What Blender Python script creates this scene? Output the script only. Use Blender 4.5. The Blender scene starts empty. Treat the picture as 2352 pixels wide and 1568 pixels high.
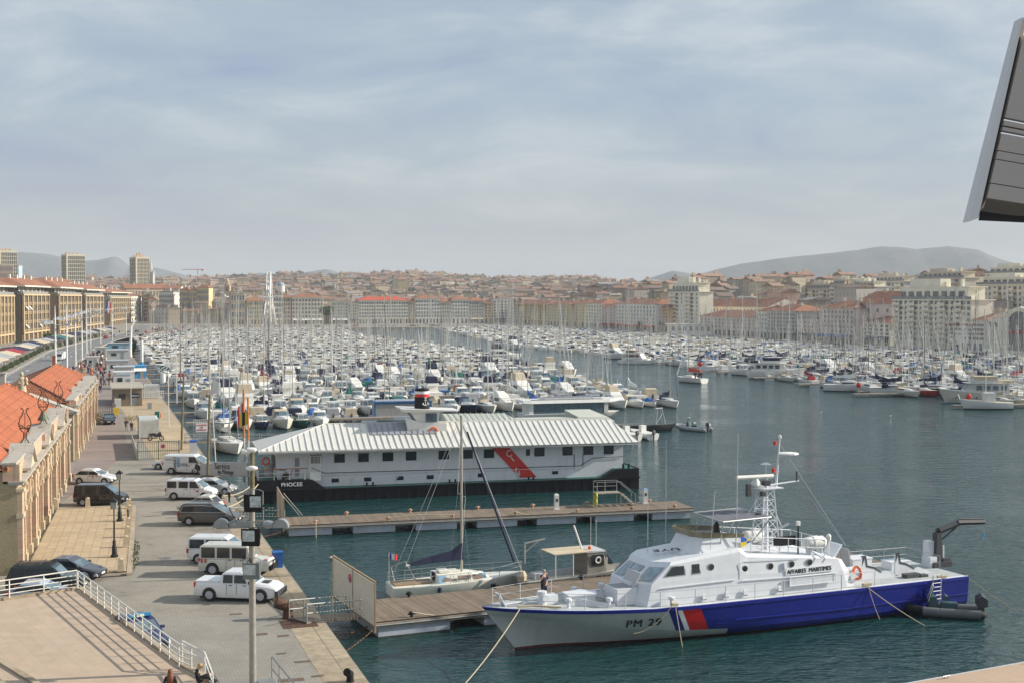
import bpy,math,random
from mathutils import Vector,Matrix
R = math.radians
rnd = random.Random(7)
sc = bpy.context.scene
# ---------------------------------------------------------------- camera
CAMH = 19.4; TH = math.atan(99/3000); F = 3000.; CU = 1176.; CV = 784.
cam = bpy.data.cameras.new('camera'); co = bpy.data.objects.new('camera',cam); sc.collection.objects.link(co)
co.location = (0,0,CAMH); co.rotation_euler = (R(90)-TH,0,0)
cam.sensor_width = 36; cam.lens = 36*F/2352; cam.clip_start = .1; cam.clip_end = 20000
sc.camera = co
# ---------------------------------------------------------------- light and sky
SUN = Vector((2.1,.35,1.02)).normalized()
SEL = math.asin(SUN.z); SAZ = math.atan2(SUN.x,SUN.y)
sl = bpy.data.lights.new('sun','SUN'); sl.energy = 5.0; sl.angle = R(.6); sl.color = (1,.93,.82)
so = bpy.data.objects.new('sun',sl); sc.collection.objects.link(so)
so.rotation_euler = SUN.to_track_quat('Z','Y').to_euler(); so.location = (300,50,300)
sc.view_settings.view_transform = 'Standard'; sc.view_settings.look = 'None'
sc.view_settings.exposure = .42; sc.view_settings.gamma = 1
sc.render.engine = 'CYCLES'; sc.cycles.volume_bounces = 2
sc.render.resolution_x = 1024; sc.render.resolution_y = 682
w = bpy.data.worlds.new('World'); sc.world = w; w.use_nodes = True
nt = w.node_tree; N = nt.nodes; L = nt.links; N.clear()
def nn(t,tree=None,**k):
 n = (tree or nt).nodes.new(t)
 for a,b in k.items(): setattr(n,a,b)
 return n
def ramp(n,pts):
 cr = n.color_ramp
 while len(cr.elements) < len(pts): cr.elements.new(.5)
 for e,(p,c) in zip(cr.elements,pts): e.position = p; e.color = (*c,1)
out = nn('ShaderNodeOutputWorld'); bg = nn('ShaderNodeBackground'); bg.inputs[1].default_value = .1
L.new(bg.outputs[0],out.inputs[0])
sky = nn('ShaderNodeTexSky',sky_type='NISHITA',sun_disc=False,sun_elevation=SEL,sun_rotation=SAZ)
tc = nn('ShaderNodeTexCoord'); sx = nn('ShaderNodeSeparateXYZ'); L.new(tc.outputs['Generated'],sx.inputs[0])
def wm(op,a,b=None):
 n = nn('ShaderNodeMath',operation=op)
 for i,s in enumerate((a,b)):
  if s is None: continue
  if hasattr(s,'links'): L.new(s,n.inputs[i])
  else: n.inputs[i].default_value = s
 return n.outputs[0]
zz = wm('ADD',wm('MAXIMUM',sx.outputs[2],0.),.2)
cb = nn('ShaderNodeCombineXYZ'); L.new(wm('DIVIDE',sx.outputs[0],zz),cb.inputs[0]); L.new(wm('DIVIDE',sx.outputs[1],zz),cb.inputs[1])
mp = nn('ShaderNodeMapping'); mp.inputs['Rotation'].default_value = (0,0,R(25)); mp.inputs['Scale'].default_value = (.85,1.0,1); mp.inputs['Location'].default_value = (3.1,.6,0)
L.new(cb.outputs[0],mp.inputs[0])
n1 = nn('ShaderNodeTexNoise'); n1.inputs['Scale'].default_value = 2.0; n1.inputs['Detail'].default_value = 10; n1.inputs['Roughness'].default_value = .6; n1.inputs['Distortion'].default_value = .45
n2 = nn('ShaderNodeTexNoise'); n2.inputs['Scale'].default_value = .9; n2.inputs['Detail'].default_value = 3
L.new(mp.outputs[0],n1.inputs[0]); L.new(mp.outputs[0],n2.inputs[0])
cr = nn('ShaderNodeValToRGB'); ramp(cr,[(.25,(2.45,3.0,4.3)),(.42,(2.85,3.5,4.45)),(.58,(3.25,3.95,4.6)),(.85,(4.7,5.1,5.5))])
mixn = wm('ADD',wm('MULTIPLY',n1.outputs[0],.62),wm('MULTIPLY',n2.outputs[0],.38))
# brighter cloud towards the sun (right of the view)
dt = nn('ShaderNodeVectorMath',operation='DOT_PRODUCT'); L.new(tc.outputs['Generated'],dt.inputs[0]); dt.inputs[1].default_value = SUN
sunb = wm('MAXIMUM',wm('SUBTRACT',dt.outputs['Value'],.22),0.)
L.new(wm('ADD',wm('MULTIPLY',wm('SUBTRACT',mixn,.5),2.5),wm('ADD',.5,wm('MULTIPLY',sunb,.85))),cr.inputs[0])
# grey band low on the horizon
hz = nn('ShaderNodeMapRange'); hz.inputs[1].default_value = 0.; hz.inputs[2].default_value = .16; hz.inputs[3].default_value = 1; hz.inputs[4].default_value = 0; hz.interpolation_type = 'SMOOTHSTEP'
L.new(sx.outputs[2],hz.inputs[0])
mh = nn('ShaderNodeMixRGB'); mh.inputs[2].default_value = (3.8,3.85,3.82,1); L.new(wm('MULTIPLY',hz.outputs[0],.8),mh.inputs[0]); L.new(cr.outputs[0],mh.inputs[1])
mc = nn('ShaderNodeMixRGB'); mc.inputs[0].default_value = .9; L.new(sky.outputs[0],mc.inputs[1]); L.new(mh.outputs[0],mc.inputs[2])
L.new(mc.outputs[0],bg.inputs[0])
# ---------------------------------------------------------------- coordinates
def ray(u,v):
 x = (u-CU)/F; y = -(v-CV)/F
 return (x,math.cos(TH)+y*math.sin(TH),y*math.cos(TH)-math.sin(TH))
def G(u,v,z=0.):                     # where a sight line meets the level z
 d = ray(u,v); t = (z-CAMH)/d[2]; return Vector((d[0]*t,d[1]*t,z))
def W(u,v,Y):                        # point at distance Y
 d = ray(u,v); t = Y/d[1]; return Vector((d[0]*t,Y,CAMH+d[2]*t))
QA = R(18)
def ST(s,t,z=0.):                    # quay frame: s along the quay, t across the basin
 return Vector((-s*math.sin(QA)+t*math.cos(QA),s*math.cos(QA)+t*math.sin(QA),z))
def toST(p): return (-p[0]*math.sin(QA)+p[1]*math.cos(QA),p[0]*math.cos(QA)+p[1]*math.sin(QA))
QZ = 1.35
# ---------------------------------------------------------------- objects
col = sc.collection
def tag(o,label=None,cat=None,group=None,kind=None):
 if label: o['label'] = label
 if cat: o['category'] = cat
 if group: o['group'] = group
 if kind: o['kind'] = kind
 return o
def empty(name,loc,rz=0.,label=None,cat=None,group=None):
 o = bpy.data.objects.new(name,None); col.objects.link(o); o.location = loc; o.rotation_euler = (0,0,rz)
 o.empty_display_size = .2
 return tag(o,label,cat,group)
def link(name,me,parent=None,loc=None,rz=None,scale=None):
 o = bpy.data.objects.new(name,me); col.objects.link(o)
 if parent: o.parent = parent
 if loc is not None: o.location = loc
 if rz is not None: o.rotation_euler = (0,0,rz)
 if scale: o.scale = scale
 return o
KIDS = {}
def kids(o): return [c for c in KIDS.get(o.name,[])]
def reg(parent,ch): KIDS.setdefault(parent.name,[]).append(ch)
def copy_tree(o,loc=None,rz=None,parent=None,depth=3):
 c = o.copy(); col.objects.link(c)
 if parent is not None: c.parent = parent
 if loc is not None: c.location = loc
 if rz is not None: c.rotation_euler = (0,0,rz)
 if depth > 1:
  for ch in list(KIDS.get(o.name,[])):
   d = copy_tree(ch,parent=c,depth=depth-1); reg(c,d)
 return c
class MB:
 def __init__(s): s.v = []; s.f = []; s.m = []
 def add(s,vs,fs,mi=0):
  b = len(s.v); s.v += [tuple(x) for x in vs]
  for f in fs: s.f.append(tuple(b+i for i in f)); s.m.append(mi)
  return s
 def hexa(s,p,mi=0): return s.add(p,[(3,2,1,0),(4,5,6,7),(0,1,5,4),(1,2,6,5),(2,3,7,6),(3,0,4,7)],mi)
 def box(s,x,y,z,sx,sy,sz,mi=0,rz=0.,tx=1.,ty=1.):   # centre x,y; base z; tx,ty taper at the top
  c,n = math.cos(rz),math.sin(rz); p = []
  for zz_,kx,ky in ((z,1,1),(z+sz,tx,ty)):
   for a,b in ((-1,-1),(1,-1),(1,1),(-1,1)):
    dx,dy = a*sx/2*kx,b*sy/2*ky; p.append((x+dx*c-dy*n,y+dx*n+dy*c,zz_))
  return s.hexa(p,mi)
 def quad(s,a,b,c,d,mi=0): return s.add([a,b,c,d],[(0,1,2,3)],mi)
 def prism(s,poly,z0,z1,mi=0,top=None):
  n = len(poly); ar = sum(poly[i][0]*poly[(i+1) % n][1]-poly[(i+1) % n][0]*poly[i][1] for i in range(n))
  if ar < 0: poly = list(reversed(poly))
  s.add([(x,y,z0) for x,y in poly]+[(x,y,z1) for x,y in poly],[tuple(range(n-1,-1,-1))]+[(i,(i+1) % n,(i+1) % n+n,i+n) for i in range(n)],mi)
  b = len(s.v)-n; s.f.append(tuple(range(b,b+n))); s.m.append(mi if top is None else top); return s
 def prof(s,poly,y0,y1,mi=0):      # xz polygon extruded along y
  n = len(poly); ar = sum(poly[i][0]*poly[(i+1) % n][1]-poly[(i+1) % n][0]*poly[i][1] for i in range(n))
  if ar < 0: poly = list(reversed(poly))
  return s.add([(x,y0,z) for x,z in poly]+[(x,y1,z) for x,z in poly],[tuple(range(n)),tuple(range(2*n-1,n-1,-1))]+[(i+n,(i+1) % n+n,(i+1) % n,i) for i in range(n)],mi)
 def profx(s,poly,x0,x1,mi=0):     # yz polygon extruded along x
  n = len(poly); ar = sum(poly[i][0]*poly[(i+1) % n][1]-poly[(i+1) % n][0]*poly[i][1] for i in range(n))
  if ar < 0: poly = list(reversed(poly))
  return s.add([(x0,y,z) for y,z in poly]+[(x1,y,z) for y,z in poly],[tuple(range(n-1,-1,-1)),tuple(range(n,2*n))]+[(i,(i+1) % n,(i+1) % n+n,i+n) for i in range(n)],mi)
 def tube(s,a,b,r,r2=None,n=6,mi=0,caps=True):
  a = Vector(a); b = Vector(b); r2 = r if r2 is None else r2; d = (b-a)
  if d.length < 1e-6: return s
  q = d.to_track_quat('Z','Y'); p = []
  for c,rr in ((a,r),(b,r2)):
   for i in range(n):
    an = 2*math.pi*i/n; p.append(c+q @ Vector((rr*math.cos(an),rr*math.sin(an),0)))
  fs = [(i,(i+1) % n,(i+1) % n+n,i+n) for i in range(n)]
  if caps: fs += [tuple(range(n-1,-1,-1)),tuple(range(n,2*n))]
  return s.add(p,fs,mi)
 def path(s,pts,r,n=5,mi=0):
  for a,b in zip(pts,pts[1:]): s.tube(a,b,r,n=n,mi=mi)
  return s
 def lathe(s,pr,c=(0,0,0),n=10,mi=0,axis='Z'):
  vs = []; k = len(pr)
  for r,z in pr:
   for i in range(n):
    a = 2*math.pi*i/n; x,y = r*math.cos(a),r*math.sin(a)
    if axis == 'Z': vs.append((c[0]+x,c[1]+y,c[2]+z))
    elif axis == 'Y': vs.append((c[0]+y,c[1]+z,c[2]+x))
    else: vs.append((c[0]+z,c[1]+x,c[2]+y))
  fs = [(j*n+i,j*n+(i+1) % n,(j+1)*n+(i+1) % n,(j+1)*n+i) for j in range(k-1) for i in range(n)]
  fs += [tuple(range(n-1,-1,-1)),tuple(range((k-1)*n,k*n))]
  return s.add(vs,fs,mi)
 def loft(s,rings,mi=0,closed=True,caps=True):
  n = len(rings[0]); vs = [p for r in rings for p in r]; e = n if closed else n-1
  fs = [(j*n+i,j*n+(i+1) % n,(j+1)*n+(i+1) % n,(j+1)*n+i) for j in range(len(rings)-1) for i in range(e)]
  if caps: fs += [tuple(range(n-1,-1,-1)),tuple(range((len(rings)-1)*n,len(rings)*n))]
  return s.add(vs,fs,mi)
 def torus(s,c,R_,r,axis='Y',n=16,k=6,mi=0):
  vs = []
  for i in range(n):
   a = 2*math.pi*i/n
   for j in range(k):
    b = 2*math.pi*j/k; rr = R_+r*math.cos(b); h = r*math.sin(b); p = (rr*math.cos(a),rr*math.sin(a),h)
    p = {'Z': p,'Y': (p[0],p[2],p[1]),'X': (p[2],p[0],p[1])}[axis]
    vs.append((c[0]+p[0],c[1]+p[1],c[2]+p[2]))
  return s.add(vs,[(i*k+j,((i+1) % n)*k+j,((i+1) % n)*k+(j+1) % k,i*k+(j+1) % k) for i in range(n) for j in range(k)],mi)
 def blob(s,c,rx,ry,rz_,n=8,m=5,mi=0,jit=0.):
  pr = []; vs = []
  for j in range(m+1):
   t = math.pi*j/m
   for i in range(n):
    a = 2*math.pi*i/n; q = 1+rnd.uniform(-jit,jit)
    vs.append((c[0]+rx*q*math.sin(t)*math.cos(a),c[1]+ry*q*math.sin(t)*math.sin(a),c[2]-rz_*q*math.cos(t)))
  return s.add(vs,[(j*n+i,j*n+(i+1) % n,(j+1)*n+(i+1) % n,(j+1)*n+i) for j in range(m) for i in range(n)],mi)
 def merge(s,o,mat=None,mmap=None):
  b = len(s.v); s.v += [tuple(mat @ Vector(p)) for p in o.v] if mat else o.v
  s.f += [tuple(b+i for i in f) for f in o.f]; s.m += [mmap[i] for i in o.m] if mmap else o.m; return s
 def mesh(s,name,mats,smooth=False):
  me = bpy.data.meshes.new(name); me.from_pydata(s.v,[],s.f)
  for m in mats: me.materials.append(m)
  me.polygons.foreach_set('material_index',s.m)
  if smooth:
   me.polygons.foreach_set('use_smooth',[True]*len(s.f)); me.set_sharp_from_angle(angle=R(smooth if smooth > 1 else 35))
  me.update(); return me
 def build(s,name,mats,parent=None,loc=None,rz=None,smooth=False):
  if not isinstance(mats,(list,tuple)): mats = [mats]
  o = link(name,s.mesh(name,mats,smooth),parent,loc,rz)
  if parent: reg(parent,o)
  return o
def part(name,me,parent,loc=None,rz=None,scale=None):
 o = link(name,me,parent,loc,rz,scale); reg(parent,o); return o
# ---------------------------------------------------------------- materials
MATS = {}
def mat(name,c=(.5,.5,.5),rough=.6,metal=0.,var=.12,scale=2.,bump=0.,spec=.5,coat=0.):
 if name in MATS: return MATS[name]
 m = bpy.data.materials.new(name); m.use_nodes = True; MATS[name] = m
 t = m.node_tree; b = t.nodes['Principled BSDF']
 b.inputs['Base Color'].default_value = (*c,1); b.inputs['Roughness'].default_value = rough; b.inputs['Metallic'].default_value = metal
 b.inputs['Specular IOR Level'].default_value = spec
 if coat: b.inputs['Coat Weight'].default_value = coat
 if var or bump:
  tc = nn('ShaderNodeTexCoord',t); no = nn('ShaderNodeTexNoise',t); no.inputs['Scale'].default_value = scale; no.inputs['Detail'].default_value = 6; no.inputs['Roughness'].default_value = .62
  t.links.new(tc.outputs['Object'],no.inputs[0])
 if var:
  r = nn('ShaderNodeValToRGB',t); ramp(r,[(.3,tuple(x*(1-var) for x in c)),(.7,tuple(min(1,x*(1+var)) for x in c))])
  t.links.new(no.outputs[0],r.inputs[0]); t.links.new(r.outputs[0],b.inputs['Base Color'])
 if bump:
  bp = nn('ShaderNodeBump',t); bp.inputs['Strength'].default_value = bump; bp.inputs['Distance'].default_value = .05
  t.links.new(no.outputs[0],bp.inputs['Height']); t.links.new(bp.outputs[0],b.inputs['Normal'])
 return m
def brickmat(name,c1,c2,mortar,sx=1.,sy=1.,rough=.8,msize=.02,off=.5,rot=0.,bump=.4,var=.3,nscale=.6,axes='XY',bias=0.,bscale=1.):
 if name in MATS: return MATS[name]
 m = bpy.data.materials.new(name); m.use_nodes = True; MATS[name] = m
 t = m.node_tree; b = t.nodes['Principled BSDF']; b.inputs['Roughness'].default_value = rough
 tc = nn('ShaderNodeTexCoord',t); mp = nn('ShaderNodeMapping',t)
 src = tc.outputs['Object']
 if axes != 'XY':
  sp = nn('ShaderNodeSeparateXYZ',t); cbn = nn('ShaderNodeCombineXYZ',t); t.links.new(src,sp.inputs[0])
  if axes == 'WALL':       # horizontal run = x+y, vertical = z
   ad = nn('ShaderNodeMath',t,operation='ADD'); t.links.new(sp.outputs[0],ad.inputs[0]); t.links.new(sp.outputs[1],ad.inputs[1])
   t.links.new(ad.outputs[0],cbn.inputs[0])
  else: t.links.new(sp.outputs['XYZ'.index(axes[0])],cbn.inputs[0])
  t.links.new(sp.outputs['XYZ'.index(axes[1]) if axes != 'WALL' else 2],cbn.inputs[1]); src = cbn.outputs[0]
 mp.inputs['Rotation'].default_value = (0,0,rot); t.links.new(src,mp.inputs[0])
 br = nn('ShaderNodeTexBrick',t); br.offset = off; br.inputs['Scale'].default_value = bscale
 br.inputs['Brick Width'].default_value = sx; br.inputs['Row Height'].default_value = sy; br.inputs['Mortar Size'].default_value = msize; br.inputs['Mortar Smooth'].default_value = .2; br.inputs['Bias'].default_value = bias
 br.inputs['Color1'].default_value = (*c1,1); br.inputs['Color2'].default_value = (*c2,1); br.inputs['Mortar'].default_value = (*mortar,1)
 t.links.new(mp.outputs[0],br.inputs[0])
 no = nn('ShaderNodeTexNoise',t); no.inputs['Scale'].default_value = nscale; no.inputs['Detail'].default_value = 7; no.inputs['Roughness'].default_value = .65; t.links.new(tc.outputs['Object'],no.inputs[0])
 r = nn('ShaderNodeValToRGB',t); ramp(r,[(.3,(1-var,)*3),(.7,(1+var*.3,)*3)]); t.links.new(no.outputs[0],r.inputs[0])
 mx = nn('ShaderNodeMixRGB',t,blend_type='MULTIPLY'); mx.inputs[0].default_value = 1; t.links.new(br.outputs[0],mx.inputs[1]); t.links.new(r.outputs[0],mx.inputs[2])
 t.links.new(mx.outputs[0],b.inputs['Base Color'])
 if bump:
  bp = nn('ShaderNodeBump',t); bp.inputs['Strength'].default_value = bump; bp.inputs['Distance'].default_value = .02; bp.invert = True
  t.links.new(br.outputs['Fac'],bp.inputs['Height']); t.links.new(bp.outputs[0],b.inputs['Normal'])
 return m
def facade_far(name,wall,win,sx,sy):      # small far houses: window openings as surface pattern
 if name in MATS: return MATS[name]
 m = brickmat(name,win,tuple(min(1,x*1.6) for x in win),wall,sx,sy,msize=.33,off=0.,bump=0,axes='WALL',var=.25,nscale=.08)
 for n in m.node_tree.nodes:
  if n.type == 'TEX_BRICK': n.inputs['Mortar Smooth'].default_value = .02; n.inputs['Mortar Size'].default_value = sy*.31
 return m
def streak(m,amt=.35,col_=(.30,.22,.14),sc_=2.2):
 """vertical run-off marks and grime on a painted surface"""
 t = m.node_tree; b = t.nodes['Principled BSDF']; src = b.inputs['Base Color'].links[0].from_socket
 tc = nn('ShaderNodeTexCoord',t); mp = nn('ShaderNodeMapping',t); mp.inputs['Scale'].default_value = (1,1,.10); n = nn('ShaderNodeTexNoise',t); n.inputs['Scale'].default_value = sc_; n.inputs['Detail'].default_value = 5; n.inputs['Roughness'].default_value = .7
 t.links.new(tc.outputs['Object'],mp.inputs[0]); t.links.new(mp.outputs[0],n.inputs[0]); r = nn('ShaderNodeMapRange',t); r.inputs[1].default_value = .54; r.inputs[2].default_value = .78; r.inputs[3].default_value = 0; r.inputs[4].default_value = amt; t.links.new(n.outputs[0],r.inputs[0])
 mx = nn('ShaderNodeMixRGB',t); mx.inputs[2].default_value = (*col_,1); t.links.new(r.outputs[0],mx.inputs[0]); t.links.new(src,mx.inputs[1]); t.links.new(mx.outputs[0],b.inputs['Base Color']); return m
WHITE = mat('gelcoat_white',(.76,.745,.70),.35,var=.07,scale=1.5)
CREAM = mat('gelcoat_cream',(.66,.62,.52),.4,var=.08)
OFFW = mat('weathered_white',(.6,.59,.55),.55,var=.15)
GLASS = mat('dark_glass',(.025,.032,.038),.08,var=.4,scale=3)
GLASSB = mat('sky_glass',(.10,.15,.18),.12,var=.3)
STEEL = mat('brushed_steel',(.42,.42,.42),.4,.6,var=.1)
GALV = mat('galvanised',(.27,.28,.27),.6,.3,var=.15)
MAST = mat('mast_alloy',(.36,.34,.29),.5,.15,var=.08)
MASTW = mat('mast_white',(.62,.60,.54),.4,var=.05)
BLACK = mat('black_rubber',(.012,.012,.014),.7,var=.2,spec=.25)
DARK = mat('charcoal',(.05,.052,.055),.5,var=.2)
GREY = mat('mid_grey',(.27,.28,.29),.6,var=.1)
LGREY = mat('light_grey',(.48,.49,.5),.55,var=.08)
NAVY = mat('navy_canvas',(.009,.013,.045),.85,var=.25)
BLUE = mat('royal_blue_canvas',(.015,.10,.33),.8,var=.2)
TEALC = mat('green_canvas',(.01,.14,.12),.85,var=.2)
BEIGE = mat('beige_canvas',(.52,.44,.32),.85,var=.15)
REDC = mat('burgundy_canvas',(.32,.02,.03),.85,var=.2)
GREYC = mat('grey_canvas',(.33,.34,.35),.85,var=.15)
WHITEC = mat('white_canvas',(.72,.71,.67),.8,var=.1)
CYANC = mat('turquoise_paint',(.08,.45,.55),.5,var=.1)
RED = mat('red_paint',(.6,.03,.02),.45,var=.08)
ORANGE = mat('orange_plastic',(.75,.14,.04),.5,var=.08)
YELLOW = mat('yellow_paint',(.7,.48,.05),.5,var=.1)
WOODV = mat('varnished_wood',(.3,.12,.04),.35,var=.2)
POLEW = mat('orange_wood',(.5,.2,.06),.5,var=.2,scale=4)
OLDW = mat('mossy_timber',(.16,.14,.08),.9,var=.4,scale=5,bump=.3)
ROPE = mat('rope',(.42,.36,.25),.9,var=.2,scale=20)
RUST = mat('rusty_iron',(.10,.05,.03),.85,.2,var=.5,scale=6,bump=.4)
IRON = mat('black_iron',(.02,.022,.024),.5,.3,var=.2)
SKIN = mat('skin',(.50,.27,.18),.6,var=.05)
# ================================================================ SETTING
def smooth(x): x = max(0.,min(1.,x)); return x*x*(3-2*x)
def interp(x,pts):
 if x <= pts[0][0]: return pts[0][1]
 for (a,p),(b,q) in zip(pts,pts[1:]):
  if x <= b: return p+(q-p)*(x-a)/(b-a)
 return pts[-1][1]
HILL = [(0,34),(300,33),(450,35),(600,38),(950,43),(1120,35),(1300,36),(1450,27),(1600,18),(1750,10),(1900,14),(2352,18)]
def hz(X,Y):
 u = CU+F*X/max(Y,200); s,t = toST((X,Y))
 a = smooth((Y-960)/1150)*interp(u,HILL)
 b = 17*smooth((t-312)/110)*smooth((Y-300)/150)*(1-smooth((Y-900)/500))
 c = 9*smooth((-t-70)/120)*smooth((Y-500)/200)
 return 1.2+a+b+c+2.5*math.sin(X*.013)*math.sin(Y*.011)*smooth((Y-1100)/300)
# water
m = bpy.data.materials.new('harbour_water'); m.use_nodes = True; t = m.node_tree; b = t.nodes['Principled BSDF']
b.inputs['Base Color'].default_value = (.010,.047,.048,1); b.inputs['Roughness'].default_value = .11; b.inputs['IOR'].default_value = 1.42
tc = nn('ShaderNodeTexCoord',t); hs = []
for sc_,(sx_,sy_),det in ((.42,(1,1.7),3),(1.5,(1,1.9),4),(.06,(1,1),2)):
 mp = nn('ShaderNodeMapping',t); mp.inputs['Scale'].default_value = (sx_,sy_,1); mp.inputs['Rotation'].default_value = (0,0,R(-14)); t.links.new(tc.outputs['Object'],mp.inputs[0])
 no = nn('ShaderNodeTexNoise',t); no.inputs['Scale'].default_value = sc_; no.inputs['Detail'].default_value = det; no.inputs['Distortion'].default_value = .5; t.links.new(mp.outputs[0],no.inputs[0]); hs.append(no)
ma = nn('ShaderNodeMath',t,operation='MULTIPLY_ADD'); t.links.new(hs[1].outputs[0],ma.inputs[0]); ma.inputs[1].default_value = .5; t.links.new(hs[0].outputs[0],ma.inputs[2])
wr = nn('ShaderNodeMapRange',t); t.links.new(hs[2].outputs[0],wr.inputs[0]); wr.inputs[1].default_value = .3; wr.inputs[2].default_value = .7; wr.inputs[3].default_value = .7; wr.inputs[4].default_value = 1.
rr_ = nn('ShaderNodeMapRange',t); t.links.new(hs[2].outputs[0],rr_.inputs[0]); rr_.inputs[1].default_value = .35; rr_.inputs[2].default_value = .65; rr_.inputs[3].default_value = .03; rr_.inputs[4].default_value = .13; t.links.new(rr_.outputs[0],b.inputs['Roughness'])
bp = nn('ShaderNodeBump',t); bp.inputs['Distance'].default_value = .5; t.links.new(ma.outputs[0],bp.inputs['Height']); t.links.new(wr.outputs[0],bp.inputs['Strength']); t.links.new(bp.outputs[0],b.inputs['Normal'])
mb = MB(); P = [ST(-150,5),ST(-150,500),ST(60,500),ST(60,290),ST(800,290),ST(800,5)]
mb.add([(p.x,p.y,0) for p in P],[(0,5,4,3),(0,3,2,1)])
tag(mb.build('water',m),kind='structure')
# ground slab with the basin cut out
def smat(name,c,c2,stain,rough=.9,sc_=.25,fine=6):
 m = mat(name,c,rough,var=.18,scale=fine,bump=.15); t = m.node_tree; b = t.nodes['Principled BSDF']
 tc = nn('ShaderNodeTexCoord',t); n1 = nn('ShaderNodeTexNoise',t); n1.inputs['Scale'].default_value = sc_; n1.inputs['Detail'].default_value = 8; n1.inputs['Roughness'].default_value = .7; t.links.new(tc.outputs['Object'],n1.inputs[0])
 r = nn('ShaderNodeValToRGB',t); ramp(r,[(.32,stain),(.42,c),(.6,c2)]); t.links.new(n1.outputs[0],r.inputs[0])
 n2 = [n for n in t.nodes if n.type == 'TEX_NOISE' and n != n1][0]; r2 = nn('ShaderNodeValToRGB',t); ramp(r2,[(.3,(.78,)*3),(.7,(1.12,)*3)]); t.links.new(n2.outputs[0],r2.inputs[0])
 mx = nn('ShaderNodeMixRGB',t,blend_type='MULTIPLY'); mx.inputs[0].default_value = 1; t.links.new(r.outputs[0],mx.inputs[1]); t.links.new(r2.outputs[0],mx.inputs[2]); t.links.new(mx.outputs[0],b.inputs['Base Color'])
 return m
ASPH = smat('worn_asphalt',(.25,.225,.185),(.31,.28,.23),(.15,.13,.11))
STONE = smat('quay_stone',(.36,.29,.20),(.44,.36,.26),(.22,.18,.13),sc_=.5)
QWALL = smat('quay_wall_stone',(.22,.19,.15),(.28,.25,.2),(.08,.08,.06),sc_=.8)
mb = MB()
def stp(l,z=QZ): return [(ST(s,t).x,ST(s,t).y) for s,t in l]
basin = [(20,12.35),(625,13.6),(795,48),(795,281),(60,281)]
left = stp([(20,12.35),(20,-900),(1100,-900),(1100,281),(795,281),(795,48),(625,13.6)])
right = stp([(60,281),(60,1500),(1100,1500),(1100,281.0)])
mb.prism(left,-4,QZ,1,top=0); mb.prism(right,-4,QZ,1,top=0)
tag(mb.build('ground',[ASPH,QWALL]),kind='structure')
# hills under the town, and the far plain
TERR = smat('town_ground',(.17,.15,.12),(.2,.18,.14),(.1,.09,.07),sc_=.02)
mb = MB(); xs = list(range(-1500,1801,60)); ys = [300,380,460,540,620,700,780,860,940]+list(range(1000,3101,75))+[3600,4200,5500,7500]
nx = len(xs)
for Y in ys:
 for X in xs:
  k = max(1,Y/1500); XX = X*k; s,t = toST((XX,Y)); z = hz(XX,min(Y,3000))
  if s < 1180 and (-100 < t < 330) or Y <= 860 and -60 < t < 300 or s < 300: z = -3. if (s < 1090) else z
  mb.v.append((XX,Y,z))
for j in range(len(ys)-1):
 for i in range(nx-1):
  q = (j*nx+i,j*nx+i+1,(j+1)*nx+i+1,(j+1)*nx+i)
  mb.f.append(q); mb.m.append(0)
tag(mb.build('terrain',TERR,smooth=True),kind='structure')
# mountains
def ridge(name,prof,Y0,depth,mm,seed):
 mb = MB(); r_ = random.Random(seed); us = [prof[0][0]+(prof[-1][0]-prof[0][0])*i/150 for i in range(151)]; ny = 26
 ph = [r_.uniform(0,9) for _ in range(8)]
 for j in range(ny):
  f = j/(ny-1); Y = Y0+depth*(f-.5)
  for u in us:
   zt = CAMH+(685-interp(u,prof))*Y0/F; pk = math.exp(-((f-.5)/.2)**2) if f < .5 else 1-smooth((f-.5)*2)
   g = .5+.5*math.sin(u*.035+ph[0]+3*f)*math.cos(u*.011+ph[1]+5*f); rr = math.sin(u*.11+ph[2]+9*f)*.5+math.sin(u*.23+ph[3]-13*f)*.3
   z = 8+(zt-8)*(pk*(1-.2*g*(1-pk)))+math.sin(u*.05+f*23+ph[4])*math.sin(f*31+u*.02)*10*pk*(1-pk)+(rr*1.0 if pk > .9 else 0)
   mb.v.append(((u-CU)/F*(Y0+ (Y-Y0)*.4),Y,z))
 n = len(us)
 for j in range(ny-1):
  for i in range(n-1): mb.f.append((j*n+i,j*n+i+1,(j+1)*n+i+1,(j+1)*n+i)); mb.m.append(0)
 tag(mb.build(name,mm,smooth=180),kind='structure')
ROCK = smat('limestone_slopes',(.075,.085,.09),(.12,.125,.125),(.045,.05,.05),sc_=.01,fine=.05)
ridge('mountain',[(1340,660),(1400,655),(1450,652),(1500,636),(1545,622),(1600,631),(1650,618),(1700,606),(1800,592),(1900,582),(1960,575),(2020,566),(2075,569),(2100,573),(2135,569),(2170,566),(2240,574),(2290,596),(2352,612),(2450,640)],5200,2400,ROCK,3)
ridge('mountain_range',[(-80,590),(0,583),(50,579),(110,583),(150,592),(190,600),(230,597),(268,589),(283,600),(300,616),(345,613),(380,620),(430,634),(480,645),(540,634),(600,627),(680,630),(750,618),(790,630),(850,645),(900,662)],6200,1600,ROCK,5)
# haze
hm = bpy.data.materials.new('haze_air'); hm.use_nodes = True; t = hm.node_tree; t.nodes.clear()
vo = nn('ShaderNodeVolumePrincipled',t); oo = nn('ShaderNodeOutputMaterial',t); t.links.new(vo.outputs[0],oo.inputs['Volume'])
vo.inputs['Color'].default_value = (.66,.715,.78,1); vo.inputs['Density'].default_value = .00012; vo.inputs['Anisotropy'].default_value = .0
mb = MB(); mb.box(0,4000,-5,9000,8700,250); tag(mb.build('haze',hm),kind='stuff')
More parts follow.
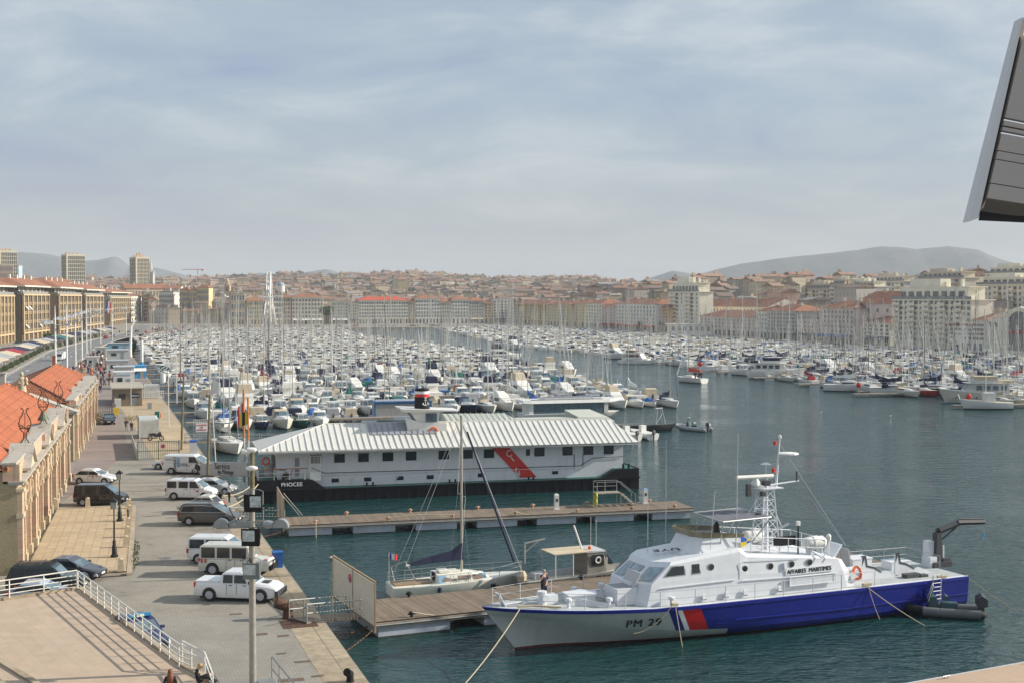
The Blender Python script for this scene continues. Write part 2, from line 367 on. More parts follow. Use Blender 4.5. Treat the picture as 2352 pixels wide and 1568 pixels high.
# ---- paved areas, each a sheet a few millimetres above the last
def sheet(name,poly,z,mm,kind='structure',thick=0.004,lbl=None):
 mb = MB(); c = sum((Vector((p[0],p[1],0)) for p in poly),Vector())/len(poly)
 mb.prism([(p[0]-c.x,p[1]-c.y) for p in poly],z-.02,z); o = mb.build(name,mm); o.location = (c.x,c.y,0)
 return tag(o,kind=kind)
COBB = brickmat('grey_setts',(.28,.26,.225),(.32,.295,.255),(.19,.175,.15),.34,.17,.85,.016,bump=.3,var=.2,nscale=.3)
for n in COBB.node_tree.nodes:
 if n.type == 'MAPPING': n.inputs['Rotation'].default_value = (0,0,-QA)
sheet('pavement',stp([(20,-9),(20,10.2),(74,10.2),(76.5,3),(76.0,-9)]),QZ+.004,COBB)
PLAZ = brickmat('plaza_slabs',(.46,.35,.215),(.53,.41,.27),(.30,.23,.15),.62,.62,.9,.02,off=0,bump=.25,var=.18,nscale=1.2)
for n in PLAZ.node_tree.nodes:
 if n.type == 'MAPPING': n.inputs['Rotation'].default_value = (0,0,-R(15))
# quay edge stones
EDGE = brickmat('edge_blocks',(.44,.36,.25),(.36,.29,.2),(.2,.16,.11),1.9,1.9,.9,.03,off=0,bump=.4,var=.35,nscale=1.5)
for n in EDGE.node_tree.nodes:
 if n.type == 'MAPPING': n.inputs['Rotation'].default_value = (0,0,-QA)
sheet('kerb',stp([(20,10.4),(20,12.4),(76,12.4),(108,12.4),(108,10.4)]),QZ+.008,EDGE)
DIRT = smat('ochre_hardstanding',(.40,.30,.18),(.47,.37,.25),(.27,.22,.16),sc_=.3)
sheet('pavement',stp([(150,7),(150,12.4),(245,12.55),(245,4.5),(182,6.3)]),QZ+.008,DIRT)
PROM = smat('promenade_paving',(.24,.19,.17),(.28,.225,.20),(.17,.14,.13),sc_=.12)
roadL = [(20,-30),(200,-24),(316,-18.8),(475,-12.4),(585,.6),(707,18.4),(900,30)]
roadR = [(20,-14),(200,-11.5),(316,-6.5),(378,-2.8),(475,1.2),(585,11.5),(707,28),(900,40)]
sheet('promenade',stp([(118,-3),(160,4.6),(245,4.4),(246,12.4),(625,13.4),(780,46),(780,36)]+list(reversed(roadR))[1:-2]+[(200,1)]),QZ+.004,PROM)
ROADM = smat('road_asphalt',(.17,.17,.165),(.2,.2,.195),(.13,.13,.125),sc_=.1)
rd = sheet('road',stp(roadL+list(reversed(roadR))),QZ+.008,ROADM)
PAINT = mat('road_paint',(.62,.62,.6),.7,var=.2,scale=3)
mb = MB(); z = QZ+.012
def strip(a,b,w_,z=QZ+.012):
 a = Vector(a).to_2d(); b = Vector(b).to_2d(); d = (b-a).normalized(); n = Vector((-d.y,d.x))*w_/2
 mb.quad(*[(p.x,p.y,z) for p in (a-n,b-n,b+n,a+n)])
def rline(k,s0,s1,w_,dash=None):
 s_ = s0
 while s_ < s1:
  e = min(s1,s_+(dash or 8)); strip(ST(s_,interp(s_,roadL)*(1-k)+interp(s_,roadR)*k),ST(e,interp(e,roadL)*(1-k)+interp(e,roadR)*k),w_); s_ = e+(dash*1.3 if dash else 0)
rline(.52,260,420,.18); rline(.60,240,400,.18); rline(.04,250,640,.15); rline(.96,250,640,.15); rline(.55,440,700,.15,3)
for k in range(26): s_ = 262+k*5.2; strip(ST(s_,interp(s_,roadL)*.48+interp(s_,roadR)*.52),ST(s_+1.6,interp(s_,roadL)*.40+interp(s_,roadR)*.60),.35)
for k in range(9): kk = .08+k*.1; s_ = 428; strip(ST(s_,interp(s_,roadL)*(1-kk)+interp(s_,roadR)*kk),ST(s_+4,interp(s_+4,roadL)*(1-kk)+interp(s_+4,roadR)*kk),.6)
for (s_,k) in ((300,.25),(345,.25),(318,.8)):
 a = interp(s_,roadL)*(1-k)+interp(s_,roadR)*k; strip(ST(s_,a),ST(s_+4,a),.25); strip(ST(s_+4,a-.5),ST(s_+6,a),.4); strip(ST(s_+4,a+.5),ST(s_+6,a),.4)
tag(mb.build('road_markings',PAINT),kind='structure')
mb = MB()
for side,off in ((roadL,-.2),(roadR,.2)):
 for (s0,t0),(s1,t1) in zip(side,side[1:]):
  if s1 > 800: continue
  n = Vector((ST(s1,t1)-ST(s0,t0))).normalized(); n = Vector((-n.y,n.x,0))*(.15)
  a,b_ = ST(s0,t0+off),ST(s1,t1+off)
  mb.hexa([(a-n).to_tuple()[:2]+(QZ+.001,),(a+n).to_tuple()[:2]+(QZ+.001,),(b_+n).to_tuple()[:2]+(QZ+.001,),(b_-n).to_tuple()[:2]+(QZ+.001,),(a-n).to_tuple()[:2]+(QZ+.13,),(a+n).to_tuple()[:2]+(QZ+.13,),(b_+n).to_tuple()[:2]+(QZ+.13,),(b_-n).to_tuple()[:2]+(QZ+.13,)])
tag(mb.build('kerb',mat('kerb_granite',(.42,.38,.33),.8)),kind='structure')
# raised stone plaza in front of the consigne hall
pz = [(-35.4,87.1),(0,0)]
plz = stp([(88.5,-4.2),(89.0,2.25),(100,2.75),(116.9,3.5),(117.6,-2.6)])
sheet('plaza',plz,QZ+.17,PLAZ)
pk = stp([(88.3,2.25),(88.3,2.6),(100,3.1),(117.3,3.85),(117.3,3.52),(100,2.76)])
sheet('kerb',pk,QZ+.19,STONE)
pk = stp([(88.1,-4.2),(88.1,2.6),(88.45,2.6),(88.45,-4.2)]); sheet('kerb',pk,QZ+.185,STONE)
pk = stp([(117.0,-2.6),(117.0,3.5),(117.6,3.5),(117.6,-2.6)]); sheet('kerb',pk,QZ+.195,STONE)
# damp stains, covers, plates
mb = MB()
def patch(s,t,rs,rt,n=12,j=.35,m_=mb):
 m_.add([(ST(s+rs*math.sin(2*math.pi*i/n)*(1+rnd.uniform(-j,j)),t+rt*math.cos(2*math.pi*i/n)*(1+rnd.uniform(-j,j)))[:2])+(QZ+.0125,) for i in range(n)],[tuple(range(n-1,-1,-1))])
for s,t,a,c in ((93.5,5.0,.9,.9),(92.5,5.3,.45,1.1),(84,7.0,.4,.8),(81,7,.35,.7),(97,7.2,.5,.9),(112,5,.5,1.6),(114,6,.35,1.8),(120,5,.4,1.4),(123,6,.5,1.8),(110.5,6.5,.3,1.0),(99,4.2,.2,.4),(126,2,.5,1.6)): patch(s,t,a*.45,c*.55)
tag(mb.build('damp_stains',mat('damp_stain',(.12,.115,.105),.35,var=.25,scale=3)),kind='structure')
mb = MB()
for s,t,a,c in ((70.5,8.6,.45,.9),(69.8,9.8,.4,.6),(66.3,9.2,.3,.5),(61.5,9.0,.5,1.2),(75.5,7.9,.3,.7),(64.5,10.0,.35,.8),(61.8,10.3,.3,.6)):
 mb.add([ST(s-a,t-c/2)[:2]+(QZ+.014,) if False else tuple(ST(s-a/2,t-c/2)[:2])+(QZ+.014,),tuple(ST(s-a/2,t+c/2)[:2])+(QZ+.014,),tuple(ST(s+a/2,t+c/2)[:2])+(QZ+.014,),tuple(ST(s+a/2,t-c/2)[:2])+(QZ+.014,)],[(0,1,2,3)])
tag(mb.build('drain_covers',mat('cast_iron_cover',(.13,.09,.065),.8,var=.4,scale=12)),kind='structure')
# ================================================================ lettering
def text_mesh(name,s,size,mm,font_bold=.0,space=1.,align='CENTER'):
 bold = font_bold > 0; font_bold = 0
 cu = bpy.data.curves.new(name,'FONT'); cu.body = s; cu.size = size; cu.extrude = .006; cu.offset = font_bold; cu.space_character = space; cu.align_x = align
 o = bpy.data.objects.new(name,cu); col.objects.link(o); bpy.context.view_layer.update()
 me = bpy.data.meshes.new_from_object(o.evaluated_get(bpy.context.evaluated_depsgraph_get())); bpy.data.objects.remove(o); bpy.data.curves.remove(cu)
 if bold:      # a bolder cut: the same letters again a hair to the right, each layer just proud of the last
  import bmesh; bm = bmesh.new(); base = me.copy()
  for i in range(3):
   q = base.copy(); q.transform(Matrix.Translation((size*.03*(i-1),0,.005*i))); bm.from_mesh(q)
  bm.to_mesh(me); bm.free()
 me.materials.clear(); me.materials.append(mm); me.name = name; return me
def put_text(s,size,mm,parent,loc,rot,bold=.0,space=1.,sx=1.,name='lettering'):
 o = part(name,text_mesh(name,s,size,mm,bold,space),parent); o.location = loc; o.rotation_euler = rot; o.scale = (sx,1,1); return o
HULLG = streak(mat('hull_grey_paint',(.48,.51,.49),.4,var=.06),.3,(.25,.2,.14),1.2); HBLUE = streak(mat('hull_blue_paint',(.010,.018,.21),.3,var=.12),.35,(.05,.06,.16),1.2); HRED = mat('hull_red_paint',(.55,.01,.015),.4,var=.06)
BOOT = mat('rust_red_antifouling',(.13,.025,.015),.6,var=.3); SHIPW = streak(mat('ship_white_paint',(.68,.70,.73),.4,var=.04),.22,(.36,.30,.22),3); DECKG = mat('grey_deck_paint',(.40,.42,.42),.75,var=.14,scale=1.5)
LETW = mat('white_lettering',(.8,.8,.8),.5,var=0); LETB = mat('black_lettering',(.01,.01,.012),.5,var=0); WHPL = mat('white_plate',(.78,.78,.78),.5,var=0)
# ================================================================ PATROL BOAT (local x runs aft, -y faces the camera side)
PBO = G(1185,1490,0); PBA = R(24.2)
pb = empty('patrol_boat',PBO,PBA,'long white and dark blue patrol boat PM 29 moored beside the wooden pontoon','patrol boat')
def PBL(u,v,z):
 g = G(u,v,z)-PBO; return Vector((g.x*math.cos(PBA)+g.y*math.sin(PBA),-g.x*math.sin(PBA)+g.y*math.cos(PBA),z))
SH = [(-2.05,2.6),(2,2.38),(7,2.18),(16,2.1),(30,2.0)]
HBm = [(-2.05,.05),(-1,.75),(0,1.2),(2,1.95),(4,2.45),(7,2.85),(10,3.02),(16,3.05),(24,2.95),(30,2.75)]
CZ = [(-2.05,2.1),(2,1.45),(5,1.02),(8,.7),(12,.5),(20,.38),(30,.34)]
CY = [(-2.05,.03),(-1,.4),(2,1.4),(5,2.05),(8,2.5),(12,2.78),(20,2.86),(30,2.6)]
WY = [(-2.05,.01),(0,.05),(2,.5),(4,1.0),(8,1.8),(12,2.35),(18,2.65),(30,2.5)]
st = [-2.05,-1.7,-1.2,-.6,0,.8,1.6,2.6,3.8,5,6.2,7.2,7.94,8.5,8.8,9.97,11.2,13,15,17,19,21,23,25,27,28.5,30]
def kslope(x): return interp(x,[(-2.05,.79),(6,.555),(12,.555),(18,.1),(22,0)])
rows = []
for x in st:
 sh,cz = interp(x,SH),interp(x,CZ); hb,cy,wy = interp(x,HBm),interp(x,CY),interp(x,WY)
 pts = [(-.7,wy*.3),(.12,wy),(cz*.55+.06,wy*.45+cy*.55),(cz,cy),(cz+.05,cy+.04),((cz+sh-.22)/2,(cy+hb)/2+.02),(sh-.2,hb),(sh-.2,hb+.05),(sh-.02,hb+.05),(sh,hb-.02)]
 k = kslope(x); rows.append([(x+(sh-z)*k if z > -.5 else x+(sh+.1)*k,y,z) for z,y in pts])
mb = MB(); npt = 10
for sgn in (-1,1):
 b = len(mb.v); mb.v += [(x,sgn*y,z) for r_ in rows for (x,y,z) in r_]
 for i in range(len(st)-1):
  for j in range(npt-1):
   x = st[i]
   if j <= 0: mi = 3
   elif j <= 2: mi = 0 if x < 11 else 1
   elif j >= 6: mi = 1
   else: mi = 0 if x < 7.93 else 4 if 8.49 < x < 8.79 else 2 if 8.79 < x < 9.9 else 1
   q = (b+i*npt+j,b+(i+1)*npt+j,b+(i+1)*npt+j+1,b+i*npt+j+1)
   mb.f.append(q if sgn < 0 else q[::-1]); mb.m.append(mi)
n_ = len(st)*npt
lst = (len(st)-1)*npt
mb.f.append(tuple(lst+j for j in range(npt))+tuple(n_+lst+j for j in range(npt-1,-1,-1))); mb.m.append(1)
hull = mb.build('hull',[HULLG,HBLUE,HRED,BOOT,LETW],pb,smooth=30)
mb = MB()     # deck
for i in range(len(st)-1):
 a,c = rows[i][-1],rows[i+1][-1]
 for (f0,f1,mi) in ((-1,-.9,1),(-.9,.9,0),(.9,1,1)):
  mb.quad((a[0],a[1]*f0,a[2]-(.02 if mi == 0 else 0)),(c[0],c[1]*f0,c[2]-(.02 if mi == 0 else 0)),(c[0],c[1]*f1,c[2]-(.02 if mi == 0 else 0)),(a[0],a[1]*f1,a[2]-(.02 if mi == 0 else 0)),mi)
mb.build('deck',[DECKG,SHIPW],pb)
def ringhouse(levels,roofmi=0):
 mb = MB(); n = len(levels[0]); tot = 2*n
 rings = [[(x,-y,z) for x,y,z in l]+[(x,y,z) for x,y,z in reversed(l)] for l in levels]
 mb.loft(rings,0,True,False); t = rings[-1]
 b = len(mb.v); mb.v += t
 for i in range(n-1): mb.f.append((b+i,b+i+1,b+tot-2-i,b+tot-1-i)); mb.m.append(roofmi)
 return mb
lv = []
for (k,y,xf,dz) in ((0,2.28,7.0,None),(1,2.22,7.35,None),(2,2.1,8.55,None),(3,1.98,8.75,None)):
 zt = {'B': 4.5,'C': 4.95,'D': 4.55,'E': 3.9}
 fr = (0,.55,.93,1)[k]; zb = 2.0
 P_ = []
 for nm,x,x2,yy,z1 in (('A',xf-.75,0,y*.52,4.42),('B',xf,0,y,4.5),('C',13.3,0,y,4.95),('D',13.85,0,y,4.56),('E',20.9-k*.28,0,y,3.9),('F',21.5-k*.42,0,y*.96,3.82)):
  P_.append((x,yy,zb+(z1-zb)*fr))
 lv.append(P_)
hs_ = ringhouse(lv).build('superstructure',SHIPW,pb)
mb = MB(); mb.box(19.9,0,3.7,.05,2.6,.05);
# forward house windows
def pane(parent,pts,name='window',fr=.05,mg=None,mf=None,off=Vector((0,0,0))):
 """framed pane on four corner points, pushed out along its normal"""
 p = [Vector(q) for q in pts]; n = (p[1]-p[0]).cross(p[2]-p[0]).normalized(); c = sum(p,Vector())/4
 o = MB(); q = [a+n*.02 for a in p]; i_ = [c+(a-c)*(1-fr*2/max(.2,(a-c).length))+n*.035 for a in p]
 o.add(p+q,[(4,5,6,7),(0,1,5,4),(1,2,6,5),(2,3,7,6),(3,0,4,7)],0); o.quad(*i_,1)
 return o.build(name,[mf or STEEL,mg or GLASS],parent)
def on(pa,pb_,pc,pd,a0,a1,b0,b1):   # sub-rectangle of a quad
 def f(a,b): return (Vector(pa)*(1-a)+Vector(pb_)*a)*(1-b)+(Vector(pd)*(1-a)+Vector(pc)*a)*b
 return [f(a0,b0),f(a1,b0),f(a1,b1),f(a0,b1)]
A1,B1,C1_ = [Vector((x,-y,z)) for x,y,z in lv[1][:3]]; A2,B2,C2_ = [Vector((x,-y,z)) for x,y,z in lv[2][:3]]
mir = lambda v: Vector((v.x,-v.y,v.z))
GLB = mat('pale_reflecting_glass',(.30,.38,.42),.1,var=.25)
pane(pb,on(A1,B1,B2,A2,.12,.88,.12,.9),mg=GLB)
for a0,a1 in ((.06,.47),(.53,.94)): pane(pb,on(mir(A1),A1,A2,mir(A2),a0,a1,.12,.9),mg=GLB)
pane(pb,on(mir(B1),mir(A1),mir(A2),mir(B2),.12,.88,.12,.9))
for sg in (-1,1):
 Y_ = -2.19*sg
 for x0,x1,z0,z1,ta in ((8.15,9.6,3.72,4.3,.5),(9.95,10.6,3.7,4.35,0)):
  q = [(x0,Y_,z0),(x1,Y_,z0),(x1,Y_+.1*sg,z1),(x0+ta,Y_+.1*sg,z1)]
  pane(pb,q if sg > 0 else q[::-1])
 for x in (11.3,13.6,15.4,16.9,18.2):
  mb = MB(); zc = 4.05 if x < 12 else 3.75; yy = -(2.165+.0)*sg
  mb.lathe([(.21,-.03*sg),(.21,.035*sg),(.16,.045*sg)],(x,yy,zc),12,0,'Y') if sg < 0 else mb.lathe([(.21,.03),(.21,-.035),(.16,-.045)],(x,yy,zc),12,0,'Y')
  mb.lathe([(.17,-.02),(.17,-.052*sg if sg > 0 else .052)],(x,yy,zc),12,1,'Y'); mb.build('porthole',[STEEL,GLASS],pb)
for x in (10.7,12.2,13.5,15.9): mb = MB(); mb.box(x,-2.36,2.25,.22,.16,.34,0,ty=.3); mb.tube((x-.12,-2.46,2.27),(x+.12,-2.46,2.27),.02,mi=1); mb.build('wall_vent',[SHIPW,BLACK],pb)
MB().box(16.4,-2.22,3.5,.2,.2,.4,0,ty=.3).build('wall_vent',SHIPW,pb)
mb = MB(); mb.path([(7.9,-2.3,3.15),(12.9,-2.3,3.2)],.03); mb.path([(13.3,-2.3,3.1),(20.2,-2.3,2.95)],.03); mb.path([(13.2,-2.24,3.2),(13.2,-2.22,4.05),(13.6,-2.2,4.2),(17.5,-2.17,4.05)],.02); mb.build('grab_rail',SHIPW,pb)
mb = MB(); mb.box(18.2,-2.37,2.5,3.2,.06,.5,0); mb.path([(16.6,-2.42,2.5),(19.9,-2.42,2.48),(19.9,-2.42,3.0),(16.6,-2.42,3.02),(16.6,-2.42,2.5)],.03); mb.build('gangway_rack',SHIPW,pb)
pl = MB().box(18.1,-2.262,3.12,3.4,.03,.36).build('name_plate',WHPL,pb)
put_text('AFFAIRES  MARITIMES',.36,LETB,pl,(18.1,-2.28,3.19),(R(90),0,0),.012,1.,.93)
put_text('PM 29',.68,LETB,hull,(6.55,-2.66,1.22),(R(112),0,R(-7.5)),.01,1.2,1.05)
put_text('FUYE',.8,LETB,hs_,(9.9,.1,4.82),(Matrix.Rotation(R(-5.6),3,'Y') @ Matrix.Rotation(R(156),3,'Z')).to_euler(),.01,1.15)
# flying bridge
lv2 = [[(10.1,.8,4.6),(10.9,1.5,4.6),(15.3,1.5,4.5)],[(10.75,.75,5.6),(11.3,1.35,5.55),(14.0,1.35,5.4)]]
ringhouse(lv2,0).build('bridge_house',SHIPW,pb)
TINT = mat('amber_screen',(.27,.23,.14),.25,var=.2)
mb = MB()
a = [(10.75,-.75,5.6),(11.3,-1.36,5.55),(14.0,-1.36,5.4)]; up = [(10.45,-.8,6.0),(11.1,-1.45,5.95),(14.1,-1.42,5.62)]
seq = [Vector(p) for p in a[::-1]]+[mir(Vector(p)) for p in a]; sup = [Vector(p) for p in up[::-1]]+[mir(Vector(p)) for p in up]
for i in range(5): mb.hexa([seq[i],seq[i+1],seq[i+1]+Vector((.03,0,0)),seq[i]+Vector((.03,0,0)),sup[i],sup[i+1],sup[i+1]+Vector((.03,0,0)),sup[i]+Vector((.03,0,0))])
mb.build('wind_screen',TINT,pb)
zc = 6.55
e_ = lambda x,y: ((2400+x/2.24)*.57422,(1700+y/2.24)*.57422)
cs = [PBL(*e_(840,782),zc),PBL(*e_(1100,865),zc),PBL(*e_(1535,820),zc),PBL(*e_(1250,742),zc)]
mb = MB(); lo_ = [(p.x,p.y) for p in cs]; mb.prism(lo_,zc-.02,zc+.03,0)
for a,c in zip(cs,cs[1:]+cs[:1]): mb.tube(a,c,.045,mi=1)
for p in cs:
 mb.tube(p,(max(10.9,min(15.2,p.x*.6+5.2)),max(-1.3,min(1.3,p.y)),5.0),.035,mi=1)
mb.build('sun_awning',[mat('slate_awning',(.13,.135,.16),.85,var=.2),STEEL],pb)
MB().lathe([(.22,0),(.22,.3),(.16,.75),(.05,.95)],(13.2,.2,5.2),8).build('helm_seat',mat('brown_cover',(.06,.05,.05),.8),pb)
# pennant emblem on the bridge side
mb = MB(); x0,z0 = 13.75,4.95; yy = -1.5
E1 = mat('flag_yellow',(.75,.55,.05),.6,var=0); E2 = mat('flag_blue',(.02,.12,.5),.6,var=0)
A_,B_,C_,D_ = (x0,z0+.55),(x0+.42,z0+.3),(x0+.9,z0+.28),(x0,z0-.15)
def tri(m_,pts,mi,y=-1.53): m_.add([(x,y,z) for x,z in pts],[tuple(range(len(pts)))],mi)
M1 = (x0+.05,z0+.2);
tri(mb,[(x0,z0+.2),(x0+.42,z0+.25),(x0+.42,z0+.42),(x0,z0+.55)],1); tri(mb,[(x0,z0-.15),(x0+.42,z0+.08),(x0+.42,z0+.25),(x0,z0+.2)],0)
tri(mb,[(x0+.42,z0+.25),(x0+.9,z0+.27),(x0+.42,z0+.42)],0); tri(mb,[(x0+.42,z0+.08),(x0+.9,z0+.27),(x0+.42,z0+.25)],1)
mb.build('pennant_emblem',[E1,E2],pb)
# mast
mb = MB(); bz = 4.2; tp = 7.95
legs = [(15.9,-.6),(15.9,.6),(17.2,-.6),(17.2,.6)]
for x,y in legs: mb.tube((x,y,bz-.1),(16.5+(x-16.5)*.55,y*.6,tp),.045)
for k in range(6):
 z0_,z1_ = bz+k*.62,bz+(k+1)*.62
 def LP(i,z): x,y = legs[i]; f = (z-bz)/(tp-bz); return (x+(16.5+(x-16.5)*.55-x)*f,y+(y*.6-y)*f,z)
 for a,c in ((0,1),(0,2),(1,3),(2,3)): mb.tube(LP(a,z0_),LP(c,z1_),.022); mb.tube(LP(a,z1_),LP(c,z1_),.018)
mb.tube((16.6,0,bz-.1),(16.6,0,8.6),.13,.1,8); mb.box(16.7,0,7.95,1.7,.9,.06)
mb.tube((15.4,0,8.05),(18.9,-.1,8.3),.05); mb.tube((17.3,0,8.0),(17.55,0,10.9),.08,.04)
mb.build('lattice_mast',SHIPW,pb)
mb = MB(); mb.tube((14.3,-.25,8.75),(16.9,-.25,8.72),.13,n=8,mi=0); mb.lathe([(.3,0),(.34,.1),(.2,.35),(.1,.6)],(15.7,-.2,8.15),10,0); mb.lathe([(.1,-.05),(.62,.0),(.6,.08),(.1,.14)],(18.2,0,9.95),12,0); mb.lathe([(.08,0),(.35,.03),(.1,.14)],(16.7,.2,9.35),10,0); mb.tube((16.7,.2,8.1),(16.7,.2,9.4),.025)
mb.lathe([(.06,0),(.1,.05),(.1,.2),(.04,.26)],(17.56,0,10.9),8,0); mb.tube((17.6,0,9.8),(18.2,0,9.95),.03); mb.build('radar_and_antennas',[WHITE],pb)
mb = MB(); mb.lathe([(.1,0),(.1,.24)],(17.2,0,10.55),8,0); mb.lathe([(.1,0),(.1,.24)],(17.1,0,8.9),8,0); mb.build('red_mast_light',RED,pb)
mb = MB(); mb.box(15.1,-.3,7.6,.25,.25,.75); mb.box(16.3,-.4,8.2,.4,.35,.3); mb.box(16.0,-.5,7.6,.25,.3,.25); mb.box(15.4,-.9,6.4,.25,.25,.3); mb.tube((18.75,-.1,8.3),(18.75,-.1,8.9),.06); mb.build('mast_lamps',DARK,pb)
mb = MB(); mb.tube((8.9,.9,4.5),(8.9,.9,7.9),.02); mb.tube((11.6,-1.6,4.9),(11.9,-1.6,8.3),.02); mb.tube((13.4,-1.55,4.9),(13.5,-1.55,11.6),.035,.015); mb.tube((10.6,1.7,4.8),(10.6,1.7,11),.03,.012)
for a,c in (((18.8,-.1,8.3),(21.5,-1.8,4)),((17.5,0,10.7),(22.6,0,4)),((16.4,0,8),(13.5,-1.3,5.5)),((16.2,.2,8),(12,1,5.6))): mb.tube(a,c,.012,n=3)
mb.build('whip_aerials',LGREY,pb)
# aft roof rails and rafts
mb = MB()
def rail(m_,pts,h=.95,n_=1,r=.022,lv_=(1.,.5),posts=True):
 for a,c in zip(pts,pts[1:]):
  a,c = Vector(a),Vector(c); L_ = (c-a).length; k = max(1,round(L_/n_))
  for f in lv_: m_.tube(a+Vector((0,0,h*f)),c+Vector((0,0,h*f)),r*.8,n=4)
  for i in range(k+1): p = a+(c-a)*i/k; m_.tube(p,p+Vector((0,0,h)),r,n=4)
rail(mb,[(14.2,-1.9,4.5),(19.5,-1.9,3.95)],1.,1.3,.03); rail(mb,[(14.2,1.9,4.5),(19.8,1.9,3.9),(19.8,-.3,3.9)],1.,1.3,.03)
mb.build('roof_rail',SHIPW,pb)
for x,y in ((19.0,-1.55),(16.9,1.75)):
 mb = MB(); mb.lathe([(.12,-.75),(.33,-.68),(.38,-.6),(.38,-.22),(.42,-.2),(.42,.2),(.38,.22),(.38,.6),(.33,.68),(.12,.75)],(x,y,4.75),12,0,'X')
 for k in (-.4,.4): mb.box(x+k,y,4.1,.08,.5,.35,1); mb.tube((x+k,y-.3,4.3),(x+k+.4,y-.75,3.95),.04,mi=1)
 mb.build('life_raft',[WHITE,SHIPW],pb,smooth=40)
mb = MB(); mb.box(16.8,-1.6,4.75,1.5,.12,.55); mb.tube((17.7,-1.7,4.2),(17.7,-1.7,5.9),.05); mb.build('black_lamp_board',BLACK,pb)
mb = MB(); mb.lathe([(.05,0),(.05,.9),(.14,.95),(.15,1.2),(.08,1.33)],(19.9,-1.75,3.9),8); mb.box(17.7,-1.7,5.9,.2,.2,.25); mb.build('white_dome_light',WHITE,pb)
mb = MB(); mb.tube((18.6,1.2,4),(18.6,1.2,5.1),.07); mb.tube((18.4,1.2,5.2),(19.0,1.0,5.5),.08); mb.tube((18.6,1.2,5.3),(18.2,1.3,6.2),.03); mb.build('searchlight_mount',LGREY,pb)
# foredeck
dk = lambda x: interp(x,SH)-.02
mb = MB(); z = dk(5.6); mb.box(6.1,-.9,z,1.25,1.5,.95,0); mb.box(6.1,-.9,z+.93,1.05,1.3,.03,1); mb.hexa([(6.55,-1.65,z+.95),(6.55,-.15,z+.95),(6.62,-.15,z+.95),(6.62,-1.65,z+.95),(6.95,-1.65,z+1.75),(6.95,-.15,z+1.75),(7.02,-.15,z+1.75),(7.02,-1.65,z+1.75)],2); mb.build('deck_locker',[SHIPW,GREY,LGREY],pb)
mb = MB(); z = dk(3.6); mb.prism([(3.1,-.55),(4.6,-.7),(4.9,0),(4.4,.6),(3.2,.5)],z,z+.45,0); mb.prism([(3.0,-.6),(4.7,-.75),(5.0,0),(4.4,.7),(3.1,.55)],z+.45,z+.52,0); mb.hexa([(3.2,-.9,z),(5.2,-1.9,z),(5.2,-1.95,z),(3.2,-.95,z),(3.2,-.9,z+.45),(5.2,-1.9,z+.12),(5.2,-1.95,z+.12),(3.2,-.95,z+.45)]); mb.build('foredeck_hatch',SHIPW,pb)
mb = MB(); z = dk(1.6); mb.lathe([(.28,0),(.28,.2),(.2,.3),(.2,.6),(.27,.62),(.27,.75)],(1.55,-.1,z),10); mb.box(2.1,.0,z,.7,.6,.5); mb.lathe([(.2,-.1),(.24,.1)],(1.6,-.42,z+.4),10,0,'Y'); mb.path([(1.3,0,z+.3),(.2,.05,z+.2),(-.8,.1,z+.15)],.05,mi=0); mb.build('windlass',SHIPW,pb)
for x,y,h in ((2.6,-1.3,.55),(4.9,-1.75,.55),(4.3,1.4,.55),(6.3,1.8,.6),(8.4,-2.6,.55),(1.9,.95,.5)):
 z = dk(x); MB().lathe([(.13,0),(.09,.05),(.09,h*.65),(.19,h*.67),(.19,h*.92),(.14,h)],(x,y,z),10).build('mushroom_vent',SHIPW,pb)
mb = MB(); z = dk(-.3); mb.box(-.1,0,z,1.0,.7,.05,1); mb.hexa([(-.75,-.35,z),(-.75,.35,z),(-.68,.35,z),(-.68,-.35,z),(-1.15,-.3,z+.75),(-1.15,.3,z+.75),(-1.08,.3,z+.75),(-1.08,-.3,z+.75)],0); mb.build('bow_hatch',[SHIPW,GREY],pb)
mb = MB()
sp = [x for x in (-1.2,.9,3.2,5.5,7.6,9.8,11.8,13.8,15.8,17.9,20)]
for sg in (-1,1):
 pts = [(x,sg*(interp(x,HBm)-.12),interp(x,SH)) for x in sp]
 for p in pts: mb.tube(p,(p[0],p[1],p[2]+.9),.028,n=5)
 for a,c in zip(pts,pts[1:]):
  for h in (.88,.45): mb.tube((a[0],a[1],a[2]+h),(c[0],c[1],c[2]+h),.013,n=3)
for pts in ([(22.5,-2.85),(20,-2.85)],[(22.5,2.8),(29.6,2.6),(29.6,-.6)]):
 rail(mb,[(x,y,interp(x,SH)) for x,y in pts],.9,1.8,.022)
mb.build('deck_rail',LGREY,pb)
mb = MB(); mb.path([(4.0,1.2,2.4),(5,.6,2.35),(5.6,-.2,2.3),(4.6,-.6,2.3),(4.4,-1.2,2.3),(5.5,-1.5,2.3),(5.7,-1.1,2.3)],.035)
mb.path([(-.3,-.9,2.6),(.6,-1.0,2.58),(2.0,-1.55,2.48)],.07); mb.path([(8.2,-2.95,2.35),(8.6,-2.95,2.3)],.12); mb.path([(21.6,-2.85,2.2),(22.2,-2.85,2.2)],.12); mb.path([(27.5,-2.7,2.15),(28.2,-2.7,2.12)],.1)
mb.build('coiled_ropes',ROPE,pb)
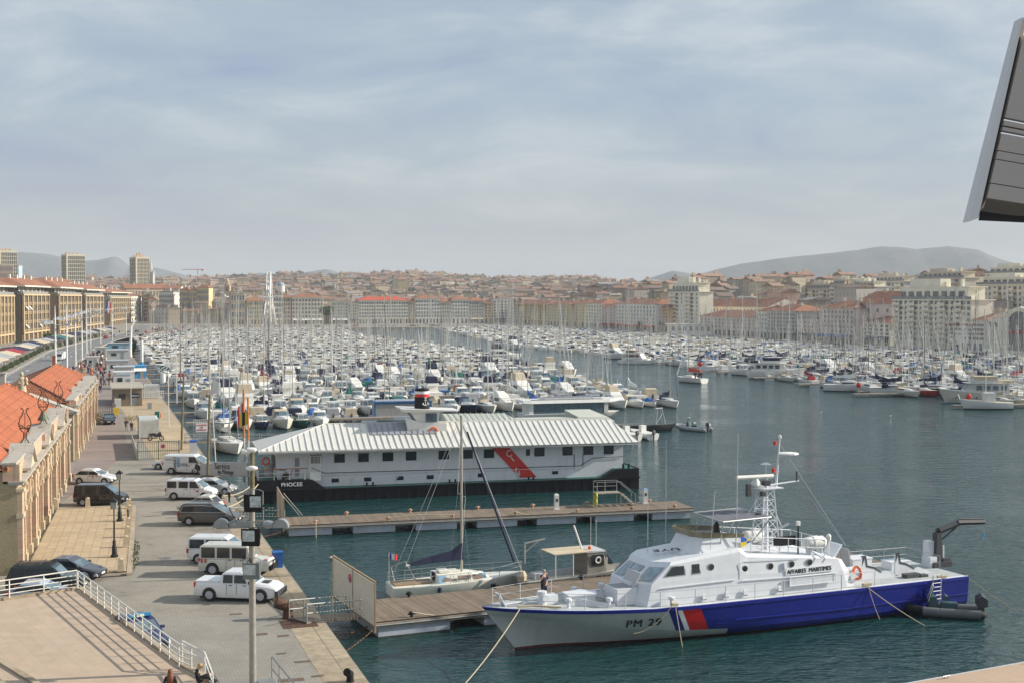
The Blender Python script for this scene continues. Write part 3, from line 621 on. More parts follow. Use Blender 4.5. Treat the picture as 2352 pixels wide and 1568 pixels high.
# aft deck
MB().torus((21.85,-2.0,2.75),.36,.09,'X',16,6).build('life_ring',ORANGE,pb)
mb = MB(); mb.hexa([(20.6,-2.0,2),(22.6,-2.0,2),(22.6,1.9,2),(20.6,1.9,2),(20.3,-1.95,3.1),(21.2,-1.95,3.1),(21.2,1.9,3.1),(20.3,1.9,3.1)]); mb.build('aft_companionway',SHIPW,pb)
mb = MB(); mb.hexa([(21.6,.2,3.0),(21.6,1.4,3.0),(21.7,1.4,3.0),(21.7,.2,3.0),(22.4,.2,4.05),(22.4,1.4,4.05),(22.5,1.4,4.05),(22.5,.2,4.05)]); mb.build('open_hatch_lid',SHIPW,pb)
for x in (23.0,25.6):
 mb = MB(); mb.prof([(x-.0,2.0),(x+.0,3.45),(x+.25,3.45),(x+.35,2.85),(x+.9,2.7),(x+1.5,2.35),(x+1.9,2.45),(x+3.0,2.0)],.2-.05,.2+.07,0)
 mb.prof([(x+.02,2.9),(x+.02,3.5),(x+.3,3.5),(x+.42,2.9),(x+.95,2.76),(x+1.5,2.42),(x+1.5,2.35),(x+.9,2.66),(x+.33,2.8),(x+.2,3.4)],.13,.29,1)
 o = mb.build('boat_cradle',[SHIPW,DARK],pb); o.location = (0,-1.2,0); o.rotation_euler = (0,0,0)
for x,y,a,b_,h in ((24.6,1.4,1.5,1.1,.85),(27.4,1.0,1.5,1.0,.5),(22.9,-.3,1.2,.8,.6)):
 mb = MB(); mb.box(x,y,1.98,a,b_,h); mb.box(x,y,1.98+h,a*1.06,b_*1.06,.06); mb.build('deck_box',SHIPW,pb)
mb = MB(); mb.hexa([(23.2,.3,2.5),(23.2,1.3,2.5),(23.3,1.3,2.5),(23.3,.3,2.5),(23.0,.3,3.7),(23.0,1.2,3.7),(23.1,1.2,3.7),(23.1,.3,3.7)]); mb.build('grey_hatch_cover',GREY,pb)
mb = MB(); mb.box(26.4,-1.6,2.0,1.1,.5,.25,0); mb.box(27.2,-1.7,2.0,.6,.4,.15,0); mb.build('black_kit_bags',DARK,pb)
# crane
CG = mat('crane_grey',(.045,.045,.05),.5,var=.15)
cb_ = PBL((3200+1110/2.0078)*.57422,(1950+625/2.0078)*.57422,2.0)
cx,cy = cb_.x,cb_.y
mb = MB(); mb.box(cx,cy,1.98,1.5,.9,.35,0); mb.box(cx+.5,cy,2.3,.6,.5,.2,0); mb.box(cx-.1,cy,2.3,.5,.42,1.9,0,tx=.8); mb.build('crane_column',CG,pb)
mb = MB(); mb.hexa([(cx-.15,cy-.12,4.0),(cx+.15,cy-.12,3.95),(cx+.15,cy+.12,3.95),(cx-.15,cy+.12,4.0),(cx-.15,cy-.12,4.4),(cx+.15,cy-.12,4.45),(cx+.15,cy+.12,4.45),(cx-.15,cy+.12,4.4)])
mb.tube((cx,cy,4.3),(cx+1.5,cy-.2,4.75),.24,.2,6); mb.tube((cx+1.4,cy-.2,4.78),(cx+3.4,cy-.5,4.72),.2,.16,6); mb.tube((cx+.1,cy,3.6),(cx+1.3,cy-.2,4.5),.06); mb.tube((cx+1.5,cy-.2,5.0),(cx+3.4,cy-.5,4.9),.05); mb.build('crane_boom',CG,pb)
mb = MB(); mb.tube((cx+3.4,cy-.5,4.7),(cx+3.4,cy-.5,3.95),.015,mi=0); mb.box(cx+3.4,cy-.5,3.78,.1,.06,.17,1); mb.path([(cx+3.4,cy-.5,3.8),(cx+3.5,cy-.5,3.68),(cx+3.4,cy-.5,3.58),(cx+3.3,cy-.5,3.66)],.03,mi=1); mb.build('crane_hook',[STEEL,mat('hook_blue',(.02,.25,.55),.5,var=0)],pb)
mb = MB(); mb.box(cx-.65,cy+.1,1.98,.55,.8,.7); mb.box(cx-.55,cy+.3,2.6,.5,.5,1.05); mb.box(cx+.5,cy+.35,2.4,.08,.6,.9); mb.build('crane_cabinet',SHIPW,pb)
mb = MB()
for x in (26.9,27.55): mb.tube((x,-2.98,2.35),(x,-2.96,.75),.03)
for k in range(6): mb.tube((26.9,-2.98,.85+k*.25),(27.55,-2.98,.85+k*.25),.025)
mb.build('side_ladder',STEEL,pb)
mb = MB(); mb.path([(i*.55+11.2,-(interp(i*.55+11.2,HBm)-.02)-.03,0.98+.0*i) for i in range(2)],.02)
mb.path([(x,-(interp(x,CY)+.13),interp(x,CZ)+.55) for x in (12.5,16,20,24,28,30)],.04); mb.build('rubbing_strake',HBLUE,pb)
# mooring lines of the patrol boat
def PBW(x,y,z): return PBO+Vector((x*math.cos(PBA)-y*math.sin(PBA),x*math.sin(PBA)+y*math.cos(PBA),z))
def rope(a,b,sag=.3,r=.03,label=None,n=7,mm=None,grp='mooring ropes'):
 a,b = Vector(a),Vector(b); m_ = MB(); pts = [a+(b-a)*i/n-Vector((0,0,4*sag*(i/n)*(1-i/n))) for i in range(n+1)]
 pts = [p-a for p in pts]; m_.path(pts,r,4); o = m_.build('mooring_rope',mm or ROPE); o.location = a; return tag(o,label,'rope',grp)
rope(PBW(-.2,-1.05,2.55),G(1040,1600,0),.25,.035,'tan rope running from the patrol boat bow down to the water')
rope(PBW(8.4,-3.02,2.3),PBW(8.7,-3.3,-.0),0,.03,'rope hanging straight down beside the red stripe of the blue hull')
rope(PBW(8.2,-3.05,2.3),PBW(5.9,-2.75,.9),.35,.018,'slack rope end looped across the PM 29 number')
rope(PBW(21.8,-3.0,2.1),PBW(24.3,-5.2,0),.1,.03,'slanting rope from the aft bollard to the water near the dinghy')
rope(PBW(21.9,-3.0,2.1),PBW(22.6,-3.2,.1),.1,.02,'thin rope end hanging down the blue hull amidships')
rope(PBW(29.8,-2.6,2.05),G(2344,1409,0),.1,.03,'rope from the patrol boat stern to the open water at right')
# ================================================================ BARGE (local x to the right, y away)
BG = G(613,1155,0); BA = R(14.93)
bgE = empty('station_barge',BG,BA,'long white floating office barge PHOCEE with ribbed metal roof and black hull','barge')
BHULL = mat('barge_black_paint',(.012,.013,.016),.75,var=.3,scale=1.5,spec=.2); BGREEN = mat('barge_green_deck',(.012,.10,.085),.6,var=.15); BWALL = streak(mat('barge_white_wall',(.70,.71,.73),.45,var=.04),.3,(.38,.33,.26),1.5)
BW_ = 8.6
mb = MB(); mb.prof([(-.9,-1),(37.5,-1),(37.5,1.2),(36.9,1.2),(-.9,1.2)],0,BW_,0)
for x in range(0,37,1): mb.box(x+.5,-.03,-.3,.06,.06,1.4,0)
mb.box(18.3,-.05,1.12,38.6,.12,.12,0); mb.build('hull',BHULL,bgE)
mb = MB(); mb.prof([(33.6,1.21),(35.0,2.08),(37.5,2.1),(37.5,1.19)],-.02,.1,0); mb.box(37.45,BW_/2,1.2,.12,BW_-.3,.9)
mb.build('bulwark',BHULL,bgE); mb = MB(); mb.prof([(-.95,1.19),(4.0,1.19),(5.6,1.21),(4.3,2.12),(-.95,2.2)],-.02,.12,0); mb.box(-.9,BW_/2,1.2,.12,BW_,1.0); bul = mb.build('bulwark',BHULL,bgE)
mb = MB(); mb.box(18.3,BW_/2,1.2,38.2,BW_-.2,.03); mb.box(1.7,BW_/2,1.23,5.1,BW_-.4,.85); mb.box(36.2,BW_/2,1.23,2.4,BW_-.3,.8)
for k in range(5): mb.box(34.9-.25*k,.5,1.23,.3,.9,.75-.15*k)
mb.build('deck',BGREEN,bgE)
wl = MB(); wl.box(18.6,BW_/2+.1,1.23,35.2,BW_-2.2,3.55); walls = wl.build('cabin_wall',BWALL,bgE)
put_text('PHOCEE',.52,LETW,bul,(2.35,-.04,1.55),(R(90),0,0),.018,1.05)
def rect(m_,x0,x1,z0,z1,y,mi=0,d=.03): m_.hexa([(x0,y-d,z0),(x1,y-d,z0),(x1,y,z0),(x0,y,z0),(x0,y-d,z1),(x1,y-d,z1),(x1,y,z1),(x0,y,z1)],mi)
FRB = mat('bronze_frame',(.12,.08,.05),.5,var=.1)
for i,x in enumerate((5.2,7.06,9.39,11.8,14.11,17.39,19.8,22.0,27.25,30.22,32.44,34.64)):
 if i == 0: x = 4.75
 mb = MB(); w_ = 1.05; rect(mb,x-w_/2,x+w_/2,3.5,4.36,1.2,0,.04); rect(mb,x-w_/2+.07,x+w_/2-.07,3.57,4.29,1.16,1,.012)
 mb.build('window',[FRB if i < 3 else BLACK,GLASS],bgE)
mb = MB(); rect(mb,25.85,26.25,3.6,4.25,1.2,0,.04); mb.build('window',GLASS,bgE)
for x in (6.63,9.8,13.0,16.02,21.2,25.7,28.9):
 mb = MB(); rect(mb,x-.35,x+.35,1.6,1.98,1.2,0,.03); rect(mb,x-.3,x+.3,1.64,1.94,1.17,1,.012); mb.build('low_window',[LGREY if x > 25 else BLACK,GLASS],bgE)
mb = MB(); rect(mb,2.6,3.35,2.1,4.2,1.2,0,.04); rect(mb,2.75,3.2,3.25,4.1,1.16,1,.01); rect(mb,2.75,3.2,2.25,3.1,1.16,1,.01); mb.build('door',[WHITE,GREY],bgE)
mb = MB(); rect(mb,31.0,31.75,2.0,4.3,1.2,0,.05); mb.tube((30.9,1.1,2.3),(30.9,1.1,3.6),.025,mi=1); mb.tube((31.85,1.1,2.3),(31.85,1.1,3.6),.025,mi=1); mb.build('door',[BWALL,BLACK],bgE)
for (x0,x1) in ((.95,.0),):
 for y in (2.6,4.2,6): mb = MB(); mb.box(.97,y,3.1,.05,.9,1.1,0); mb.box(.93,y,3.18,.03,.74,.94,1); mb.build('window',[FRB,GLASS],bgE)
mb = MB()
mb.hexa([(25.2,1.12,1.42),(26.95,1.12,1.42),(26.95,1.17,1.42),(25.2,1.17,1.42),(22.2,1.12,4.6),(24.0,1.12,4.6),(24.0,1.17,4.6),(22.2,1.17,4.6)],0)
def arc(m_,cx,cz,r,a0,a1,w_,mi,y=1.10):
 k = 10; pr = [(math.cos(R(a0+(a1-a0)*i/k)),math.sin(R(a0+(a1-a0)*i/k))) for i in range(k+1)]
 for (c0,s0),(c1,s1) in zip(pr,pr[1:]): m_.add([(cx+r*c0,y,cz+r*s0),(cx+r*c1,y,cz+r*s1),(cx+(r-w_)*c1,y,cz+(r-w_)*s1),(cx+(r-w_)*c0,y,cz+(r-w_)*s0)],[(0,1,2,3)],mi)
arc(mb,24.1,3.9,.34,60,330,.08,1); arc(mb,25.2,2.15,.5,140,270,.09,1); mb.hexa([(24.2,1.1,3.5),(24.32,1.1,3.5),(24.32,1.11,3.5),(24.2,1.11,3.5),(24.5,1.1,3.1),(24.62,1.1,3.1),(24.62,1.11,3.1),(24.5,1.11,3.1)],1)
mb.build('red_stripe',[RED,LETW],bgE)
# cable line, pipes, vents
mb = MB(); mb.path([(.6,1.14,3.1),(1.9,1.14,2.95)],.03,mi=1); mb.path([(4.4,1.14,3.1),(5.6,1.14,2.55),(31.5,1.14,2.4),(33.0,1.14,3.15),(36.2,1.14,3.2)],.03,mi=1); mb.path([(5.0,1.1,2.35),(31,1.1,2.2)],.025,mi=0)
for x in (8.2,12.6,20.1,25,35.3): mb.path([(x,1.1,1.3),(x,1.1,2.0),(x+.15,1.1,2.05),(x+.15,1.1,1.8)],.04,mi=0)
mb.build('wall_pipes',[BWALL,BLACK],bgE)
mb = MB()
for x in (9.6,10.2,17.8,18.4,25.9,26.4): mb.tube((x,.45,1.2),(x,.45,1.6),.09)
mb.box(18.1,.45,1.2,1.2,.3,.1); mb.box(9.9,.45,1.2,1.2,.3,.1)
for x in (.9,1.6,36,36.6): mb.tube((x,.6,2.05),(x,.6,2.5),.12)
mb.build('mooring_bitts',BLACK,bgE)
RIB = mat('ribbed_roof_sheet',(.66,.65,.60),.45,var=.05); RGREY = mat('grey_roof_sheet',(.30,.31,.34),.4,var=.15)
ez,rz0,rz1 = 4.92,7.0,6.75; yc = 4.4
mb = MB(); eL,eR,yn,yf = -.8,37.4,-.35,9.1
RL,RR = (6.0,yc,rz0),(35.9,yc,rz1)
N1,N2,F2_,F1_ = (eL,yn,ez+.05),(eR,yn,ez-.15),(eR,yf,ez-.15),(eL,yf,ez+.05)
mb.add([N1,N2,F2_,F1_,RL,RR],[(0,1,5,4),(1,2,5),(2,3,4,5),(3,0,4),(3,2,1,0)],0)
d_ = .1; mb.add([N1,N2,(eR,yn,ez-.33),(eL,yn,ez-.13)],[(3,2,1,0)],0)
mb.box((eL+eR)/2,yn+.05,ez-.25,eR-eL,.1,.14,1)
x = eL+.3
while x < eR-.1:
 zb = ez+.05-.2*(x-eL)/(eR-eL); f = 1. if 6.0 <= x <= 35.9 else ((x-eL)/(6.0-eL) if x < 6 else (eR-x)/(eR-35.9))
 # ribs run with the slope, from eave to ridge
 top = Vector((x,yn+(yc-yn)*f,0)); zr = (rz0+(rz1-rz0)*(x-6)/29.9) if 6 <= x <= 35.9 else zb+((rz0 if x < 6 else rz1)-zb)*f
 mb.hexa([(x-.04,yn,zb-.02),(x+.04,yn,zb-.02),(x+.04,top.y,zr-.02),(x-.04,top.y,zr-.02),(x-.03,yn,zb+.07),(x+.03,yn,zb+.07),(x+.03,top.y,zr+.07),(x-.03,top.y,zr+.07)],2)
 x += .62
mb.tube(N1,RL,.07,mi=0); mb.tube(RL,RR,.08,mi=0)
mb.build('roof',[RIB,GREY,mat('roof_rib',(.56,.56,.53),.5,var=.05)],bgE)
def onroof(x,f,up=.03):
 zb = ez+.05-.2*(x-eL)/(eR-eL); zr = rz0+(rz1-rz0)*(x-6)/29.9; return (x,yn+(yc-yn)*f,zb+(zr-zb)*f+up)
mb = MB(); mb.hexa([onroof(10.2,.52,.01),onroof(16.9,.52,.01),onroof(16.9,.98,.01),onroof(10.2,.98,.01),onroof(10.2,.52,.09),onroof(16.9,.52,.09),onroof(16.9,.98,.09),onroof(10.2,.98,.09)],0)
for k in range(12): x = 10.4+k*.58; mb.tube(onroof(x,.52,.12),onroof(x,.98,.12),.03,mi=1,n=4)
mb.build('grey_roof_panel',[RGREY,GREY],bgE)
mb = MB(); mb.hexa([(18.5,4.9,6.75),(26.2,4.9,6.6),(26.2,7.4,6.5),(18.5,7.4,6.6),(18.5,4.9,6.85),(26.2,4.9,6.7),(25.3,7.6,7.35),(18.5,7.6,7.45)],0)
for k in range(13): x = 18.6+k*.6; mb.tube((x,4.85,6.9),(x-.05*k/13,7.6,7.5),.035,mi=1,n=4)
mb.hexa([(32,4.9,6.6),(36.6,4.9,6.5),(36.6,8,6.4),(32,8,6.4),(32.6,5,7.0),(36.0,5,6.9),(34.6,7.4,7.6),(31.8,7.4,7.6)],0); mb.box(29,6,6.5,6.5,2.0,.4,0)
mb.build('terrace_canopy',[mat('greenish_sheet',(.5,.52,.45),.5,var=.06),LGREY],bgE)
# roof wheelhouse and funnel
mb = MB()
mb.prof([(14.2,5.4),(19.6,5.0),(19.6,5.75),(17.9,6.1),(17.9,7.05),(15.4,7.05),(13.8,7.6)],2.7,2.8,0)
mb.box(16.6,3.8,5.3,2.8,2.3,1.6,0)
mb.hexa([(15.2,2.9,6.8),(17.2,2.9,6.8),(17.2,5.3,6.8),(15.2,5.3,6.8),(14.3,2.6,8.15),(17.3,2.7,8.15),(17.3,5.5,8.15),(14.3,5.5,8.15)],0)
mb.hexa([(13.5,2.2,8.15),(18.6,2.3,8.1),(18.6,5.8,8.1),(13.5,5.8,8.15),(13.3,2.0,8.5),(19.3,2.3,8.2),(19.3,5.8,8.2),(13.3,6.0,8.5)],0)
wh = mb.build('roof_wheelhouse',WHITE,bgE)
mb = MB(); mb.hexa([(15.9,2.72,7.1),(17.0,2.72,7.1),(17.0,2.8,7.1),(15.9,2.8,7.1),(15.85,2.62,7.95),(17.0,2.62,7.95),(17.0,2.75,7.95),(15.85,2.75,7.95)]); ww = mb.build('window',GLASSB,wh)
for y in (3.4,4.5): mb = MB(); mb.hexa([(15.0,y-.4,7.0),(15.1,y-.4,7.0),(15.1,y+.4,7.0),(15.0,y+.4,7.0),(14.35,y-.4,7.95),(14.5,y-.4,7.95),(14.5,y+.4,7.95),(14.35,y+.4,7.95)]); mb.build('window',GLASSB,wh)
MB().torus((16.65,2.62,6.15),.36,.1,'Y',18,6).build('life_ring',ORANGE,wh)
fn = MB(); prf = [(.78,8.3),(.75,9.55),(.74,9.56),(.73,9.85),(.72,9.86),(.71,10.12),(.70,10.13),(.69,10.35)]
fm = [0,0,1,1,2,2,0]
for (r0,z0_),(r1,z1_),mi in zip(prf,prf[1:],fm): fn.lathe([(r0,z0_),(r1,z1_)],(15.7,3.7,0),20,mi)
fn.lathe([(.6,10.3),(.6,10.4)],(15.7,3.7,0),16,0)
fu = fn.build('funnel',[BLACK,RED,LETW],bgE,smooth=35)
mb = MB(); X0,Z0 = 15.9,8.75; y = 2.93
mb.box(X0,y,Z0+.05,.07,.03,.6); mb.box(X0,y,Z0+.48,.28,.03,.06)
mb.torus((X0,y,Z0+.73),.08,.025,'Y',10,4)
for i in range(9):
 a0,a1 = R(200+i*15.5),R(200+(i+1)*15.5); mb.tube((X0+.3*math.cos(a0),y,Z0+.3+.3*math.sin(a0)),(X0+.3*math.cos(a1),y,Z0+.3+.3*math.sin(a1)),.035,n=4)
mb.tube((X0-.33,y,Z0+.1),(X0-.2,y,Z0+.28),.03,n=4); mb.tube((X0+.33,y,Z0+.1),(X0+.2,y,Z0+.28),.03,n=4)
mb.build('anchor_emblem',LETW,fu)
# porch railing
mb = MB(); rail(mb,[(3.6,.15,2.1),(-.75,.15,2.1),(-.75,8.3,2.1)],1.05,1.3,.03,(.35,.68)); mb.build('porch_rail',WHITE,bgE)
mb = MB(); mb.tube((3.9,.15,3.2),(-.75,.15,3.2),.05); mb.tube((-.75,.15,3.2),(-.75,8.3,3.2),.05); mb.build('wooden_handrail',WOODV,bgE)
mb = MB()
for k in range(8): mb.tube((4.15+k*.13,.2,2.1),(4.15+k*.13,.2,4.35),.02)
mb.tube((4.1,.2,4.35),(5.1,.2,4.35),.03); mb.tube((4.1,.2,2.1),(4.1,.2,4.35),.03); mb.tube((5.1,.2,2.0),(5.1,.2,4.35),.03); mb.box(4.6,.2,2.0,1.0,.05,.8); mb.build('gate',WHITE,bgE)
mb = MB(); mb.lathe([(.3,-.12),(.3,.12)],(1.9,.95,2.5),12,0,'Y'); mb.path([(2.2,.9,2.4),(2.5,.9,2.9),(2.55,.9,3.0)],.04,mi=1); mb.build('hose_reel',[mat('hose_brown',(.08,.03,.02),.6),RED],bgE)
MB().torus((.1,2.6,3.7),.33,.09,'Y',14,6).build('life_ring',ORANGE,bgE)
mb = MB(); mb.lathe([(.45,0),(.45,1.3)],(.5,3.6,2.1),12); mb.build('water_tank',LGREY,bgE)
# ---------------------------------------------------------------- floating pontoons
PLANK = brickmat('grey_planks',(.26,.20,.145),(.17,.13,.095),(.04,.03,.022),6.,.145,.9,.012,off=0,rot=R(90),bump=.5,var=.3,nscale=1.)
FLOATM = mat('float_blue_grey',(.40,.44,.50),.7,var=.12,scale=1.2); BEAM = mat('weathered_beam',(.27,.23,.19),.85,var=.3,scale=3); ALGAE = mat('waterline_growth',(.06,.055,.03),.9,var=.4,scale=6)
def pontoon(o,ang,L_,W_,top,label,nf,fl=4.5,name='floating_pontoon',cleats=(),grp=None):
 e = empty(name,o,ang,label,'pontoon',grp)
 MB().box(L_/2,W_/2,top-.07,L_,W_,.07).build('plank_deck',PLANK,e)
 mb = MB()
 for y in (-.06,W_+.06): mb.box(L_/2,y,top-.34,L_,.1,.26,0); mb.tube((0,y*1.0-(.07 if y < 1 else -.07),top-.2),(L_,y-(.07 if y < 1 else -.07),top-.2),.05,mi=1)
 mb.build('side_beam',[BEAM,GALV],e)
 for k in range(nf):
  x = .3+fl/2+k*(L_-.6-fl)/max(1,nf-1); mb = MB(); mb.box(x,W_/2,-.5,fl,W_-.1,top+.17,0); mb.box(x,W_/2,-.5,fl+.02,W_-.08,.56,1); mb.build('float',[FLOATM,ALGAE],e)
 for x,y in cleats:
  mb = MB(); mb.lathe([(.1,0),(.08,.15),(.17,.2),(.15,.3),(.05,.33)],(x,y,top),8); mb.tube((x-.22,y,top+.18),(x+.22,y,top+.18),.05,mi=0); mb.build('mooring_cleat',mat('pale_iron',(.45,.28,.18),.8,var=.3) if ang < R(20) else BLACK,e)
 return e
g1 = G(655,1206,.95); p1L = 35.6
P1 = pontoon(Vector((g1.x,g1.y,0)),R(14.6),p1L,4.1,.95,'long wooden pontoon between the white barge and the patrol boat',7,3.5,cleats=[(2.5,.3),(8.5,.3),(14,.3),(19.5,.3),(25,.3),(30,.3),(34,.3),(5.5,3.9),(11,3.9),(17,3.9),(22,3.9),(27,3.9),(33,3.9)])
g2 = G(858,1428,.95)
P2 = pontoon(Vector((g2.x,g2.y,0)),R(24.2),38,5.4,.95,'weathered wooden pontoon behind the patrol boat with a tall metal gate',6,4.4,cleats=[(2.4,.3),(8.2,.3),(4,5.2),(9.8,5.2),(16,5.2),(22,5.2),(28,5.2),(34,5.2)])
# pontoon fittings: gates
def loc_on(e,x,y,z): c,s = math.cos(e.rotation_euler.z),math.sin(e.rotation_euler.z); return Vector((e.location.x+x*c-y*s,e.location.y+x*s+y*c,z))
SLAT = mat('gate_slats',(.50,.47,.40),.7,var=.1); GPAN = mat('gate_orange_panel',(.42,.26,.15),.7,var=.15)
def pgate(o,ang,ln,h,label,pan):
 e = empty('pontoon_gate',o,ang,label,'gate','pontoon gates'); mb = MB()
 for x in (0,ln/2,ln): mb.box(x,0,-.3,.1,.1,h+.3+(0 if x else 0),1)
 mb.box(ln/2,0,h-.08,ln,.1,.1,1); mb.box(ln/2,0,0,ln,.1,.1,1); mb.build('gate_frame',[GALV,mat('gate_brown',(.30,.22,.13),.7,var=.2)],e)
 mb = MB(); n_ = int(ln/.16)
 for k in range(n_): mb.box(.12+k*(ln-.2)/n_,0,.1,.11,.05,h-.25,1 if (pan and (k//2) % 3 == 0) else 0)
 mb.build('gate_slats',[SLAT,GPAN],e); return e
# gates stand across the pontoon ends and reach out over both sides
ga = loc_on(P2,-.3,-1.2,.95); pgt = pgate(ga,R(24.2+90),8.2,2.6,'tall brown slatted gate at the landward end of the near pontoon',False)
MB().lathe([(.26,-.07),(.26,.07)],(4.6,0,1.9),14,0,'Y').build('no_entry_sign',mat('sign_blue_red',(.35,.05,.12),.5,var=0),pgt)
ga = loc_on(P1,-.2,-1.1,.95); pgate(ga,R(14.6+90),6.6,2.4,'metal gate with orange panels at the landward end of the far pontoon',True)
mb = MB(); mb.tube((0,0,2.0),(1.6,0,0),.035); mb.tube((.25,0,2.0),(1.85,0,0),.035); o = mb.build('gate_brace',GALV); o.location = loc_on(P1,.0,4.6,.95); o.rotation_euler = (0,0,R(14.6)); tag(o,'pair of slanting steel braces propping the far pontoon gate','brace')
# service bollards and steps on pontoon 1
def pedestal(x,y,cap,label):
 p = loc_on(P1,x,y,.95); e = empty('service_pedestal',p,R(14.6),label,'pedestal','white service pedestals')
 mb = MB(); mb.box(0,0,0,.42,.34,1.25,0,tx=.85); mb.box(0,0,0,.52,.46,.06,0); mb.build('post',WHITE,e); mb = MB(); mb.box(0,0,1.25,.4,.34,.12,0,tx=.7,ty=.7); mb.build('cap',cap,e); MB().box(0,-.18,.7,.2,.03,.25).build('panel',DARK,e)
pedestal(23.7,2.3,WHITE,'white service pedestal alone in the middle of the far pontoon'); pedestal(32.4,3.5,mat('pale_blue',(.2,.4,.6),.5),'blue capped service pedestal near the far pontoon end')
e = empty('boarding_steps',loc_on(P1,28.6,3.0,.95),R(14.6),'steel boarding platform with steps and rails on the far pontoon','steps')
mb = MB(); mb.box(0,0,1.15,2.3,1.2,.08,1)
for x in (-1.1,1.1):
 for y in (-.55,.55): mb.tube((x,y,0),(x,y,1.2),.04)
for k in range(5): mb.box(1.4+k*.25,0,1.0-k*.22,.26,1.1,.04,1)
rail(mb,[(-1.1,-.55,1.2),(-1.1,.55,1.2),(1.1,.55,1.2)],1.0,1.1,.03); mb.path([(1.1,-.55,2.2),(2.5,-.55,1.0),(2.5,-.55,0)],.03); mb.path([(-1.1,-.55,2.2),(1.1,-.55,2.2)],.03); mb.path([(1.1,.55,2.2),(2.5,.55,1.0),(2.5,.55,0)],.03); mb.build('platform',[GALV,BEAM],e)
mb = MB(); mb.torus((-1.2,-.4,1.0),.3,.1,'X',10,5); mb.torus((-1.2,-.3,.5),.35,.1,'X',10,5); mb.build('yellow_hose',mat('hose_yellow',(.45,.42,.05),.6),e)
rope(loc_on(P1,8.6,.2,1.2),loc_on(P1,14,.2,1.2),-.15,.035,'pale rope lying on the far pontoon edge left of the mast'); rope(loc_on(P1,19.6,.1,1.2),loc_on(P1,25,.1,1.2),.45,.035,'pale rope sagging below the far pontoon edge right of the furled sail')
rope(loc_on(P1,2.5,.2,1.2),loc_on(P1,2.4,-1.0,-.3),0,.03,'pale rope hanging from the first cleat of the far pontoon'); rope(loc_on(P2,2.4,.2,1.25),loc_on(P2,8.2,.2,1.25),.45,.04,'pale rope slung between two black cleats of the near pontoon')
MB_ = MB(); MB_.lathe([(.04,.0),(.16,.12),(.2,.45),(.16,.85),(.05,.95)],(0,0,0),10); o = MB_.build('boat_fender',mat('old_fender',(.40,.34,.18),.7,var=.3)); o.location = loc_on(P2,8.4,-.35,.0); tag(o,'yellowed fender hanging between the near pontoon and the patrol boat bow','fender')
# ramps from the quay
def ramp_bridge(a,b,w_,label,h=1.0):
 a,b = Vector(a),Vector(b); ang = math.atan2(b.y-a.y,b.x-a.x); L_ = (b-a).to_2d().length; dz = b.z-a.z
 e = empty('access_ramp',a,ang,label,'ramp','access ramps'); mb = MB()
 mb.hexa([(0,-w_/2,-.12),(L_,-w_/2,dz-.12),(L_,w_/2,dz-.12),(0,w_/2,-.12),(0,-w_/2,.02),(L_,-w_/2,dz+.02),(L_,w_/2,dz+.02),(0,w_/2,.02)]); mb.build('ramp_deck',brickmat('ramp_mesh',(.32,.25,.19),(.26,.21,.16),(.12,.1,.08),.12,.12,.8,.02,off=0,bump=0),e)
 mb = MB()
 for y in (-w_/2,w_/2):
  for f in (.0,.25,.5,.75,1.): mb.tube((L_*f,y,dz*f-.1),(L_*f,y,dz*f+h),.035)
  for k in (.5,1.): mb.tube((0,y,h*k),(L_,y,dz+h*k),.04)
 mb.build('side_rail',GALV,e); return e
ramp_bridge(ST(72.5,11.0,QZ+.12),loc_on(P2,-.5,2.0,1.0),1.5,'grey steel access ramp from the quay to the near pontoon gate')
ramp_bridge(ST(106.6,11.2,QZ+.12),loc_on(P1,-.3,2.0,1.0),1.6,'pale access ramp behind the lamp post leading to the far pontoon')
MB().box(0,0,0,1.9,1.9,.02).build('steel_plate',RUST).location = ST(72.2,11.0,QZ+.012)
for o in col.objects:
 if o.name == 'steel_plate': o.rotation_euler = (0,0,QA); tag(o,'rusty steel plate under the foot of the near access ramp','plate')
mb = MB()
def chain(a,b,sag,label):
 a,b = Vector(a),Vector(b); m_ = MB(); n = 14
 for i in range(n):
  f0,f1 = i/n,(i+.75)/n; p = a+(b-a)*f0-Vector((0,0,4*sag*f0*(1-f0))); q = a+(b-a)*f1-Vector((0,0,4*sag*f1*(1-f1))); m_.tube(p-a,q-a,.045,n=4)
 o = m_.build('mooring_chain',RUST); o.location = a; tag(o,label,'chain','rusty mooring chains')
chain(ST(71.5,12.4,.9),loc_on(P2,0,1,.5),.25,'rusty chain sagging below the near access ramp'); chain(ST(74.5,12.4,.9),loc_on(P2,0,4.5,.6),.2,'rusty chain behind the near access ramp'); chain(ST(68.5,12.4,.3),loc_on(P2,.2,.2,.6),.1,'rusty chain rising from the quay wall foot to the near pontoon'); chain(ST(104,12.4,.5),loc_on(P1,.1,.4,.5),.1,'rusty chain below the far pontoon gate')
def bollard(p,k,rz,label):
 mb = MB(); bm_ = RUST if k > 1.3 else BLACK; mb.lathe([(.26*k,0),(.22*k,.1),(.2*k,.5*k)],(0,0,0),12); mb.tube((0,0,.45*k),(-.5*k,0,.72*k),.2*k,.24*k,10); mb.blob((0,0,.5*k),.22*k,.22*k,.2*k,10,6); o = mb.build('mooring_bollard',bm_,smooth=40); o.location = p; o.rotation_euler = (0,0,rz); tag(o,label,'bollard','rusty mooring bollards on the quay edge')
bollard(ST(73.6,10.6,QZ),1.35,QA,'big rusty mooring bollard at the foot of the near access ramp')
bollard(ST(60.4,11.6,QZ),.8,QA+1,'small dark bollard at the bottom edge of the picture on the quay edge')
bollard(ST(119.8,11.2,QZ),.8,QA+2,'dark bollard beside the man in the white sweater')
bollard(ST(112.0,10.7,QZ),.8,QA+2,'dark bollard with ropes between the grey people carrier and the barge')
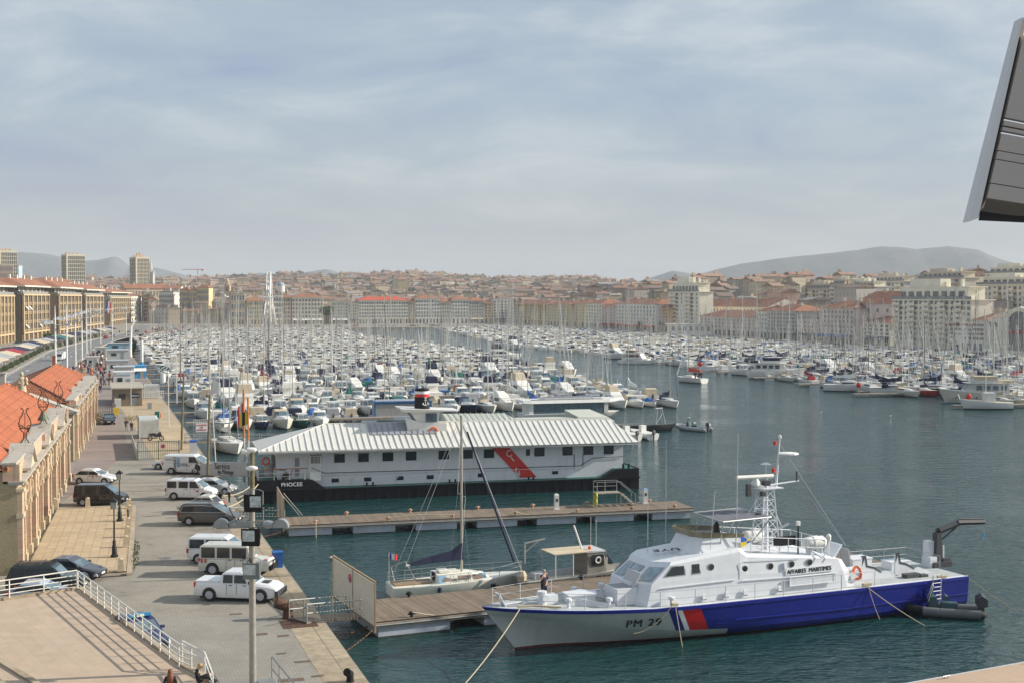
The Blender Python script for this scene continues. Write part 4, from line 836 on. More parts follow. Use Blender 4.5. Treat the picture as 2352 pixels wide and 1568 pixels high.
# tan composite jetty, bottom right corner
e_ = G(2078,1570,.6); f_ = G(2360,1519,.6); ang = math.atan2(f_.y-e_.y,f_.x-e_.x)
e = empty('composite_jetty',Vector((e_.x,e_.y,0))-Vector((math.cos(ang),math.sin(ang),0))*6,ang,'tan composite jetty edge crossing the bottom right corner','jetty')
CJ = brickmat('tan_boards',(.50,.36,.25),(.46,.33,.23),(.36,.26,.18),.2,3.,.8,.012,off=0,bump=.15,var=.1); MB().box(12,-2.5,.5,26,5,.1).build('jetty_deck',CJ,e); MB().box(12,.06,.3,26,.12,.31).build('edge_profile',LGREY,e); MB().box(12,-2.5,-.5,25.8,4.6,1.0).build('float',FLOATM,e)
for x in (8.5,14.3): mb = MB(); mb.tube((x-.1,-.25,.6),(x-.1,-.25,.72),.03); mb.tube((x+.1,-.25,.6),(x+.1,-.25,.72),.03); mb.tube((x-.25,-.25,.73),(x+.25,-.25,.73),.035); mb.build('mooring_cleat',STEEL,e)
# ---------------------------------------------------------------- generic hull
def hull_mesh(L_,B,zb,zs,wl=.12,full=.78,transom=.8,flare=.12,stripe=None,n=9,boot=True,deck_in=.06):
 """bow towards +x, stern at 0; materials: 0 side 1 deck 2 boot 3 stripe"""
 mb = MB(); st_ = [0,.12,.28,.45,.6,.72,.83,.91,.965,1.][:]; rows_ = []
 for f in st_:
  w_ = B/2*(transom+(1-transom)*math.sin(min(1,f/.45)*math.pi/2)) if f < .45 else B/2*(1-((f-.45)/.55)**(full*3.2))
  w_ = max(w_,.015); zt = zs+(zb-zs)*f**1.7; wf = w_*(1-flare-flare*3*f*f) if f < .99 else .01
  xk = L_*f-(0 if f < .8 else (f-.8)*L_*.25*1.)
  dx = L_*.09*max(0,(f-.7)/.3)**2
  rows_.append([(L_*f-dx-L_*.02*f,max(.0,wf*.3),-.25),(L_*f-dx,max(.01,wf*.92),wl),(L_*f-dx*.55,(w_+max(.01,wf))/2,zt*.5),(L_*f-dx*.12,w_*.99,zt-.12),(L_*f,w_,zt-.02),(L_*f,w_*(.985),zt)])
 k = len(st_); m_ = 6
 for sg in (-1,1):
  b = len(mb.v); mb.v += [(x,sg*y,z) for r_ in rows_ for x,y,z in r_]
  for i in range(k-1):
   for j in range(m_-1):
    q = (b+i*m_+j,b+(i+1)*m_+j,b+(i+1)*m_+j+1,b+i*m_+j+1); mb.f.append(q if sg < 0 else q[::-1]); mb.m.append((2 if j == 0 else 3 if (j >= 3 and stripe) else 0))
 nn_ = k*m_; mb.f.append(tuple(range(m_-1,-1,-1))+tuple(nn_+j for j in range(m_))); mb.m.append(0)
 b = len(mb.v); top = [(r_[-1][0],-r_[-1][1],r_[-1][2]) for r_ in rows_]+[(r_[-1][0],r_[-1][1],r_[-1][2]) for r_ in rows_]; mb.v += top
 for i in range(k-1): mb.f.append((b+i,b+i+1,b+k+i+1,b+k+i)); mb.m.append(1)
 return mb
def hullo(parent,L_,B,zb,zs,mats,**kw): return hull_mesh(L_,B,zb,zs,**kw).build('hull',mats,parent,smooth=40)
# small sailing boat moored at the near pontoon
YC = mat('yacht_cream',(.80,.78,.68),.4,var=.05)
ya = G(880,1362,.3); yb_ = G(1185,1322,.6); yang = R(19); ya = G(885,1366,.25)
y0 = empty('small_sailing_boat',Vector((ya.x+.2,ya.y+.9,-.22)),yang,'cream sailing boat with navy sail cover alongside the near pontoon','sailing boat')
hullo(y0,9.2,2.7,1.25,.95,[YC,YC,BLACK,DARK],full=.62,stripe=False)
mb = MB(); mb.loft([[(3.0,-.95,.95),(3.0,.95,.95),(3.0,.85,1.55),(3.0,-.85,1.55)],[(5.4,-.85,1.0),(5.4,.85,1.0),(5.4,.7,1.5),(5.4,-.7,1.5)],[(6.7,-.5,1.05),(6.7,.5,1.05),(6.45,.35,1.35),(6.45,-.35,1.35)]]); mb.box(4.0,0,1.5,1.2,.8,.16); mb.box(3.6,0,1.6,.7,.9,.12); mb.build('coachroof',YC,y0)
mb = MB(); mb.box(1.5,0,.7,2.6,1.3,.35,0); mb.box(2.95,0,.95,.08,.6,.65,1); mb.build('cockpit',[mat('teak',(.3,.2,.11),.8),BLACK],y0)
for x0,x1 in ((3.3,4.3),(4.4,5.3),(5.45,6.1)):
 mb = MB(); f = lambda x: -.93+(x-3)*.055
 mb.hexa([(x0,f(x0)-.03,1.12),(x1,f(x1)-.03,1.12),(x1,f(x1)+.02,1.12),(x0,f(x0)+.02,1.12),(x0,f(x0)+.05,1.42),(x1,f(x1)+.06,1.4),(x1,f(x1)+.1,1.4),(x0,f(x0)+.1,1.42)]); mb.build('window',mat('curtained_glass',(.30,.20,.17),.3,var=.3),y0)
mb = MB(); mb.hexa([(3.05,-.975,1.02),(6.5,-.60,1.05),(6.5,-.55,1.05),(3.05,-.93,1.02),(3.05,-.9,1.5),(6.4,-.50,1.42),(6.4,-.45,1.42),(3.05,-.86,1.5)]); mb.build('blue_window_band',mat('baby_blue',(.25,.45,.62),.5,var=.05),y0)
mb = MB(); mb.tube((4.9,0,1.5),(4.9,0,11.9),.09,.08,8); mb.tube((4.9,-.9,6.6),(4.9,.9,6.6),.025); mb.build('mast',MAST,y0)
mb = MB(); mb.tube((4.8,0,2.35),(1.0,-.35,2.2),.07,n=8,mi=0); mb.build('boom',MASTW,y0)
mb = MB(); mb.loft([[(4.98,-.12,2.3),(4.98,.12,2.3),(4.98,.1,3.45),(4.98,-.1,3.45)],[(4.2,-.2,2.28),(4.2,.1,2.28),(4.2,.0,2.95),(4.2,-.12,2.95)],[(2.8,-.32,2.24),(2.8,.02,2.24),(2.8,-.1,2.7),(2.8,-.2,2.7)],[(1.3,-.44,2.15),(1.3,-.2,2.15),(1.3,-.28,2.4),(1.3,-.36,2.4)]]); mb.build('sail_cover',NAVY,y0)
mb = MB(); mb.tube((9.1,0,1.35),(4.95,0,11.7),.02,n=4,mi=1); mb.tube((8.6,0,1.9),(5.3,0,10.8),.085,.06,6,mi=0); mb.build('furled_jib',[NAVY,STEEL],y0)
mb = MB()
for a,c in (((0.1,.0,1.3),(4.85,0,11.8)),((4.4,-1.25,1),(4.9,-.9,6.6)),((4.9,-.9,6.6),(4.9,0,11.6)),((4.4,1.25,1),(4.9,.9,6.6)),((4.9,.9,6.6),(4.9,0,11.6)),((5.2,-1.2,1),(4.9,0,6.5)),((1.0,-.35,2.25),(4.85,0,11.5))): mb.tube(a,c,.012,n=3)
mb.build('rigging',LGREY,y0)
mb = MB()
for sg in (-1,1): rail(mb,[(.1,sg*1.0,.95),(2.5,sg*1.3,.98),(5,sg*1.25,1.05),(7.3,sg*.75,1.15),(9.1,sg*.1,1.3)],.62,1.6,.018)
mb.tube((.1,-1,1.55),(.1,1,1.55),.02); mb.path([(.5,.9,1),(.3,.9,1.9),(1.2,.6,2.3),(1.6,-.4,1.3)],.05); mb.build('guard_rail',STEEL,y0)
def flag(parent,p,w_,h,mats,stripes=3,mast=1.2,vertical=True,wave=.08,label=None,r=.02,name='flag',polem=None):
 """cloth of several stripes with a wave, on a staff"""
 mb = MB(); n = 9
 for k in range(n):
  x0_,x1_ = w_*k/n,w_*(k+1)/n; f = lambda x: wave*math.sin(x/w_*6.3); dr = lambda x: -h*.25*(x/w_)
  mi = int(k*stripes/n) if vertical else 0
  mb.quad((x0_,f(x0_),mast-h+dr(x0_)),(x1_,f(x1_),mast-h+dr(x1_)),(x1_,f(x1_),mast+dr(x1_)),(x0_,f(x0_),mast+dr(x0_)),mi)
 o = mb.build(name,mats,parent); o.location = p; s_ = MB(); s_.tube((0,0,0),(0,0,mast+.05),r); st2 = s_.build('flagstaff',polem or MASTW,parent); st2.location = p; return o
FB,FW,FR = mat('flag_deep_blue',(.01,.03,.25),.8,var=0),mat('flag_white',(.75,.75,.75),.8,var=0),mat('flag_red',(.65,.02,.02),.8,var=0)
flag(y0,(.1,.6,1.0),.55,.4,[FB,FW,FR],mast=1.9)
for x in (3.0,6.6): mb = MB(); mb.lathe([(.03,0),(.13,.08),(.13,.45),(.03,.52)],(x,-1.4,.35),8); mb.build('fender',NAVY,y0)
# grey aluminium workboat
wa = G(1262,1350,0); w0 = empty('grey_workboat',loc_on(P2,12.4,7.0,0),R(24.2),'grey aluminium workboat with cabin and tan roof behind the officer','workboat')
ALU = mat('bare_aluminium',(.24,.23,.20),.5,.4,var=.2); TANR = mat('tan_roof',(.55,.46,.32),.7,var=.1)
hullo(w0,8.2,2.9,1.35,1.0,[ALU,ALU,BLACK,ALU],full=.8,transom=.92)
mb = MB(); mb.loft([[(4.4,-1.1,1.0),(4.4,1.1,1.0),(4.5,1.0,2.55),(4.5,-1.0,2.55)],[(5.9,-1.1,1.1),(5.9,1.1,1.1),(5.6,1.0,2.5),(5.6,-1.0,2.5)],[(6.8,-.9,1.15),(6.8,.9,1.15),(5.7,.8,2.45),(5.7,-.8,2.45)]]); mb.build('cabin',ALU,w0)
mb = MB(); mb.hexa([(5.95,-1.02,1.65),(6.45,-.98,1.65),(6.45,-.9,1.65),(5.95,-.95,1.65),(5.75,-1.0,2.35),(5.95,-.93,2.35),(5.95,-.85,2.35),(5.75,-.9,2.35)]); mb.box(5.2,-1.09,1.6,.9,.04,.75); mb.build('window',GLASS,w0)
mb = MB(); mb.hexa([(6.55,-.8,1.6),(6.62,-.8,1.6),(6.62,.8,1.6),(6.55,.8,1.6),(5.92,-.75,2.38),(5.98,-.75,2.38),(5.98,.75,2.38),(5.92,.75,2.38)]); mb.build('windscreen',GLASSB,w0)
MB().torus((5.2,-1.14,2.0),.19,.05,'Y',12,5).build('porthole',WHITE,w0)
mb = MB(); mb.box(3.4,0,2.55,2.8,2.1,.06,0); mb.box(5.1,0,2.5,1.4,2.1,.1,1); mb.path([(2.1,-1,1.0),(2.1,-1,2.55)],.04,mi=1); mb.path([(2.1,1,1.0),(2.1,1,2.55)],.04,mi=1); mb.path([(3.4,-1,1.0),(3.4,-1,2.55)],.04,mi=1); mb.build('canopy_roof',[TANR,LGREY],w0)
mb = MB(); mb.tube((4.6,.1,2.6),(4.0,.1,4.2),.06); mb.tube((5.6,.7,2.6),(5.6,.7,4.6),.015); mb.tube((5.9,.5,2.6),(5.9,.5,4.4),.015); mb.build('aerials',WHITE,w0); MB().lathe([(.12,0),(.12,.15),(.04,.24)],(5.0,-.3,2.6),8).build('orange_beacon',ORANGE,w0)
mb = MB(); mb.path([(.5,.4,1),(.5,.4,3.2),(2.0,.4,3.4)],.06); mb.path([(.5,.4,2.6),(1.6,.4,3.35)],.05); mb.build('stern_davit',GALV,w0)
mb = MB(); mb.lathe([(.15,0),(.3,.2),(.35,.6),(.2,.9)],(-.1,-.5,.7),8); mb.build('covered_outboard',BEIGE,w0); mb = MB(); mb.box(1.2,-.3,.95,.9,.8,.4); mb.build('fish_crate',LGREY,w0)
put_text('MA 924415',.3,LETB,w0,(5.6,-1.4,.82),(R(90),0,R(3)),.01)
# black rigid inflatable beside the stern
r0 = empty('inflatable_dinghy',G(2068,1412,0)+Vector((.1,.6,0)),R(-13),'black and grey rigid inflatable with twin outboards below the blue stern','inflatable boat')
def inflatable(parent,L_,B,r,m1,m2,console=True,eng=2):
 pts = [(L_,-B/2+r,r),(L_*.5,-B/2+r,r+.02),(L_*.28,-B/2+r*1.05,r+.08),(L_*.1,-B*.28,r+.2),(.05,0,r+.28),(L_*.1,B*.28,r+.2),(L_*.28,B/2-r*1.05,r+.08),(L_*.5,B/2-r,r+.02),(L_,B/2-r,r)]
 mb = MB()
 for a,b in zip(pts,pts[1:]): mb.tube(a,b,r,n=10,mi=0 if a[0] < L_*.45 and b[0] < L_*.55 else 1)
 for p in pts[1:-1]: mb.blob(p,r,r,r,10,6,0)
 for y in (-B/2+r,B/2-r): mb.lathe([(r,0),(r*.7,r*.7),(.02,r*1.2)],(L_,y,r),10,0,'X')
 mb.build('tube',[m1,m2],parent,smooth=50); mb = MB(); mb.prism([(L_*.12,0),(L_*.35,-B/2+r),(L_*.97,-B/2+r),(L_*.97,B/2-r),(L_*.35,B/2-r)],.0,r*.9); mb.build('floor',DARK,parent)
 if console:
  mb = MB(); mb.box(L_*.42,0,r*.8,.6,.7,.95,0,tx=.7); mb.box(L_*.62,0,r*.8,1.0,.6,.6,0); mb.tube((L_*.58,-.3,1.1),(L_*.58,.3,1.1),.16,n=8); mb.build('console',mat('dark_teal',(.04,.09,.10),.5),parent)
  mb = MB(); mb.hexa([(L_*.38,-.3,1.2),(L_*.4,-.3,1.2),(L_*.4,.3,1.2),(L_*.38,.3,1.2),(L_*.42,-.28,1.75),(L_*.44,-.28,1.75),(L_*.44,.28,1.75),(L_*.42,.28,1.75)],0); mb.path([(L_*.36,-.35,.9),(L_*.42,-.35,1.85),(L_*.42,.35,1.85),(L_*.36,.35,.9)],.025,mi=1); mb.tube((L_*.5,-.4,.8),(L_*.52,-.4,2.6),.015,mi=1); mb.build('windscreen',[GLASSB,WHITE],parent)
 for k in range(eng):
  y = (k-(eng-1)/2)*.62; mb = MB(); mb.loft([[(L_-.2,y-.2,.75),(L_-.2,y+.2,.75),(L_-.2,y+.2,1.2),(L_-.2,y-.2,1.2)],[(L_+.15,y-.25,.7),(L_+.15,y+.25,.7),(L_+.1,y+.22,1.4),(L_+.1,y-.22,1.4)],[(L_+.45,y-.17,.75),(L_+.45,y+.17,.75),(L_+.42,y+.14,1.2),(L_+.42,y-.14,1.2)]]); mb.box(L_+.12,y,-.1,.25,.14,.85); mb.build('outboard_motor',DARK,parent,smooth=60)
inflatable(r0,4.7,2.1,.29,BLACK,mat('dinghy_grey',(.11,.115,.12),.6,var=.15))
# ================================================================ TERRACE with railing
TERRZ = 2.6
TSL = brickmat('terrace_slabs',(.47,.36,.26),(.50,.385,.285),(.38,.29,.205),1.25,.62,.8,.009,rot=R(57),bump=.2,var=.14,nscale=.8)
TC = [G(-330,1420,TERRZ),G(-60,1388,TERRZ),G(178,1353,TERRZ),G(412,1531,TERRZ),G(476,1566,TERRZ)]
tp_ = [(p.x,p.y) for p in TC]+[(-9.5,48),(-45,48)]
mb = MB(); cxy = Vector((sum(p[0] for p in tp_)/7,sum(p[1] for p in tp_)/7)); mb.prism([(x-cxy.x,y-cxy.y) for x,y in tp_],0,TERRZ-.12,1,top=1); mb.prism([(cxy.x+(x-cxy.x)*1.0-cxy.x,y-cxy.y) for x,y in tp_],TERRZ-.12,TERRZ,0)
tr = mb.build('terrace',[TSL,STONE]); tr.location = (cxy.x,cxy.y,0); tag(tr,'raised pink stone terrace filling the bottom left corner','terrace')
mb = MB(); c3 = TC[1:5]
for a,b in zip(c3,c3[1:]):
 d = (b-a).normalized(); n = Vector((d.y,-d.x,0))
 mb.hexa([a-n*.02,b-n*.02,b+n*-.34,a+n*-.34,a-n*.02+Vector((0,0,.14)),b-n*.02+Vector((0,0,.14)),b-n*.34+Vector((0,0,.14)),a-n*.34+Vector((0,0,.14))])
o = mb.build('parapet_kerb',STONE,tr); o.location = (-cxy.x,-cxy.y,0)
for (u0,v0,u1,v1) in ((-40,1500,105,1590),(-60,1540,60,1610)):
 a,b = G(u0,v0,TERRZ),G(u1,v1,TERRZ); mb = MB(); d = (b-a).normalized(); n = Vector((-d.y,d.x,0)); mb.hexa([a,b,b+n*.3,a+n*.3]+[q+Vector((0,0,.1)) for q in (a,b,b+n*.3,a+n*.3)]); o = mb.build('step_edge',STONE,tr); o.location = (-cxy.x,-cxy.y,0)
RW = mat('rail_white_paint',(.68,.66,.60),.5,var=.15,scale=3)
def railing(pts,label,n_,h=1.02,mm=RW,levels=(1.,.72,.48,.24),r=.028):
 p0 = Vector(pts[0]); e = empty('railing',p0,0,label,'railing'); Z = Vector((0,0,1))
 for a,b in zip(pts,pts[1:]):
  a,b = Vector(a)-p0,Vector(b)-p0; k = max(1,round((b-a).length/n_))
  mb = MB()
  for f in levels: mb.tube(a+Z*h*f,b+Z*h*f,r if f < 1 else r*1.35,n=6)
  mb.build('rails',mm,e)
  for i in range(k+(1 if b == Vector(pts[-1])-p0 else 0)): q = a+(b-a)*i/k; m2 = MB(); m2.box(0,0,0,.035,.09,h); m2.build('post',mm,e,loc=q)
 return e
railing([G(-60,1384,TERRZ+.14),G(177,1349,TERRZ+.14)],'white four bar railing along the far edge of the terrace',1.75)
railing([G(179,1350,TERRZ+.14),G(411,1529,TERRZ+.14),G(440,1540,TERRZ),],'long white four bar railing running down the right edge of the terrace',1.45)
mb = MB(); pts = [G(405,1528,TERRZ+.14)+Vector((.25,.1,1.1)),G(460,1546,TERRZ)+Vector((.2,0,.95)),G(478,1590,TERRZ)+Vector((.2,0,.8))]; p0 = pts[0]
mb.path([p-p0 for p in pts],.045,6); mb.path([p-p0-Vector((0,0,.35)) for p in pts],.03,6)
for p in pts: mb.tube(p-p0,p-p0-Vector((0,0,1.05)),.03)
o = mb.build('stair_handrail',RW); o.location = p0; tag(o,'white stair handrail continuing below the terrace railing','handrail')
# grey gangway with rails at the bottom
a = G(595,1640,QZ); e = empty('grey_gangway',ST(59.2,6.7,QZ),QA+R(6),'grey metal gangway with two sloping handrails behind the lamp post foot','gangway')
MB().box(0,-1,.25,3.0,5.2,.12).build('gangway_deck',brickmat('grating',(.30,.31,.31),(.27,.28,.28),(.16,.17,.17),.1,.1,.6,.02,off=0,bump=0),e)
for x in (-1.5,1.5):
 mb = MB(); mb.path([(x,1.6,.2),(x,1.6,1.35)],.035); mb.path([(x,.2,.2),(x,.2,1.3)],.03); mb.path([(x,-1.5,.2),(x,-1.5,1.2)],.03); mb.path([(x,1.6,1.35),(x,-3.6,1.15)],.035); mb.path([(x,1.6,.8),(x,-3.6,.6)],.03); mb.build('handrail',GALV,e)
# ================================================================ FLOODLIGHT MAST
PX,PY = W(580.5,1500,58.6).x,58.6
e = empty('floodlight_mast',(PX,PY,QZ),0,'tall grey floodlight mast in the foreground with lamps at several heights','mast')
def zat(v,Y=58.6): return W(580,v,Y).z-QZ
mb = MB(); mb.lathe([(.17,0),(.155,4),(.14,zat(1120))],(0,0,0),14); mb.build('steel_pole',mat('dull_steel_pole',(.36,.34,.30),.45,.4,var=.15,scale=4),e,smooth=40)
MB().lathe([(.11,zat(1125)),(.10,zat(1033))],(0.03,0,0),10).build('timber_top',OLDW,e)
FLB = mat('floodlight_black',(.012,.012,.013),.6,var=.1,spec=.25); FLG = mat('floodlight_lens',(.45,.5,.5),.15,var=.35,scale=6); FLS = mat('floodlight_grey',(.16,.19,.18),.5,var=.1)
for (dx,v,bm,s_) in ((.12,1172,FLB,.8),(-.0,1250,FLB,.8),(.03,1326,FLS,.75)):
 z = zat(v); mb = MB(); mb.hexa([(dx-s_/2,-.35,z),(dx+s_/2,-.35,z),(dx+s_/2,-.12,z+.05),(dx-s_/2,-.12,z+.05),(dx-s_/2,-.42,z+s_),(dx+s_/2,-.42,z+s_),(dx+s_/2,-.15,z+s_*.95),(dx-s_/2,-.15,z+s_*.95)],0)
 mb.path([(dx-s_/2-.03,-.25,z+s_*.4),(dx-s_/2-.03,-.2,z+s_+.1),(dx-s_*.3,-.15,z+s_+.18),(dx+s_*.3,-.15,z+s_+.18),(dx+s_/2+.03,-.2,z+s_+.1),(dx+s_/2+.03,-.25,z+s_*.4)],.018,mi=1); h = mb.build('floodlight',[bm,GALV],e)
 x0,x1,y0_ = (dx-.12,dx+.36,0) if v < 1200 else (dx-.34,dx+.2,0)
 mb = MB(); mb.hexa([(x0,-.41,z+s_*.28),(x1,-.41,z+s_*.28),(x1,-.38,z+s_*.28),(x0,-.38,z+s_*.28),(x0,-.455,z+s_*.9),(x1,-.455,z+s_*.9),(x1,-.42,z+s_*.9),(x0,-.42,z+s_*.9)]); mb.build('lens',FLG,h)
z = zat(1212)
mb = MB(); mb.tube((-1.6,0,z),(1.3,0,z+.1),.035); mb.tube((-.3,-.2,z+.3),(.6,-.2,z+.35),.03); mb.box(-.45,-.1,z+.05,.9,.3,.3); mb.build('cross_arm',GALV,e)
REF = mat('reflector_grey',(.30,.32,.33),.4,.3,var=.15)
for sx_,xx in ((-1,-1.35),(1,1.35)):
 mb = MB(); n = 9
 ring = [[(xx+sx_*.34*math.cos(R(a)),yy,z+.08+.38*math.sin(R(a))) for a in range(0,181,20)] for yy in (-.35,.05)]
 mb.loft(ring,0,True,True); mb.lathe([(.12,-.25),(.2,0),(.12,.25)],(xx-sx_*.6,-.1,z+.2),8,0,'X'); mb.build('dome_reflector',REF,e,smooth=40)
mb = MB(); zt = zat(1038); mb.lathe([(.05,-.25),(.13,-.2),(.13,.12),(.04,.2)],(-.2,-.1,zt+.05),10,0,'X'); mb.lathe([(.05,-.25),(.12,-.2),(.12,.12),(.04,.2)],(.05,-.1,zt+.12),10,0,'X'); mb.blob((.05,-.2,zat(1073)),.28,.15,.12,10,6); mb.tube((-.2,-.1,zat(1075)),(.1,0,zat(1085)),.03); mb.build('camera_housing',WHITE,e,smooth=50)
mb = MB(); mb.path([(.1,-.15,z+1.1),(.5,-.2,z+.85),(1.1,-.1,z+1.2),(.5,0,z+1.0)],.015); mb.path([(-.1,-.2,z+.4),(-.5,-.2,z+.1),(-1.0,-.1,z+.9)],.02); mb.path([(-.1,-.18,zat(1300)),(-.2,-.25,zat(1290)),(-.05,-.25,zat(1280)),(.1,-.18,zat(1300))],.02); mb.build('loose_cables',BLACK,e)
# ================================================================ blurred awning end near the camera, top right
e = empty('shade_panel',W(2300,400,4.0),0,'dark taupe louvred shade panel hanging into the top right corner','shade')
def wl_(u,v,Y=4.0): return W(u,v,Y)-e.location
mb = MB()
def slab(p,mi,th=.05,m_=None):
 d = Vector((0,th,0)); (m_ or mb).hexa([p[0],p[1],p[1]+d,p[0]+d,p[3],p[2],p[2]+d,p[3]+d],mi)
TAU = mat('taupe_panel',(.42,.37,.33),.6,var=.04); TAD = mat('taupe_dark',(.10,.085,.075),.7,var=.05)
slab([wl_(2224,510),wl_(2247,502),wl_(2351,40),wl_(2344,42)],0); mb.build('side_bar',mat('grey_aluminium_bar',(.62,.61,.60),.5,0,var=.03),e)
mb = MB(); slab([wl_(2247,502,4.02),wl_(2262,470,4.03),wl_(2358,45,4.03),wl_(2351,42,4.02)],0); mb.build('inner_groove',TAD,e)
mb = MB()
for (b_,t_) in ((455,420),(420,365),(365,345),(345,305),(300,290),(288,275),(270,80)):
 f = lambda v: 2262+(2372-2262)*(470-v)/490
 slab([wl_(f(b_)+2,b_,4.0),wl_(2460,b_+30,4.0),wl_(2460,t_+32,4.0),wl_(f(t_)+2,t_+2,4.0)],0,.03)
mb.build('louvre_slats',TAU,e)
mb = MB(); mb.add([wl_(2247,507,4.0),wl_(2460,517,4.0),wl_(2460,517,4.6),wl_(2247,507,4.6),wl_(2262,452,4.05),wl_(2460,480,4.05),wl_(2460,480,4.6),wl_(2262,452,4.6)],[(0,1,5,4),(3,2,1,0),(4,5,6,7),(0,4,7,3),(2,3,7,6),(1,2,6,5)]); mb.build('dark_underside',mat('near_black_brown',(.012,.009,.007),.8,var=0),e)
# ================================================================ CONSIGNE HALLS
BLK = brickmat('banded_pink_stone',(.54,.42,.28),(.52,.33,.26),(.34,.22,.13),2.6,.44,.8,.012,off=0,axes='WALL',bump=.35,var=.18,nscale=1.2,bias=-.1)
CRM = smat('cream_limestone',(.52,.42,.28),(.58,.48,.34),(.42,.33,.22),rough=.85,sc_=.9,fine=4)
WTH = smat('weathered_cornice',(.40,.37,.32),(.47,.44,.38),(.13,.11,.09),rough=.9,sc_=1.6,fine=8)
PLST = smat('ochre_render',(.34,.28,.17),(.40,.33,.21),(.2,.16,.1),sc_=.4)
TILE = brickmat('terracotta_tiles',(.50,.155,.065),(.42,.115,.045),(.24,.075,.035),1.15,.40,.85,.045,off=.5,bump=.9,var=.25,nscale=.9,axes='XY')
TILEF = brickmat('small_roof_tiles',(.52,.19,.08),(.42,.13,.05),(.12,.05,.03),.3,.34,.85,.05,off=.5,bump=1.,var=.2,nscale=1.5,axes='XY')
TILEU = brickmat('far_roof_tiles',(.40,.165,.09),(.32,.13,.07),(.20,.09,.055),.8,.5,.9,.05,off=.5,bump=.4,var=.3,nscale=.15)
ROOFR = [mat('roof_red',(.27,.145,.105),.9,var=.3,scale=.3),mat('roof_brown',(.21,.15,.12),.9,var=.3,scale=.3),mat('roof_rust',(.29,.19,.14),.9,var=.3,scale=.3),mat('roof_grey',(.28,.25,.23),.9,var=.25,scale=.3)]
CA = R(15)
def consigne(org,L_,Wd,wall_h,attic,ridge_z,peds,pil,label):
 """local: y runs along the quay, +x faces the quay"""
 e = empty('consigne_hall',org,CA,label,'hall','consigne halls')
 mb = MB(); mb.box(-Wd/2,L_/2,0,Wd,L_,wall_h,1); mb.box(-Wd/2-.4,L_/2,wall_h,Wd-.9,L_-.05,attic*.7,1); mb.box(-.25,L_/2,0,.5,L_-.02,wall_h-.05,0); mb.build('wall',[CRM,PLST],e)
 for i,y in enumerate(pil):
  w_ = 1.0 if i % 3 == 0 else .55; dx = .34 if i % 3 == 0 else .2
  mb = MB(); mb.box(dx/2,y,.5,dx,w_,wall_h-.9,0); mb.box(dx/2+.03,y,0,dx+.14,w_+.2,.75,1); mb.box(dx/2+.02,y,wall_h*.62,dx+.1,w_+.1,.3,1); mb.box(dx/2+.03,y,wall_h-.55,dx+.16,w_+.2,.2,1); mb.build('pilaster',[BLK,CRM],e)
 for a,b in zip(pil,pil[1:]):
  if b-a < 1.3: continue
  yc_,r_ = (a+b)/2,min(1.1,(b-a)/2-.45); zc_ = wall_h*.62; mb = MB(); prev = None
  for k in range(9):
   t_ = math.pi*k/8; p = (yc_-r_*math.cos(t_),zc_+r_*math.sin(t_));
   if prev: mb.tube((.06,prev[0],prev[1]),(.06,p[0],p[1]),.14,n=5,mi=0)
   prev = p
  mb.box(.12,yc_,zc_+r_-.1,.25,.35,.6,0); mb.build('arch_moulding',CRM,e)
  mb = MB(); mb.profx([(yc_-r_+.1,.6)]+[(yc_-(r_-.1)*math.cos(math.pi*k/8),zc_+(r_-.1)*math.sin(math.pi*k/8)) for k in range(9)]+[(yc_+r_-.1,.6)],.0,.03); mb.build('arched_door',mat('dark_brown_door',(.09,.05,.03),.7,var=.2),e)
 mb = MB(); mb.box(-.05,L_/2,wall_h-.1,.9,L_+.2,.16,0); mb.box(.0,L_/2,wall_h+.06,1.05,L_+.3,.1,0); mb.build('cornice',WTH,e)
 mb = MB(); mb.box(-.45,L_/2,wall_h+.16,.8,L_+.1,attic,0); mb.box(-.5,L_/2,wall_h+.16+attic,1.0,L_+.2,.12,1)
 for y in pil[::3]: mb.box(.0,y,wall_h+.16,.4,1.1,attic,0)
 mb.build('attic_parapet',[BLK,WTH],e); z2 = wall_h+.28+attic
 for y in peds:
  mb = MB(); mb.profx([(y-2.3,wall_h+.2),(y+2.3,wall_h+.2),(y+2.3,wall_h+.4),(y,z2+.4),(y-2.3,wall_h+.4)],-.5,.3,0)
  zl = wall_h+.3; [mb.hexa([(-1.1,a_,z0_),(.5,a_,z0_),(.5,b_,z1_),(-1.1,b_,z1_),(-1.1,a_,z0_+.18),(.5,a_,z0_+.18),(.5,b_,z1_+.18),(-1.1,b_,z1_+.18)],1) for a_,z0_,b_,z1_ in ((y-2.5,zl,y,z2+.4),(y,z2+.4,y+2.5,zl))]
  mb.build('pediment',[CRM,WTH],e)
 ez_ = wall_h+.1+attic*.75; rw = Wd/2; x0,x1,y0,y1 = -Wd-.4,-.45,-.2,L_+.1
 a,b,c,d = (x0,y0,ez_-.1),(x1,y0,ez_),(x1,y1,ez_),(x0,y1,ez_-.1); r0,r1 = (-rw,y0+rw*.9,ridge_z),(-rw,y1-rw*.9,ridge_z)
 m_ = MB(); m_.add([a,b,c,d,r0,r1],[(1,2,5,4),(3,0,4,5)],0); m_.add([a,b,c,d,r0,r1],[(0,1,4),(2,3,5)],1); m_.add([a,b,c,d],[(3,2,1,0)],0)
 for p,q in ((r0,r1),(b,r0),(c,r1),(a,r0),(d,r1)): m_.tube(p,q,.13,n=6,mi=1)
 rf = m_.build('roof',[TILE,TILEF],e)
 return e,rf,z2
b1o = Vector((-32.3,84.8,QZ)); rotv = lambda o,x,y,z=0.: o+Vector((x*math.cos(CA)-y*math.sin(CA),x*math.sin(CA)+y*math.cos(CA),z))
L1 = 46.
